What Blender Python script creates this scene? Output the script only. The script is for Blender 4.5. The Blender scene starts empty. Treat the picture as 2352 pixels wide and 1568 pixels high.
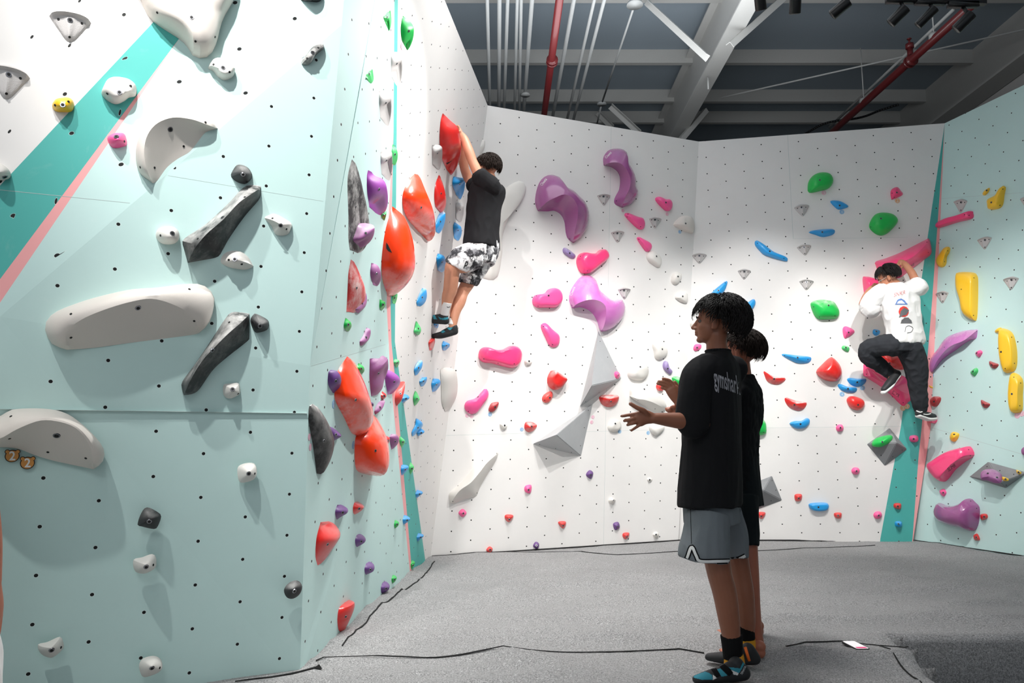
import bpy, bmesh, math, random
import numpy as np
from mathutils import Vector, Matrix, Quaternion, noise
random.seed(7)
D = bpy.data
COL = bpy.context.scene.collection
SC = bpy.context.scene
PI = math.pi

# ------------------------------------------------------------------ camera
FPX = 1700.0; CAMH = 1.10
PITCH = math.atan(228.0 / FPX)
CT, ST = math.cos(PITCH), math.sin(PITCH)
cam = D.objects.new('camera', D.cameras.new('camera')); COL.objects.link(cam)
cam.location = (0, 0, CAMH); cam.rotation_euler = (PI / 2 + PITCH, 0, 0)
cam.data.sensor_width = 36.0; cam.data.lens = 36.0 * FPX / 2352.0
cam.data.clip_start = 0.05; cam.data.clip_end = 100
SC.camera = cam
# ------------------------------------------------------------------ world and exposure
world = D.worlds.new('world'); SC.world = world; world.use_nodes = True
bg = world.node_tree.nodes['Background']
bg.inputs[0].default_value = (0.80, 0.90, 1.0, 1); bg.inputs[1].default_value = 0.35
SC.view_settings.view_transform = 'Standard'; SC.view_settings.look = 'None'
SC.view_settings.exposure = 0.45; SC.view_settings.gamma = 1.0; SC.view_settings.use_curve_mapping = False
# ------------------------------------------------------------------ spotlights of the tracks, then added fill lights
def spot(loc, target, power, angle=60, blend=0.8, size=0.05, color=(1, 0.985, 0.96)):
    l = D.lights.new('spot_lamp', 'SPOT'); l.energy = power; l.spot_size = math.radians(angle)
    l.spot_blend = blend; l.shadow_soft_size = size; l.color = color
    o = D.objects.new('spot_lamp', l); COL.objects.link(o); o.location = loc
    o.rotation_euler = (Vector(target) - Vector(loc)).to_track_quat('-Z', 'Y').to_euler()
    return o
LIGHTS = [
    # left mint wall, from the track above the camera
    ((-1.15, 0.95, 4.9), (-0.92, 3.5, 3.0), 520, 56),
    ((-2.00, 0.75, 5.0), (-1.75, 3.1, 2.20), 250, 60),
    # side wall and overhang
    ((1.1, 5.0, 4.6), (-0.95, 4.15, 2.35), 300, 62),
    ((2.3, 4.9, 4.3), (-0.70, 6.4, 1.60), 260, 50),
    # back left wall
    ((0.9, 4.7, 4.3), (0.30, 7.7, 1.45), 250, 52),
    ((1.9, 4.9, 4.3), (1.45, 8.1, 1.55), 250, 52),
    # back right wall
    ((2.3, 5.1, 4.3), (2.90, 8.4, 1.60), 270, 52),
    ((3.3, 5.0, 4.3), (4.10, 8.2, 1.50), 250, 50),
    # right mint wall
    ((2.6, 5.2, 4.3), (4.95, 7.3, 1.50), 170, 54),
]
for l in LIGHTS: spot(*l)
def area(loc, target, size, power, color=(1, 1, 1)):
    l = D.lights.new('fill_lamp', 'AREA'); l.energy = power; l.size = size; l.color = color  # added fill light, not a fixture of the gym
    o = D.objects.new('fill_lamp', l); COL.objects.link(o); o.location = loc
    o.rotation_euler = (Vector(target) - Vector(loc)).to_track_quat('-Z', 'Y').to_euler(); return o
area((-0.8, -0.6, 3.6), (-1.3, 3.3, 1.2), 1.2, 20)  # added soft fill for the left wall, no fixture here
spot((0.3, 5.0, 6.2), (-0.1, 5.0, 0), 800, 66, 1.0, .6)  # added downlight to brighten the floor, not on a track
spot((2.6, 6.4, 6.2), (2.6, 6.5, 0), 200, 56, 1.0, .6)  # second added floor light, further right
area((0.2, 5.0, 5.2), (0.2, 5.1, 0), 3.0, 45)  # added overhead fill for the whole room
area((1.0, 6.5, 4.75), (1.0, 6.6, 9), 3.5, 170, (0.93, 0.97, 1.0))  # added uplight to brighten the roof, stands in for spill
area((4.5, 3.5, 4.75), (4.5, 3.6, 9), 2.5, 60, (0.93, 0.97, 1.0))  # another added uplight for the roof on the right

# ------------------------------------------------------------------ geometry helpers
def ray(x, y):
    u = (x - 1176.0) / FPX; w = (784.0 - y) / FPX
    return np.array([u, CT - w * ST, ST + w * CT])
CAM = np.array([0, 0, CAMH])
def at(x, y, Y):
    d = ray(x, y); return CAM + d * (Y / d[1])
def atz(x, y, z):
    d = ray(x, y); return CAM + d * ((z - CAMH) / d[2])
def hitp(x, y, p, n, off=0.0):
    d = ray(x, y); return CAM + d * ((np.dot(np.array(p) - CAM, n) + off) / np.dot(d, n))
def V(a): return Vector((float(a[0]), float(a[1]), float(a[2])))
def srgb(r, g, b):
    f = lambda c: (c / 255 / 12.92) if c <= 10 else ((c / 255 + 0.055) / 1.055) ** 2.4
    return (f(r), f(g), f(b), 1)
def tag(o, label=None, cat=None, group=None, kind=None):
    if label: o['label'] = label
    if cat: o['category'] = cat
    if group: o['group'] = group
    if kind: o['kind'] = kind
    return o
def wl(o):
    l = Vector(o.location)
    while o.parent: o = o.parent; l += Vector(o.location)
    return l
def mobj(name, verts, faces, mats, parent=None, loc=None, smooth=False, fm=None):
    me = D.meshes.new(name)
    loc = Vector((0, 0, 0)) if loc is None else V(loc)
    me.from_pydata([tuple(V(v) - loc) for v in verts], [], faces)
    for m in (mats if isinstance(mats, (list, tuple)) else [mats]): me.materials.append(m)
    if fm:
        for p, k in zip(me.polygons, fm): p.material_index = k
    if smooth:
        for p in me.polygons: p.use_smooth = True
    me.validate(); me.update()
    o = D.objects.new(name, me); COL.objects.link(o)
    if parent is not None:
        o.parent = parent; o.location = loc - wl(parent)
    else: o.location = loc
    return o
def bmobj(name, bm, mats, parent=None, smooth=True, loc=None):
    bmesh.ops.recalc_face_normals(bm, faces=bm.faces)
    loc = Vector((0, 0, 0)) if loc is None else V(loc)
    me = D.meshes.new(name)
    if loc.length: bmesh.ops.translate(bm, verts=bm.verts, vec=-loc)
    bm.to_mesh(me); bm.free()
    for m in (mats if isinstance(mats, (list, tuple)) else [mats]): me.materials.append(m)
    if smooth:
        for p in me.polygons: p.use_smooth = True
    o = D.objects.new(name, me); COL.objects.link(o)
    if parent is not None: o.parent = parent; o.location = loc - wl(parent)
    else: o.location = loc
    return o
def empty(name, loc):
    o = D.objects.new(name, None); COL.objects.link(o); o.location = V(loc); o.empty_display_size = 0.1
    return o
def add_box(bm, c, s, rot=None):
    vs = bmesh.ops.create_cube(bm, size=1)['verts']
    m = Matrix.Translation(Vector(c)) @ (rot.to_4x4() if rot else Matrix.Identity(4)) @ Matrix.Diagonal((s[0], s[1], s[2], 1))
    bmesh.ops.transform(bm, matrix=m, verts=vs); return vs
def add_tube(bm, p0, p1, r0, r1=None, n=16, cap=True):
    p0, p1 = V(p0), V(p1); r1 = r0 if r1 is None else r1
    d = p1 - p0; L = d.length
    vs = bmesh.ops.create_cone(bm, cap_ends=cap, segments=n, radius1=r0, radius2=r1, depth=L)['verts']
    m = Matrix.Translation((p0 + p1) / 2) @ d.to_track_quat('Z', 'Y').to_matrix().to_4x4()
    bmesh.ops.transform(bm, matrix=m, verts=vs); return vs

# ------------------------------------------------------------------ materials
def newmat(name):
    m = D.materials.new(name); m.use_nodes = True
    nt = m.node_tree; return m, nt, nt.nodes['Principled BSDF']
def N(nt, t, **k):
    n = nt.nodes.new(t)
    for a, b in k.items(): setattr(n, a, b)
    return n
def math_(nt, op, a, b=None, c=None):
    n = nt.nodes.new('ShaderNodeMath'); n.operation = op
    for i, v in enumerate((a, b, c)):
        if v is None: continue
        if isinstance(v, (int, float)): n.inputs[i].default_value = v
        else: nt.links.new(v, n.inputs[i])
    return n.outputs[0]
def mix(nt, fac, a, b, blend='MIX'):
    n = nt.nodes.new('ShaderNodeMix'); n.data_type = 'RGBA'; n.blend_type = blend
    for i, v in ((0, fac), (6, a), (7, b)):
        if isinstance(v, (int, float)): n.inputs[i].default_value = v
        elif isinstance(v, tuple): n.inputs[i].default_value = v
        else: nt.links.new(v, n.inputs[i])
    return n.outputs[2]
def noise_(nt, vec, scale, detail=3, rough=0.5):
    n = nt.nodes.new('ShaderNodeTexNoise'); n.inputs['Scale'].default_value = scale
    n.inputs['Detail'].default_value = detail; n.inputs['Roughness'].default_value = rough
    if vec is not None: nt.links.new(vec, n.inputs['Vector'])
    return n.outputs[0]
def ramp(nt, v, lo, hi):
    n = nt.nodes.new('ShaderNodeMapRange'); n.inputs[1].default_value = lo; n.inputs[2].default_value = hi
    n.clamp = True; nt.links.new(v, n.inputs[0]); return n.outputs[0]
def simple(name, col, rough=0.6, spec=0.4, metal=0.0, bump=0, bscale=60, coat=0):
    m, nt, b = newmat(name)
    b.inputs['Base Color'].default_value = col; b.inputs['Roughness'].default_value = rough
    b.inputs['Specular IOR Level'].default_value = spec; b.inputs['Metallic'].default_value = metal
    tc = N(nt, 'ShaderNodeTexCoord')
    n = noise_(nt, tc.outputs['Object'], bscale, 4)
    c = mix(nt, math_(nt, 'MULTIPLY', n, 0.22), col, (col[0] * .6, col[1] * .6, col[2] * .6, 1))
    nt.links.new(c, b.inputs['Base Color'])
    if coat: b.inputs['Coat Weight'].default_value = coat; b.inputs['Coat Roughness'].default_value = 0.12
    if bump:
        bn = N(nt, 'ShaderNodeBump'); bn.inputs['Strength'].default_value = bump; bn.inputs['Distance'].default_value = 0.004
        nt.links.new(n, bn.inputs['Height']); nt.links.new(bn.outputs[0], b.inputs['Normal'])
    return m
def wallmat(name, col, r=0.0074, swap=False, dirt=0.10, holes=True):
    """painted plywood with drilled T-nut holes on a staggered 20 cm lattice (UV = lattice units)"""
    m, nt, b = newmat(name)
    uv = N(nt, 'ShaderNodeUVMap'); uv.uv_map = 'UVMap'
    sp = N(nt, 'ShaderNodeSeparateXYZ'); nt.links.new(uv.outputs[0], sp.inputs[0])
    U, W = (sp.outputs[1], sp.outputs[0]) if swap else (sp.outputs[0], sp.outputs[1])
    def cell(ou, ow):
        du = math_(nt, 'MULTIPLY', math_(nt, 'SUBTRACT', math_(nt, 'FRACT', math_(nt, 'ADD', math_(nt, 'MULTIPLY', U, 0.5), ou)), 0.5), 2.0)
        dw = math_(nt, 'SUBTRACT', math_(nt, 'FRACT', math_(nt, 'ADD', W, ow)), 0.5)
        return math_(nt, 'SQRT', math_(nt, 'ADD', math_(nt, 'MULTIPLY', du, du), math_(nt, 'MULTIPLY', dw, dw)))
    d = math_(nt, 'MULTIPLY', math_(nt, 'MINIMUM', cell(50.5, 50.5), cell(50.0, 50.0)), 0.2)
    hole = math_(nt, 'LESS_THAN', d, r if holes else -1)
    rim = math_(nt, 'LESS_THAN', d, r * 1.22 if holes else -1)
    sc = N(nt, 'ShaderNodeVectorMath', operation='SCALE'); nt.links.new(uv.outputs[0], sc.inputs[0]); sc.inputs['Scale'].default_value = 0.2
    vo = N(nt, 'ShaderNodeTexVoronoi'); vo.inputs['Scale'].default_value = 7.0; nt.links.new(sc.outputs[0], vo.inputs['Vector'])
    spx = N(nt, 'ShaderNodeSeparateXYZ'); nt.links.new(vo.outputs['Color'], spx.inputs[0])
    scr = math_(nt, 'MULTIPLY', math_(nt, 'LESS_THAN', vo.outputs['Distance'], 0.017), math_(nt, 'GREATER_THAN', spx.outputs[0], 0.55))
    n1 = ramp(nt, noise_(nt, sc.outputs[0], 2.2, 6, 0.62), 0.42, 0.75)
    n2 = ramp(nt, noise_(nt, sc.outputs[0], 9.0, 5, 0.7), 0.58, 0.80)
    c = mix(nt, math_(nt, 'MULTIPLY', n1, dirt), col, (col[0] * .62, col[1] * .62, col[2] * .62, 1))
    lt = tuple(min(1, x * .5 + .45) for x in col[:3]) + (1,)
    c = mix(nt, math_(nt, 'MULTIPLY', n2, dirt * 1.6), c, lt)
    c = mix(nt, math_(nt, 'MULTIPLY', rim, 0.35), c, (.9, .9, .88, 1))
    c = mix(nt, math_(nt, 'MULTIPLY', scr, 0.75), c, (.06, .06, .06, 1))
    c = mix(nt, hole, c, (.006, .007, .007, 1))
    nt.links.new(c, b.inputs['Base Color'])
    b.inputs['Roughness'].default_value = 0.62; b.inputs['Specular IOR Level'].default_value = 0.3
    bn = N(nt, 'ShaderNodeBump'); bn.inputs['Strength'].default_value = 0.6; bn.inputs['Distance'].default_value = 0.002
    hh = math_(nt, 'ADD', math_(nt, 'MULTIPLY', hole, -1.0), math_(nt, 'MULTIPLY', noise_(nt, sc.outputs[0], 60, 2), 0.12))
    nt.links.new(hh, bn.inputs['Height']); nt.links.new(bn.outputs[0], b.inputs['Normal'])
    return m
MINT = srgb(200, 229, 225); WHITE = srgb(236, 233, 230); TEAL = srgb(82, 178, 170); PINKP = srgb(245, 172, 172)
W_ = {}
for nm, c in (('mint', MINT), ('white', WHITE), ('teal', TEAL), ('pink', PINKP)):
    W_[nm] = wallmat('painted_plywood_' + nm, c)
    W_[nm + '_far'] = wallmat('painted_plywood_far_' + nm, c, r=0.0070)
    W_[nm + '_rows'] = wallmat('painted_plywood_rows_' + nm, c, r=0.0072, swap=True)
GROOVE = simple('panel_joint', srgb(186, 200, 198), 0.9)

# ------------------------------------------------------------------ wall planes
def fitH(P):
    A = []
    for X, Y, u, v in P:
        u = (u - 1176) / 1700; v = (v - 784) / 1700
        A += [[u, v, 1, 0, 0, 0, -X * u, -X * v, -X], [0, 0, 0, u, v, 1, -Y * u, -Y * v, -Y]]
    return np.linalg.svd(np.array(A))[2][-1].reshape(3, 3)
def Zc(ox, oy, s, pts): return [(i, j, ox + x / s, oy + y / s) for i, j, x, y in pts]
HF = fitH([(0,0,96.4,1094),(0,4,56.3,1548),(1,2.5,206.3,1362.5),(2,0,348.2,1088.7),(2,4,318,1508.7),(3,.5,458,1137),(3,4.5,430.6,1543.3),(4,1,561.5,1182.7),(4,4,542.5,1477),(5,.5,665,1130),(5,4.5,640.8,1510.6),(5,2.5,653,1320.5)])
HG = fitH([(0,0,21.7,74),(0,2,6.6,282.7),(1,.5,151.8,149.2),(1,2.5,138,353.3),(2,0,286,25),(2,1,280,121.4),(3,.5,401,95),(3,1.5,395.7,189.5)])
HL = fitH(Zc(1680,960,4.6125,[(0,0,281,296),(0,5,323,1214),(2,0,683,286),(2,5,727,1212),(4,0,1092,275),(4,5,1137,1211),(6,1,1519,454),(6,5,1556,1210),(3,2.5,909,746),(7,1.5,1735,543)]))
HU = fitH(Zc(1700,360,4.6125,[(0,0,622,190),(0,3,659,725),(1,2.5,851,622),(2,0,1020,162),(2,3,1059,699),(3,-.5,1214,58),(3,3.5,1267,777),(4,0,1422,133),(4,2,1451,492),(5,-.5,1620,28),(5,3.5,1679,751)]))
HB = fitH(Zc(1020,930,4.239,[(0,0,91,460),(0,5,64,1427),(2,1,459,644),(2,4,444,1212),(4,0,823,448),(4,5,799,1376),(6,1,1162,624),(6,5,1144,1351),(8,0,1495,435),(8,5,1474,1326),(5,2.5,984,904)]))
HR = fitH(Zc(1980,660,4.613,[(0,0,1008,961),(0,2,928,1352),(1,.5,1155,1096),(1,2.5,1073,1496),(2,0,1352,1034),(3,.5,1516,1179),(3,1.5,1472,1388),(-1,.5,830,1022),(0,-1,1049,764),(-1,-.5,868,831),(2,2,1267,1444),(2,-2,1439,620),(1,-2.5,1279,492),(0,-3,1129,370)]))
def rowpts():
    r = [[(1052,413),(1151,435),(1243,456),(1331,472),(1411,490)],[(1008,710),(1108,718),(1203,731),(1291,741)],[(963,1006),(1066,1006),(1162,1006),(1250,1007),(1335,1008),(1415,1010)],[(917,1306),(1021,1297),(1121,1287),(1213,1278),(1300,1271),(1380,1265)]]
    return [(k - .5 * j + .5 * j, j, 780 + x / 5.226, y / 5.226) if False else (k, j, 780 + x / 5.226, y / 5.226) for j, rr in enumerate(r) for k, (x, y) in enumerate(rr)]
HWm = fitH([(i + .5 * (j % 2), j, x, y) for i, j, x, y in rowpts()])
def pl(p, n):
    n = np.array(n, float); n /= np.linalg.norm(n)
    p = np.array(p, float) + np.array([0, 0, CAMH])
    if np.dot(CAM - p, n) < 0: n = -n
    return (p, n)
def pl3(a, b, c):
    a, b, c = map(np.array, (a, b, c)); n = np.cross(b - a, c - a)
    return pl(a - np.array([0, 0, CAMH]), n)
PLN = {}
PLN['F'] = pl((-1.027, 3.769, -1.10), (-.567, .819, .086))
c0 = hitp(0, 727, *PLN['F']); c1 = hitp(785, 57, *PLN['F'])
ax = Vector(V(c1 - c0)).normalized()
nG = Quaternion(ax, math.radians(-7)) @ V(PLN['F'][1])
if nG.z < PLN['F'][1][2]: nG = Quaternion(ax, math.radians(7)) @ V(PLN['F'][1])
PLN['G'] = (c0, np.array(nG))
PLN['W'] = pl((-.246, 7.09, 3.355), (.982, -.147, -.123))
PLN['B'] = pl((-.58, 7.4, -.11), (-.39, .913, .119))
A0 = atz(690, 1525, 0); A1 = hitp(712, 840, *PLN['F']); A15 = c1; A2 = hitp(790, 0, *PLN['G'])
A3 = A2 + (A2 - A15) / (A2 - A15)[2] * (4.45 - A2[2])
B0_ = hitp(978, 1295, *PLN['W']); B1_ = hitp(907, 785, *PLN['W']); B2_ = hitp(914, 0, *PLN['W'])
B3_ = B2_ + (B2_ - B1_) / (B2_ - B1_)[2] * (4.45 - B2_[2])
C0_ = hitp(988, 1285, *PLN['W']); C2_ = hitp(1120, 242, *PLN['W'])
D0_ = at(1558, 1243, 8.45); D1_ = at(1571, 985, 8.40); D2_ = at(1605, 325, 8.18)
E0_ = at(2098, 1237, 8.45); E1_ = at(2138, 980, 8.12); E2_ = at(2170, 283, 8.02)
PLN['B'] = pl3(at(1000, 1281.5, 7.3), D0_, D2_)
D1_ = hitp(1571, 985, *PLN['B'])
PLN['R'] = pl3(E0_, E2_, at(2352, 1270, 7.30))
E1_ = hitp(2138, 980, *PLN['R'])
PLN['L'] = pl3(D1_, E1_, (D0_ + E0_) / 2)
PLN['U'] = pl3(D1_, E1_, (D2_ + E2_) / 2)
PLN['S1'] = pl3(A0, A1, B1_); PLN['S2'] = pl3(A0, B1_, B0_)
PLN['S3'] = pl3(A1, A3, B3_); PLN['S4'] = pl3(A1, B3_, B1_)
# vertical-ish lattice frame for the side wall
HSX = {k: None for k in ('S1', 'S2', 'S3', 'S4')}
UVH = {'F': HF, 'G': HG, 'L': HL, 'U': HU, 'B': HB, 'R': HR, 'W': HWm}
def uvof(k, x, y, P):
    if k in UVH:
        q = UVH[k] @ np.array([(x - 1176) / 1700, (y - 784) / 1700, 1]); return (q[0] / q[2], q[1] / q[2])
    return ((P[1] - 3.7) / .2, -(P[2]) / .2 * 1.02)
def side(x, y):
    """which of the four side-wall facets a pixel falls in"""
    def s(p, a, b): return (b[0]-a[0])*(p[1]-a[1]) - (b[1]-a[1])*(p[0]-a[0])
    if s((x, y), (712, 840), (907, 785)) > 0:
        return 'S1' if s((x, y), (690, 1525), (907, 785)) < 0 else 'S2'
    return 'S4' if s((x, y), (712, 840), prj(B3_)) > 0 else 'S3'
def prj(P):
    q = np.array(P, float) - CAM; cy = q[1] * CT + q[2] * ST; cz = -q[1] * ST + q[2] * CT
    return (1176 + FPX * q[0] / cy, 784 - FPX * cz / cy)

class Wall:
    def __init__(s, name): s.name = name; s.v = []; s.f = []; s.uv = []; s.m = []; s.mats = []
    def poly(s, k, pts, mat):
        """pts: pixels (x,y) on plane k, or explicit 3D points"""
        idx = []
        for p in pts:
            if len(p) == 2: P = hitp(p[0], p[1], *PLN[k]); px = p
            else: P = np.array(p); px = prj(P)
            if P[2] < -0.05: P = P.copy()
            s.v.append(P); s.uv.append(uvof(k, px[0], px[1], P)); idx.append(len(s.v) - 1)
        n = PLN[k][1]; nn = sum(np.cross(s.v[idx[i]] - s.v[idx[0]], s.v[idx[(i + 1) % len(idx)]] - s.v[idx[0]]) for i in range(len(idx)))
        if np.dot(nn, n) < 0: idx = idx[::-1]
        if mat not in s.mats: s.mats.append(mat)
        s.f.append(idx); s.m.append(s.mats.index(mat))
    def seam(s, k, p, q, w=0.004):
        w *= .7
        P = hitp(p[0], p[1], *PLN[k], off=.0); Q = hitp(q[0], q[1], *PLN[k], off=.0)
        n = PLN[k][1]; P = P + n * .0005; Q = Q + n * .0005
        side_ = np.cross(Q - P, n); side_ /= np.linalg.norm(side_); side_ *= w / 2
        i = len(s.v)
        for X in (P - side_, Q - side_, Q + side_, P + side_): s.v.append(X); s.uv.append((.25, .25))
        idx = [i, i+1, i+2, i+3]
        a, b, c = s.v[i], s.v[i+1], s.v[i+2]
        if np.dot(np.cross(b - a, c - a), n) < 0: idx = idx[::-1]
        if GROOVE not in s.mats: s.mats.append(GROOVE)
        s.f.append(idx); s.m.append(s.mats.index(GROOVE))
    def build(s):
        o = mobj(s.name, s.v, s.f, s.mats, fm=s.m)
        me = o.data; uvl = me.uv_layers.new(name='UVMap')
        for p in me.polygons:
            for li in p.loop_indices: uvl.data[li].uv = s.uv[me.loops[li].vertex_index]
        b = bmesh.new(); b.from_mesh(me); bmesh.ops.remove_doubles(b, verts=b.verts, dist=.0009); b.to_mesh(me); b.free()
        md = o.modifiers.new('thickness', 'SOLIDIFY'); md.thickness = 0.018; md.offset = -1
        tag(o, kind='structure'); return o
# left wall: lower facet F, upper facet G leaning back, painted stripes
w = Wall('wall_left')
wy = 1750
w.poly('F', [(-700, 1324), (0, 727), (785, 57), A1, A0, A0 + np.array([0, 0, -.1]), (-700, 2300)], W_['mint'])
GT = 4.45
# upper facet: white | teal | pink | mint
def topG(x):     # pixel where the G plane reaches the top height at image column x
    lo, hi = -2500, 100
    for _ in range(50):
        mdl = (lo + hi) / 2
        if hitp(x, mdl, *PLN['G'])[2] > GT: lo = mdl
        else: hi = mdl
    return (x, hi)
TL = lambda y: 348 - (y - 50) / 1.085      # teal left edge
TR = lambda y: 412 - (y - 88) / 1.330     # teal right / pink left
PR = lambda y: 414 - (y - 88) / 1.255 - 0  # pink right
w.poly('G', [(-700, 1324), (-700, -300), topG(-100), topG(560), (400, 0), (-60, 490)], W_['white'])
w.poly('G', [(-700, 1324), (-60, 490), (400, 0), topG(560), topG(640), (470, 0), (412, 88), (325, 205), (0, 641)], W_['teal'])
w.poly('G', [(-700, 1324), (0, 641), (325, 205), (412, 88), (326, 215), (0, 695)], W_['pink'])
w.poly('G', [(-700, 1324), (0, 695), (326, 215), (412, 88), (470, 0), topG(640), A3, (785, 57), (0, 727)], W_['mint'])
w.seam('F', (-100, 938), (706, 949), .002)
w.seam('F', (386, 403), (742, 462), .002); w.seam('G', (-60, 430), (298, 466), .003)
w.build()
w = Wall('wall_left_return')
PKb = [(885, 700), (897, 860), (942, 1325)]; TLb = [(897, 700), (911, 860), (948, 1322)]
w.poly('S1', [A0, A1, B1_], W_['mint'])
SA0 = at(690, 1660, 3.72)
lowA = A0 + np.array([0, 0, -.1]); lowB = B0_ + np.array([0, 0, -.1])
w.poly('S2', [lowA, A0, (893, 789), (896, 860), (943, 1328), at(946, 1352, 6.45)], W_['mint'])
w.poly('S2', [(893, 789), (899, 787), (911, 900), (947, 1322), (943, 1328), (896, 860)], W_['pink'])
w.poly('S2', [(899, 787), B1_, B0_, lowB, at(950, 1350, 6.5), (947, 1322), (911, 900)], W_['teal'])
w.poly('S3', [A1, A3, B3_], W_['mint'])
q3 = prj(B3_); q3 = (q3[0] - 7, q3[1] + 2)
pS3 = lambda t: B1_ + (B3_ - B1_) * t
w.poly('S4', [A1, q3, (906, 0), (904, 290), (893, 480), (888, 700), (893, 789)], W_['mint'])
w.poly('S4', [B1_, (893, 789), (888, 700), (893, 480), (904, 290), (900, 480), (897, 700), (899, 787)], W_['pink'])
w.poly('S4', [B1_, (899, 787), (897, 700), (900, 480), (904, 290), (906, 0), q3, B3_], W_['teal'])
w.seam('S1', (714, 840), (885, 791), .003)
w.build()
w = Wall('wall_overhang')
WT = hitp(1022, 0, *PLN['W'])
w.poly('W', [B0_ + np.array([-.02, 0, -.1]), B1_, B3_, hitp(1120, 242, *PLN['B']), hitp(988, 1285, *PLN['B']), hitp(988, 1285, *PLN['B']) + np.array([-.02, 0, -.1])], W_['white_rows'])
w.build()
w = Wall('wall_back_left')
cB0 = hitp(988, 1285, *PLN['B']); 
w.poly('B', [(975, 1330), (988, 1285), (1120, 242), D2_, D0_, D0_ + np.array([0, 0, -.12])], W_['white_far'])
w.seam('B', (1404, 291), (1386, 1262), .003); w.seam('B', (1012, 1000), (1570, 985), .0025)
w.build()
w = Wall('wall_back_right')
w.poly('U', [D2_, E2_, (2169, 290), (2140, 480), (2082, 880), (2069, 981), (1571, 985)], W_['white_far'])
w.poly('U', [(2169, 290), E2_, (2153, 520), (2141, 690), (2117, 981), (2069, 981), (2082, 880), (2140, 480)], W_['teal_far'])
w.poly('U', [E2_, E1_, (2117, 981), (2141, 690), (2153, 520)], W_['pink_far'])
w.poly('L', [(1571, 985), (2069, 981), (2022, 1237), (2020, 1262), (1556, 1268), (1558, 1243)], W_['white_far'])
w.poly('L', [(2069, 981), (2117, 981), (2110, 1047), (2096, 1237), (2094, 1262), (2020, 1262), (2022, 1237)], W_['teal_far'])
w.poly('L', [(2117, 981), E1_, (2098, 1237), (2096, 1262), (2094, 1262), (2096, 1237), (2110, 1047)], W_['pink_far'])
w.seam('U', (1809, 310), (1822, 548), .003); w.seam('U', (1822, 548), (2085, 545), .002); w.seam('U', (1571, 984), (2070, 979), .003)
w.build()
w = Wall('wall_right')
w.poly('R', [E2_, (2352, 195), (2760, 0), (2760, 1400), (2352, 1290), (2098, 1256), E0_, E1_], W_['mint_far'])
w.seam('R', (2140, 982), (2352, 1044), .004); w.seam('R', (2163, 456), (2352, 442), .003)
w.build()

# ------------------------------------------------------------------ floor mats
def carpet(name, base):
    m, nt, b = newmat(name)
    tc = N(nt, 'ShaderNodeTexCoord'); o = tc.outputs['Object']
    n1 = ramp(nt, noise_(nt, o, 130, 3, .85), .38, .62); n2 = ramp(nt, noise_(nt, o, 38, 6, .8), .42, .60); n3 = noise_(nt, o, 1.6, 4)
    dk = tuple(x * .42 for x in base[:3]) + (1,); lt = tuple(min(1, x * 1.45) for x in base[:3]) + (1,)
    c = mix(nt, n1, dk, lt); c = mix(nt, math_(nt, 'MULTIPLY', n2, .45), c, dk if False else base)
    c = mix(nt, math_(nt, 'MULTIPLY', ramp(nt, n3, .45, .75), .25), c, (base[0]*.6, base[1]*.6, base[2]*.6, 1))
    nt.links.new(c, b.inputs['Base Color']); b.inputs['Roughness'].default_value = .95; b.inputs['Specular IOR Level'].default_value = .1
    bn = N(nt, 'ShaderNodeBump'); bn.inputs['Strength'].default_value = .8; bn.inputs['Distance'].default_value = .004
    nt.links.new(math_(nt, 'ADD', n1, math_(nt, 'MULTIPLY', n2, 1.5)), bn.inputs['Height']); nt.links.new(bn.outputs[0], b.inputs['Normal'])
    return m
CARPET = carpet('grey_felt_carpet', srgb(188, 187, 187))
DARKSEAM = simple('dark_seam', srgb(30, 30, 30), .95)
def fz(x, y):
    """gentle wrinkles of the carpet over the mats"""
    f = max(0.0, min(1.0, (7.6 - y) / 1.5))
    h = 0.014 * noise.noise(Vector((x * .55, y * 1.5, 3))) + 0.007 * noise.noise(Vector((x * 1.1 + y * .9, y * 3.1, 9)))
    rid = 1 - abs(noise.noise(Vector((x * .45 + .25 * y, y * 1.25, 21))) * 3.0)
    h += 0.024 * max(0, rid) ** 3
    h += 0.012 * max(0, 1 - abs(noise.noise(Vector((x * .8 - .5 * y, y * 2.1, 44))) * 4.0)) ** 2
    return (h * 1.5 - 0.008) * (0.35 + 0.65 * f)
PX, PY = 2.16, 4.42     # corner of the drop at the right front
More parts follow.
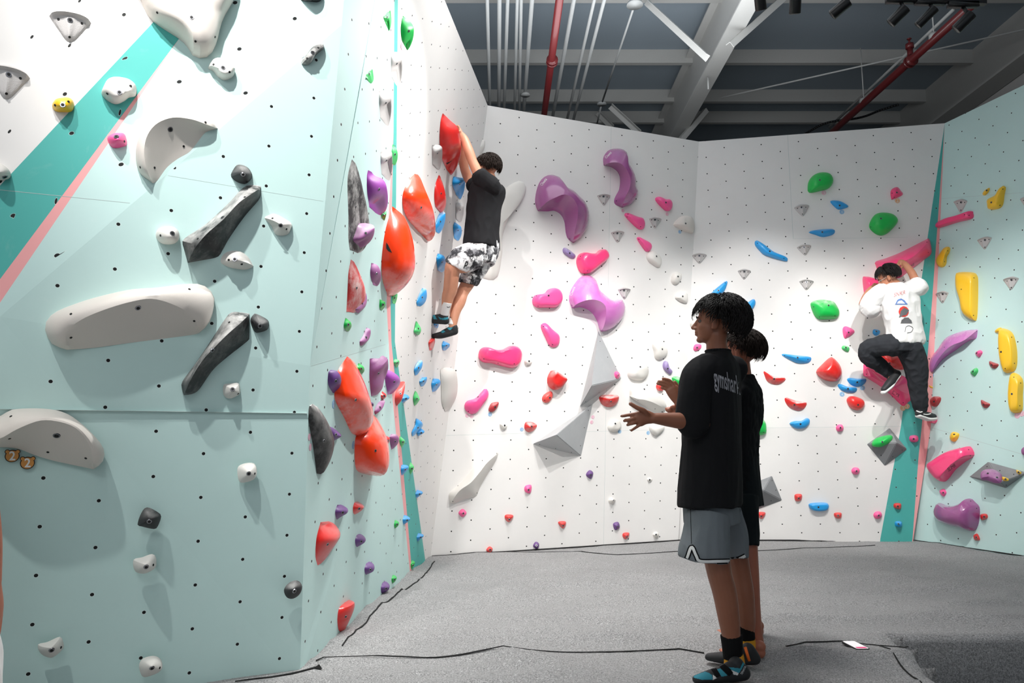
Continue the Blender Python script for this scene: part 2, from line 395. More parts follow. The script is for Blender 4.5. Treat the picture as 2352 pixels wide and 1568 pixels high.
def mat_floor():
    bm = bmesh.new(); xs = np.arange(-3.0, 9.01, .05); ys = np.concatenate([np.arange(-1.5, 9.6, .05)])
    grid = {}
    def inside(x, y):
        edge = 2.16 - (4.42 - y) * .2
        return not (x > edge and y < 4.42)
    R = .05
    for i, x in enumerate(xs):
        for j, y in enumerate(ys):
            X, Y = x, y
            edge = 2.16 - (4.42 - y) * .2
            if y < 4.42 and x > edge + 1e-6 and x < edge + .05 + 1e-6: X = edge + 0
            if x > 2.16 and y < 4.42 and y > 4.42 - .05 - 1e-6: Y = 4.42
            z = fz(X, Y)
            dx = edge - X if y < 4.42 else 9; dy = Y - 4.42 if X > 2.16 else 9
            dd = min(dx if dx > -.01 else 9, dy if dy > -.01 else 9)
            if dd < R: z -= R * (1 - math.sqrt(max(0, 1 - (1 - max(dd, 0) / R) ** 2))) * .8
            grid[i, j] = (X, Y, z)
    vid = {}
    def vv(k):
        if k not in vid: vid[k] = bm.verts.new(grid[k])
        return vid[k]
    for i in range(len(xs) - 1):
        for j in range(len(ys) - 1):
            cx, cy = (xs[i] + xs[i+1]) / 2, (ys[j] + ys[j+1]) / 2
            if not inside(cx - .026, cy + .026): continue
            try: bm.faces.new([vv((i, j)), vv((i+1, j)), vv((i+1, j+1)), vv((i, j+1))])
            except ValueError: pass
    bmesh.ops.remove_doubles(bm, verts=bm.verts, dist=.002)
    # sides of the mats
    be = [e for e in bm.edges if e.is_boundary]
    r = bmesh.ops.extrude_edge_only(bm, edges=be)
    for v in [g for g in r['geom'] if isinstance(g, bmesh.types.BMVert)]: v.co.z = -.42
    o = bmobj('floor_mats', bm, CARPET); tag(o, kind='structure'); o.name = 'floor'
mat_floor()
LOWF = simple('dark_concrete', srgb(70, 70, 70), .9)
o = mobj('floor_lower', [(-6, -4, -.42), (10, -4, -.42), (10, 16, -.42), (-6, 16, -.42)], [(0, 1, 2, 3)], LOWF); tag(o, kind='structure')
def seamline(pts, w=.006, name='trim_1'):
    """raised dark stitched joint following the carpet"""
    P = []
    for (a, b) in zip(pts[:-1], pts[1:]):
        A, B = atz(a[0], a[1], 0), atz(b[0], b[1], 0); n = max(2, int(np.linalg.norm(B - A) / .05))
        for k in range(n): P.append(A + (B - A) * k / n)
    P.append(atz(pts[-1][0], pts[-1][1], 0))
    v, f = [], []
    for k, p in enumerate(P):
        d = P[min(k + 1, len(P) - 1)] - P[max(k - 1, 0)]; s = np.array([-d[1], d[0], 0]); s /= max(1e-6, np.linalg.norm(s))
        j = random.uniform(-.25, .25) * w
        for q in (-.5, .5):
            X = p + s * (w * q * random.uniform(.6, 1.3) + j); v.append((X[0], X[1], fz(X[0], X[1]) + .0025))
        if k: f.append((2*k-2, 2*k-1, 2*k+1, 2*k))
    o = mobj(name, v, f, DARKSEAM); md = o.modifiers.new('t', 'SOLIDIFY'); md.thickness = .004; md.offset = -1
    tag(o, kind='structure')
seamline([(726, 1512), (760, 1503), (850, 1503), (1000, 1506), (1200, 1503), (1420, 1499), (1560, 1493), (1617, 1500)], .007, 'trim_1')
seamline([(786, 1478), (830, 1440), (882, 1393), (935, 1352), (975, 1325), (998, 1290)], .010, 'trim_2')
seamline([(1165, 1268), (1230, 1270), (1300, 1268), (1420, 1274), (1560, 1268), (1730, 1264), (1860, 1258), (2010, 1253)], .010, 'trim_3')
seamline([(1805, 1486), (1850, 1479), (1935, 1477), (2020, 1485), (2070, 1490), (2086, 1500)], .006, 'trim_4')
seamline([(2020, 1485), (2045, 1503), (2075, 1528), (2105, 1550), (2140, 1585)], .006, 'trim_5')
seamline([(540, 1568), (620, 1552), (690, 1534), (722, 1524), (735, 1520)], .014, 'trim_6')
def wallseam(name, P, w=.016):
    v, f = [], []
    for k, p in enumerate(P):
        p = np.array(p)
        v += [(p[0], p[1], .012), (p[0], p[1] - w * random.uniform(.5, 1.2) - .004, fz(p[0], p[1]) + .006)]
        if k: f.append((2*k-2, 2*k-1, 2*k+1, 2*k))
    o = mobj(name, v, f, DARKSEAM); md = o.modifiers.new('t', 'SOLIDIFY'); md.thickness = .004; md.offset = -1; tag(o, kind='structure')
def lerpP(a, b, n): return [np.array(a) + (np.array(b) - np.array(a)) * k / n for k in range(n + 1)]
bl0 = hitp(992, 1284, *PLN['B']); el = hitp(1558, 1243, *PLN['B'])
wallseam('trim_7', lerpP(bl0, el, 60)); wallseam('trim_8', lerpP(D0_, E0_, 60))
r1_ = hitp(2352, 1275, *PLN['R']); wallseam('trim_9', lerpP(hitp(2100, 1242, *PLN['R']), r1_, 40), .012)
# little dark opening with a zip where the mat cover parts
bm = bmesh.new()
p = [atz(723, 1526, 0), atz(741, 1529, 0), atz(733, 1517, 0)]
vs = [bm.verts.new((q[0], q[1], fz(q[0], q[1]) + .006)) for q in p]; bm.faces.new(vs)
bmesh.ops.solidify(bm, geom=bm.faces[:], thickness=.008)
o = bmobj('trim_10', bm, DARKSEAM, smooth=False); tag(o, kind='structure')

# ------------------------------------------------------------------ building shell and roof
CEIL = simple('painted_roof_deck', srgb(128, 138, 146), .8)
STEEL = simple('white_painted_steel', srgb(178, 177, 174), .55)
PURL = simple('purlin_paint', srgb(158, 157, 154), .7)
BWALL = simple('building_wall_paint', srgb(178, 176, 174), .85)
HD = 6.85
o = mobj('ceiling', [(-9, -4, HD), (10, -4, HD), (10, 17, HD), (-9, 17, HD)], [(0, 3, 2, 1)], CEIL); tag(o, kind='structure')
o = mobj('wall_building_right', [(7.05, -4, -.42), (7.05, 17, -.42), (7.05, 17, HD), (7.05, -4, HD)], [(0, 1, 2, 3)], BWALL); tag(o, kind='structure')
o = mobj('wall_building_back', [(-9, 16.5, -.42), (10, 16.5, -.42), (10, 16.5, HD), (-9, 16.5, HD)], [(0, 1, 2, 3)], BWALL); tag(o, kind='structure')
o = mobj('wall_building_left', [(-7, -4, -.42), (-7, 17, -.42), (-7, 17, HD), (-7, -4, HD)], [(0, 3, 2, 1)], BWALL); tag(o, kind='structure')
for k, (Y, h) in enumerate([(3.2, .2), (4.9, .2), (6.6, .2), (8.72, .2), (10.3, .21), (11.56, .21), (12.37, .22), (13.7, .2), (15, .2)]):
    bm = bmesh.new(); add_box(bm, (-.5, Y + .01, HD - .10), (15, .012, .2)); add_box(bm, (-.5, Y + .04, HD - .205), (15, .075, .012)); add_box(bm, (-.5, Y + .04, HD - .005), (15, .075, .01))
    bm.verts.ensure_lookup_table()
    o = bmobj('roof_purlin', bm, PURL, smooth=False, loc=(0, Y, HD - .1)); tag(o, kind='structure'); o.name = 'trim_%d' % (11 + k)
# eave beam along the right building wall
bm = bmesh.new(); add_box(bm, (6.93, 6.5, HD - .35), (.2, 21, .7)); add_box(bm, (6.86, 6.5, HD - .72), (.34, 21, .03))
o = bmobj('trim_20', bm, PURL, smooth=False); tag(o, kind='structure')
# main rafter
bm = bmesh.new(); ZB = 6.0
add_box(bm, (2.68, 6.5, ZB), (.22, 21, .022)); add_box(bm, (2.68, 6.5, ZB + .37), (.014, 21, .74)); add_box(bm, (2.68, 6.5, ZB + .72), (.22, 21, .02))
o = bmobj('trim_21', bm, STEEL, smooth=False); tag(o, kind='structure')
# knee braces from the rafter to purlins
def brace(name, a, b, w=.075):
    bm = bmesh.new(); a, b = V(a), V(b); d = (b - a).normalized(); q = d.to_track_quat('X', 'Z').to_matrix()
    add_box(bm, (a + b) / 2, ((b - a).length, w, .008), q); add_box(bm, (a + b) / 2 + q @ Vector((0, w / 2, -w / 2)), ((b - a).length, .008, w), q)
    o = bmobj(name, bm, STEEL, smooth=False); tag(o, kind='structure')
brace('trim_22', at(1484, -4, 8.6), at(1626, 126, 7.95)); brace('trim_23', at(1405, 240, 11.4), at(1472, 302, 11.4))
brace('trim_24', at(1830, -40, 8.6), at(1672, 100, 8.2)); brace('trim_25', at(1618, 250, 11.3), at(1560, 318, 11.0)); brace('trim_26', at(1375, 255, 12.3), at(1410, 290, 12.3))

# ================================================================== HOLDS
FR = {'0': (0, 0, 1), 'a': (0, 0, 3.92), 'b': (400, 0, 3.92), 'c': (0, 350, 3.92), 'd': (330, 350, 3.92), 'e': (0, 700, 3.92), 'g': (330, 700, 3.92),
      'h': (0, 1080, 3.2133), 'i': (330, 1080, 3.2133), 'j': (780, 0, 5.226), 'k': (780, 250, 4.48), 'l': (780, 550, 4.48), 'm': (690, 780, 4.48),
      'n': (690, 1080, 4.48), 'o': (550, 1300, 4.704), 'p': (1180, 320, 4.9), 'q': (1020, 600, 4.3545), 'r': (1020, 930, 4.239), 's': (1380, 600, 4.355),
      't': (1700, 360, 4.6125), 'u': (1980, 380, 4.9005), 'v': (1720, 660, 4.6125), 'w': (1980, 660, 4.613), 'x': (1980, 960, 4.613),
      'y': (1680, 960, 4.6125), 'z': (1400, 660, 4.6125)}
def pts(fr, s):
    ox, oy, k = FR[fr]; out = []
    for q in s.split():
        x, y = q.split(','); out.append((ox + float(x) / k, oy + float(y) / k))
    return out
def catmull(P, n, closed=False):
    """resample a pixel polyline smoothly to n points by arc length"""
    P = [np.array(p, float) for p in P]; m = len(P); S = []
    rng = range(m) if closed else range(m - 1)
    for i in rng:
        p1, p2 = P[i], P[(i + 1) % m]
        p0 = P[i - 1] if (closed or i > 0) else 2 * p1 - p2
        p3 = P[(i + 2) % m] if (closed or i + 2 < m) else 2 * p2 - p1
        for t in np.linspace(0, 1, 12, endpoint=False):
            S.append(.5 * ((2 * p1) + (-p0 + p2) * t + (2*p0 - 5*p1 + 4*p2 - p3) * t**2 + (-p0 + 3*p1 - 3*p2 + p3) * t**3))
    S.append(P[0] if closed else P[-1])
    S = np.array(S); L = np.concatenate([[0], np.cumsum(np.linalg.norm(np.diff(S, axis=0), axis=1))])
    T = np.linspace(0, L[-1], n + 1)[:-1] if closed else np.linspace(0, L[-1], n)
    return np.stack([np.interp(T, L, S[:, k]) for k in range(S.shape[1])], 1)
def linear(P, n, closed=True):
    P = [np.array(p, float) for p in P] + [np.array(P[0], float)]; S = []
    m = len(P) - 1; per = max(2, n // m)
    for i in range(m):
        for t in np.linspace(0, 1, per, endpoint=False):
            t2 = t
            S.append(P[i] + (P[i + 1] - P[i]) * t2)
    return np.array(S)
CW = (.86, .84, .81, 1)
def plastic(name, rgb, rough=.32, chalk=.25, coat=.25, chalklow=0.0, mottled=0.0, stip=0.15):
    m, nt, b = newmat(name); col = srgb(*rgb)
    tc = N(nt, 'ShaderNodeTexCoord'); o = tc.outputs['Object']
    g = N(nt, 'ShaderNodeNewGeometry'); sp = N(nt, 'ShaderNodeSeparateXYZ'); nt.links.new(g.outputs['Normal'], sp.inputs[0])
    up = ramp(nt, sp.outputs[2], .15, .85); dn = ramp(nt, math_(nt, 'MULTIPLY', sp.outputs[2], -1.0), .2, .8)
    n1 = ramp(nt, noise_(nt, o, 9, 6, .65), .36, .66); n2 = ramp(nt, noise_(nt, o, 7, 8, .72), .45, .72)
    f = math_(nt, 'MULTIPLY', math_(nt, 'MULTIPLY', up, chalk), n1)
    if chalklow: f = math_(nt, 'MAXIMUM', f, math_(nt, 'MULTIPLY', math_(nt, 'MULTIPLY', dn, chalklow), n1))
    if mottled: f = math_(nt, 'MAXIMUM', f, math_(nt, 'MULTIPLY', n2, mottled))
    nt.links.new(mix(nt, f, col, CW), b.inputs['Base Color'])
    rr = math_(nt, 'ADD', math_(nt, 'MULTIPLY', f, .5), rough); nt.links.new(rr, b.inputs['Roughness'])
    b.inputs['Coat Weight'].default_value = coat; b.inputs['Coat Roughness'].default_value = .1
    bn = N(nt, 'ShaderNodeBump'); bn.inputs['Strength'].default_value = stip; bn.inputs['Distance'].default_value = .002
    nt.links.new(noise_(nt, o, 300, 2), bn.inputs['Height']); nt.links.new(bn.outputs[0], b.inputs['Normal'])
    return m
M = {
 'black': plastic('black_grip', (26, 27, 29), .5, 1.0, .05, mottled=.22), 'charcoal': plastic('charcoal_grip', (50, 50, 52), .65, .35, 0),
 'mottle': plastic('chalky_black_grip', (30, 30, 32), .6, .6, 0, mottled=.75),
 'white': plastic('white_grip', (226, 222, 216), .55, .1, 0), 'cream': plastic('cream_grip', (226, 218, 210), .6, .15, 0),
 'greyw': plastic('light_grey_grip', (200, 196, 194), .6, .1, 0, stip=.5), 'yellow': plastic('yellow_grip', (255, 202, 40), .35, .15),
 'pink': plastic('pink_grip', (255, 88, 156), .4, .12, .2), 'hotpink': plastic('glossy_pink_grip', (255, 66, 128), .3, .08, .5),
 'orange': plastic('orange_red_grip', (252, 62, 12), .22, .08, .6, chalklow=.35), 'red': plastic('red_grip', (224, 40, 36), .3, .1, .3, chalklow=.15),
 'redchalk': plastic('chalky_red_grip', (214, 34, 32), .45, .75, .1, chalklow=.3), 'redwhite': plastic('heavily_chalked_red_grip', (200, 50, 48), .5, .6, .1, mottled=.8),
 'coral': plastic('coral_grip', (228, 76, 70), .4, .1, .1), 'blue': plastic('blue_grip', (36, 158, 228), .4, .15, .15), 'bluechalk': plastic('chalky_blue_grip', (40, 160, 230), .45, .8, .1),
 'green': plastic('green_grip', (12, 186, 76), .4, .12, .15), 'greenchalk': plastic('chalky_green_grip', (14, 190, 78), .45, .9, .1), 'greenpale': plastic('pale_green_grip', (70, 200, 110), .45, .3, .1),
 'purple': plastic('purple_grip', (104, 62, 132), .45, .1, .1), 'violet': plastic('violet_grip', (158, 68, 168), .4, .2, .2), 'mauve': plastic('mauve_grip', (156, 92, 146), .5, .35, .05),
 'plum': plastic('glossy_plum_grip', (158, 84, 142), .2, .05, .7), 'orchid': plastic('glossy_orchid_grip', (208, 116, 194), .22, .35, .6), 'lilac': plastic('lilac_grip', (150, 130, 180), .5, .6, .1),
 'grey': plastic('grey_volume_paint', (180, 182, 184), .55, .15, 0, mottled=.12), 'maroon': plastic('maroon_grip', (176, 44, 50), .45, .35, .05), 'darkgrey': plastic('dark_grey_volume_paint', (128, 130, 132), .55, .1, 0)}
BOLT = simple('bolt_steel', srgb(150, 150, 155), .3, metal=.9); SOCK = simple('bolt_socket', srgb(18, 18, 18), .6)
CN = {'black': 'black', 'charcoal': 'charcoal', 'mottle': 'chalk-marked black', 'white': 'white', 'cream': 'cream', 'greyw': 'light grey', 'yellow': 'yellow', 'pink': 'pink',
      'hotpink': 'glossy pink', 'orange': 'orange red', 'red': 'red', 'redchalk': 'chalky red', 'redwhite': 'chalky red', 'coral': 'coral red', 'blue': 'blue', 'bluechalk': 'blue', 'green': 'green',
      'greenchalk': 'green', 'greenpale': 'green', 'purple': 'purple', 'violet': 'violet', 'mauve': 'mauve', 'plum': 'plum', 'orchid': 'orchid', 'lilac': 'lilac', 'grey': 'grey', 'maroon': 'dark red', 'darkgrey': 'grey'}
GRP = {'black': 'black holds on the left walls', 'mottle': 'black holds on the left walls', 'charcoal': 'black holds on the left walls', 'white': 'white moulded holds', 'cream': 'large cream holds', 'greyw': 'wedge-shaped light grey holds',
       'yellow': 'yellow holds', 'pink': 'pink holds', 'hotpink': 'pink holds', 'orange': 'red holds', 'red': 'red holds', 'redchalk': 'red holds', 'redwhite': 'red holds', 'coral': 'red holds', 'maroon': 'red holds',
       'blue': 'blue holds', 'bluechalk': 'blue holds', 'green': 'green holds', 'greenchalk': 'green holds', 'greenpale': 'green holds', 'purple': 'purple holds', 'violet': 'purple holds', 'mauve': 'purple holds',
       'plum': 'large glossy purple holds', 'orchid': 'large glossy purple holds', 'lilac': 'purple holds', 'grey': 'grey wooden volumes', 'darkgrey': 'grey wooden volumes'}
from mathutils.bvhtree import BVHTree
def bvh_of(o):
    me = o.data; loc = wl(o)
    return BVHTree.FromPolygons([tuple(v.co + loc) for v in me.vertices], [tuple(p.vertices) for p in me.polygons])
def cast(bv, x, y):
    d = V(ray(x, y)).normalized(); r = bv.ray_cast(V(CAM), d)
    return r if r[0] is not None else None
def disc(bm, p, n, r, depth, seg=14):
    q = n.to_track_quat('Z', 'Y').to_matrix().to_4x4()
    vs = bmesh.ops.create_cone(bm, cap_ends=True, segments=seg, radius1=r, radius2=r * .92, depth=depth)['verts']
    bmesh.ops.transform(bm, matrix=Matrix.Translation(p) @ q, verts=vs); return vs
def add_bolt(o, x, y, r=.011, bv=None, screw=False):
    c = cast(bv or bvh_of(o), x, y)
    if not c: return
    p, n = c[0], c[1]
    if n.dot(V(ray(x, y))) > 0: n = -n
    bm = bmesh.new()
    if screw:
        disc(bm, p + n * .0004, n, .0055, .002); b = bmobj('screw_hole', bm, SOCK, parent=o, smooth=False, loc=p)
    else:
        disc(bm, p + n * .0006, n, r, .003); k = len(bm.faces)
        disc(bm, p + n * .0022, n, r * .62, .002); k2 = len(bm.faces); disc(bm, p + n * .0032, n, r * .30, .0015)
        bm.faces.ensure_lookup_table()
        for i, f in enumerate(bm.faces): f.material_index = 1 if i < k or i >= k2 else 0
        b = bmobj('bolt', bm, [BOLT, SOCK], parent=o, smooth=False, loc=p)
HOLDS = []
def finish(bm, name, mat, label, cat, color, loc, bolts, screws, boltr, group=None, smooth=True, sharpdeg=None):
    bmesh.ops.recalc_face_normals(bm, faces=bm.faces)
    lim = math.radians(16 if mat == 'black' else 30)
    for e in bm.edges:
        if len(e.link_faces) == 2 and e.calc_face_angle(0) > lim: e.smooth = False
    o = bmobj(name, bm, M[mat], smooth=smooth, loc=loc)
    tag(o, label, cat, group or GRP.get(color)); HOLDS.append(o)
    if bolts or screws:
        bv = bvh_of(o)
        for x, y in bolts: add_bolt(o, x, y, boltr, bv)
        for x, y in screws: add_bolt(o, x, y, boltr, bv, screw=True)
    return o
def kplane(k, x, y):
    if k == 'S': k = side(x, y)
    return PLN[k]
def dome(fr, k, color, outline, h, label, prof='dome', apex=None, bolts=None, screws=None, poly=False, name='climbing_hold', cat='climbing hold', lift=0, boltr=.011, nb=False, group=None):
    O = pts(fr, outline); C = np.mean(O, axis=0) if apex is None else np.array(pts(fr, apex)[0])
    p, n = kplane(k, *C)
    big = max(np.ptp([q[0] for q in O]), np.ptp([q[1] for q in O])) > 60
    seg = 48 if big else 28; rings = 14 if big else 9
    R = linear(O, seg) if poly else catmull(O, seg, True)
    seg = len(R)
    base = [hitp(x, y, p, n, off=lift) for x, y in R]
    ap = hitp(C[0], C[1], p, n, off=lift + h); apb = ap - n * h
    pw, q = {'dome': (2.2, 2.0), 'cone': (1.25, 1.0), 'slab': (5, 2.0), 'soft': (1.6, 1.3), 'pyr': (1, 1)}[prof]
    bm = bmesh.new(); prev = None
    if prof == 'pyr': rings = 6
    bv0 = [bm.verts.new(b) for b in base]; prev = bv0
    bm.faces.new(bv0)
    for i in range(1, rings):
        if prof in ('dome', 'slab'): r = math.cos(i / rings * PI / 2)
        else: r = 1 - i / rings
        z = h * max(0, 1 - r ** pw) ** (1 / q)
        if prof == 'pyr' and i == rings - 1: r = .03; z = h * .975
        cur = [bm.verts.new(apb + (b - apb) * r + n * z) for b in base]
        for a in range(seg): bm.faces.new([prev[a], prev[(a+1) % seg], cur[(a+1) % seg], cur[a]])
        prev = cur
    top = bm.verts.new(ap)
    for a in range(seg): bm.faces.new([prev[a], prev[(a+1) % seg], top])
    if prof != 'pyr' and color in ('charcoal', 'white', 'cream', 'redchalk'):
        for v in bm.verts:
            e = np.dot(np.array(v.co) - p, n)
            if e > .01 + lift: v.co += V(n) * (noise.noise(v.co * 14) * min(.009, h * .14))
    B = pts(fr, bolts) if bolts else ([] if nb else [tuple(C)])
    o = finish(bm, name, color, label, cat, color, apb, B, pts(fr, screws) if screws else [], boltr, group, smooth=(prof != 'pyr'))
    return o
def sect(b1, m):
    """profile samples from contact to ridge: x=progress, y=height"""
    out = []
    for i in range(m + 1):
        s = i / m
        if b1 >= 0: xr, yr = 1 - math.cos(s * PI / 2), math.sin(s * PI / 2); x = s * (1 - b1) + xr * b1; y = s * (1 - b1) + yr * b1
        else: x = s; y = s ** (1 - b1 * 1.6)
        out.append((x, y))
    return out
def railmesh(T, Rg, Bt, n, h, b1, b2, m1=7, m2=7):
    """T, Bt: contact points (on wall); Rg: ridge points in space; n wall normal"""
    bm = bmesh.new(); rows = []
    for t, r, b in zip(T, Rg, Bt):
        hh = np.dot(r - t, n); rb = r - n * hh; row = []
        for x, y in sect(b1, m1): row.append(bm.verts.new(t + (rb - t) * x + n * hh * y))
        hh2 = np.dot(r - b, n)
        for x, y in sect(b2, m2)[::-1][1:]: row.append(bm.verts.new(b + (r - n * hh2 - b) * x + n * hh2 * y))
        rows.append(row)
    for A, B in zip(rows[:-1], rows[1:]):
        for i in range(len(A) - 1): bm.faces.new([A[i], A[i+1], B[i+1], B[i]])
        bm.faces.new([A[-1], A[0], B[0], B[-1]])
    for E in (rows[0], rows[-1]): bm.faces.new(E)
    bmesh.ops.remove_doubles(bm, verts=bm.verts, dist=.0006)
    return bm
def ridge(fr, k, color, T, Rg, Bt, h, label, b1=1, b2=0, bolts='', screws='', env=.45, cat='climbing hold', name='climbing_hold', boltr=.011, lift=0, h0=.0):
    n_ = 34
    t, r, b = catmull(pts(fr, T), n_), catmull(pts(fr, Rg), n_), catmull(pts(fr, Bt), n_)
    c = r[n_ // 2]; p, n = kplane(k, *c)
    Tp = [hitp(x, y, p, n, off=lift) for x, y in t]; Bp = [hitp(x, y, p, n, off=lift) for x, y in b]
    Rp = [hitp(x, y, p, n, off=lift + h * max(h0, max(0, math.sin(PI * i / (n_ - 1))) ** env) + .0008) for i, (x, y) in enumerate(r)]
    bm = railmesh(Tp, Rp, Bp, n, h, b1, b2)
    return finish(bm, name, color, label, cat, color, hitp(c[0], c[1], p, n, off=lift), pts(fr, bolts), pts(fr, screws), boltr)
def side3(fr, k, color, L, S, label, d=None, b1=.8, b2=.8, bolt=True, cat='climbing hold', name='climbing_hold', env=.5):
    n_ = 22; l, s = catmull(pts(fr, L), n_), catmull(pts(fr, S), n_)
    c = l[n_ // 2]; p, n = kplane(k, *c)
    hd = np.cross(n, [0, 0, 1]); hd /= np.linalg.norm(hd); hd = hd if hd[1] > 0 else -hd
    Lp = [hitp(x, y, p, n) for x, y in l]
    H = np.linalg.norm(Lp[0] - Lp[-1])
    if d is None: d = max(.07, H * .75)
    T, R_, B = [], [], []
    for i in range(n_):
        e = max(0, math.sin(PI * i / (n_ - 1))) ** env; a = Lp[i]; dd = d * e
        x, y = s[i]; P = at(x, y, a[1] + hd[1] * dd * .45 + .002)
        hh = np.dot(P - p, n)
        if hh < .002: P = P + n * (.002 - hh)
        T.append(a); R_.append(P); B.append(a + hd * dd)
    bm = railmesh(T, R_, B, n, 0, b1, b2)
    m_ = n_ // 2; bx = [tuple(l[m_] * .38 + s[m_] * .62)] if bolt else []
    return finish(bm, name, color, label, cat, color, (T[m_] + B[m_]) / 2, bx, [], .009)
def wedge(fr, k, L, R, tip, label, color='greyw', big=False):
    """triangular hold: thick rounded rim along the top, flat face tapering to a lower point"""
    l, r, t = [np.array(pts(fr, q)[0]) for q in (L, R, tip)]
    c = (l + r + t) / 3; p, n = kplane(k, *c)
    P = lambda q, o=0: hitp(q[0], q[1], p, n, off=o)
    l3, r3, t3 = P(l), P(r), P(t); m3 = (l3 + r3) / 2; w = np.linalg.norm(r3 - l3); up = (m3 - t3); up /= np.linalg.norm(up); rt = (r3 - l3) / w
    hgt = np.linalg.norm(m3 - t3)
    nx, ny = 17, 15; bm = bmesh.new(); g = {}
    for j in range(ny):
        v = j / (ny - 1)                       # 0 tip, 1 top of rim
        wid = w * (.10 + .90 * min(1, v / .84) ** .9) * (1 if v < .84 else math.sqrt(max(.0, 1 - ((v - .84) / .16) ** 2 * .55)))
        for i in range(nx):
            u = i / (nx - 1) * 2 - 1
            arc = .13 * hgt * (1 - u * u) * v ** 2
            x = u * wid / 2; y = v * hgt * .96 + arc
            body = .20 * w * (1 - abs(u) ** 3) ** .5 * min(1, (v / .15)) * (.45 + .25 * v)
            rim = .27 * w * math.exp(-((v - .86) / .10) ** 2) * (1 - abs(u) ** 4) ** .5
            cen = .06 * w * math.exp(-(u / .28) ** 2) * (1 if v < .75 else 0)
            z = max(body + cen, rim)
            if v > .93: z = rim * (1 - ((v - .93) / .07) ** 2) ** .5 if v < 1 else 0
            if abs(u) == 1 or j == 0: z = 0
            g[i, j] = bm.verts.new(t3 + rt * x + up * y + n * (z + .0005))
    for j in range(ny - 1):
        for i in range(nx - 1): bm.faces.new([g[i, j], g[i+1, j], g[i+1, j+1], g[i, j+1]])
    lc = l * .4 + r * .4 + t * .2
    bl = [tuple(l * .40 + r * .40 + t * .20)]; scr = [tuple(l * .66 + r * .10 + t * .24), tuple(l * .10 + r * .66 + t * .24), tuple(l * .09 + r * .09 + t * .82)]
    o = finish(bm, 'wedge_hold', color, label, 'climbing hold', 'greyw', (l3 + r3 + t3) / 3, bl, scr, .011 if big else .014)
    return o
def decal(name, o, fr, outline, mat, off=.0015, sub=6, parent=None):
    """flat printed shape lying on the surface of o"""
    bv = bvh_of(o); P = pts(fr, outline); C = np.mean(P, axis=0); Q = linear(P, sub * len(P))
    bm = bmesh.new(); ok = []
    for x, y in list(Q) + [C]:
        c = cast(bv, x, y)
        if c: ok.append(c[0] - V(ray(x, y)).normalized() * off)
        else: ok.append(None)
    if ok[-1] is None: return
    cen = bm.verts.new(ok[-1]); vs = [bm.verts.new(q) for q in ok[:-1] if q is not None]
    for a in range(len(vs)):
        try: bm.faces.new([cen, vs[a], vs[(a+1) % len(vs)]])
        except ValueError: pass
    return bmobj(name, bm, mat, parent=parent or o, smooth=False, loc=ok[-1])
def textmesh(s, bold=0.0):
    cu = D.curves.new('t', 'FONT'); cu.body = s; cu.size = 1; cu.offset = bold; cu.resolution_u = 3
    to = D.objects.new('t', cu); COL.objects.link(to)
    bpy.context.view_layer.update(); dg = bpy.context.evaluated_depsgraph_get()
    me = D.meshes.new_from_object(to.evaluated_get(dg)); v = [tuple(q.co) for q in me.vertices]; f = [tuple(p.vertices) for p in me.polygons]
    D.objects.remove(to); D.curves.remove(cu); D.meshes.remove(me); return v, f
def text_on(name, o, s, org, ux, uy, mat, off=.0012, bold=0.0, parent=None, bv=None, width=None):
    """lettering lying on the surface: org pixel of the lower-left corner, ux / uy pixel vectors of the box"""
    v, f = textmesh(s, bold); W_x = max(q[0] for q in v); H_y = max(q[1] for q in v)
    bv = bv or bvh_of(o); bm = bmesh.new(); vs = []
    for q in v:
        a, b = q[0] / W_x, q[1] / H_y; x = org[0] + ux[0] * a + uy[0] * b; y = org[1] + ux[1] * a + uy[1] * b
        c = cast(bv, x, y); vs.append(bm.verts.new(c[0] - V(ray(x, y)).normalized() * off) if c else None)
    for p in f:
        if all(vs[i] is not None for i in p):
            try: bm.faces.new([vs[i] for i in p])
            except ValueError: pass
    for q in vs:
        if q is not None and not q.link_faces: bm.verts.remove(q)
    if not bm.faces: bm.free(); return
    l = Vector(bm.verts[:][0].co) if True else None
    return bmobj(name, bm, mat, parent=parent or o, smooth=False, loc=l)
INK = simple('black_print', srgb(22, 22, 22), .6); WPRINT = simple('white_print', srgb(235, 235, 232), .6)

# ------------------------------------------------------------------ left mint wall
wedge('a', 'G', '445,100', '822,165', '625,378', 'large textured light grey wedge hold at the upper left corner, three holes and ring bolt', big=True)
wedge('a', 'G', '-105,575', '275,655', '52,893', 'large textured light grey wedge hold cut by the left edge of the photo', big=True)
dome('a', 'G', 'yellow', '468,955 500,905 560,890 620,888 660,915 668,960 640,1005 560,1010 500,1000', .06, 'small yellow hold beside the dark teal stripe on the left wall', bolts='565,945', screws='496,947 617,915')
dome('a', 'G', 'white', '915,850 930,790 970,730 1050,710 1150,730 1215,775 1230,815 1218,865 1160,880 1120,910 1050,938 980,915', .07, 'white two-lobed hold standing on the teal stripe of the left wall', prof='slab', bolts='1075,832', screws='966,843 1176,773')
dome('a', 'G', 'pink', '965,1248 1010,1205 1080,1195 1125,1210 1145,1290 1120,1318 1015,1330', .06, 'small pink hold beside the thin pink stripe of the left wall', prof='soft', apex='1060,1255', bolts='1048,1230', screws='1120,1272')
ridge('0', 'G', 'cream', '350,420 318,392 312,342 330,290 365,258 410,247 455,260 485,280 500,295', '351,420 338,392 331,350 338,312 360,284 397,270 440,274 475,286 500,295', '352,421 362,414 383,385 408,365 434,350 448,334 460,318 474,303 500,295', .10,
      'large cream crescent hold high on the left wall, scooped face turned to the lower right', b1=1, b2=-.15, bolts='391,297', screws='472,281 422,336 355,385 322,384', boltr=.012)
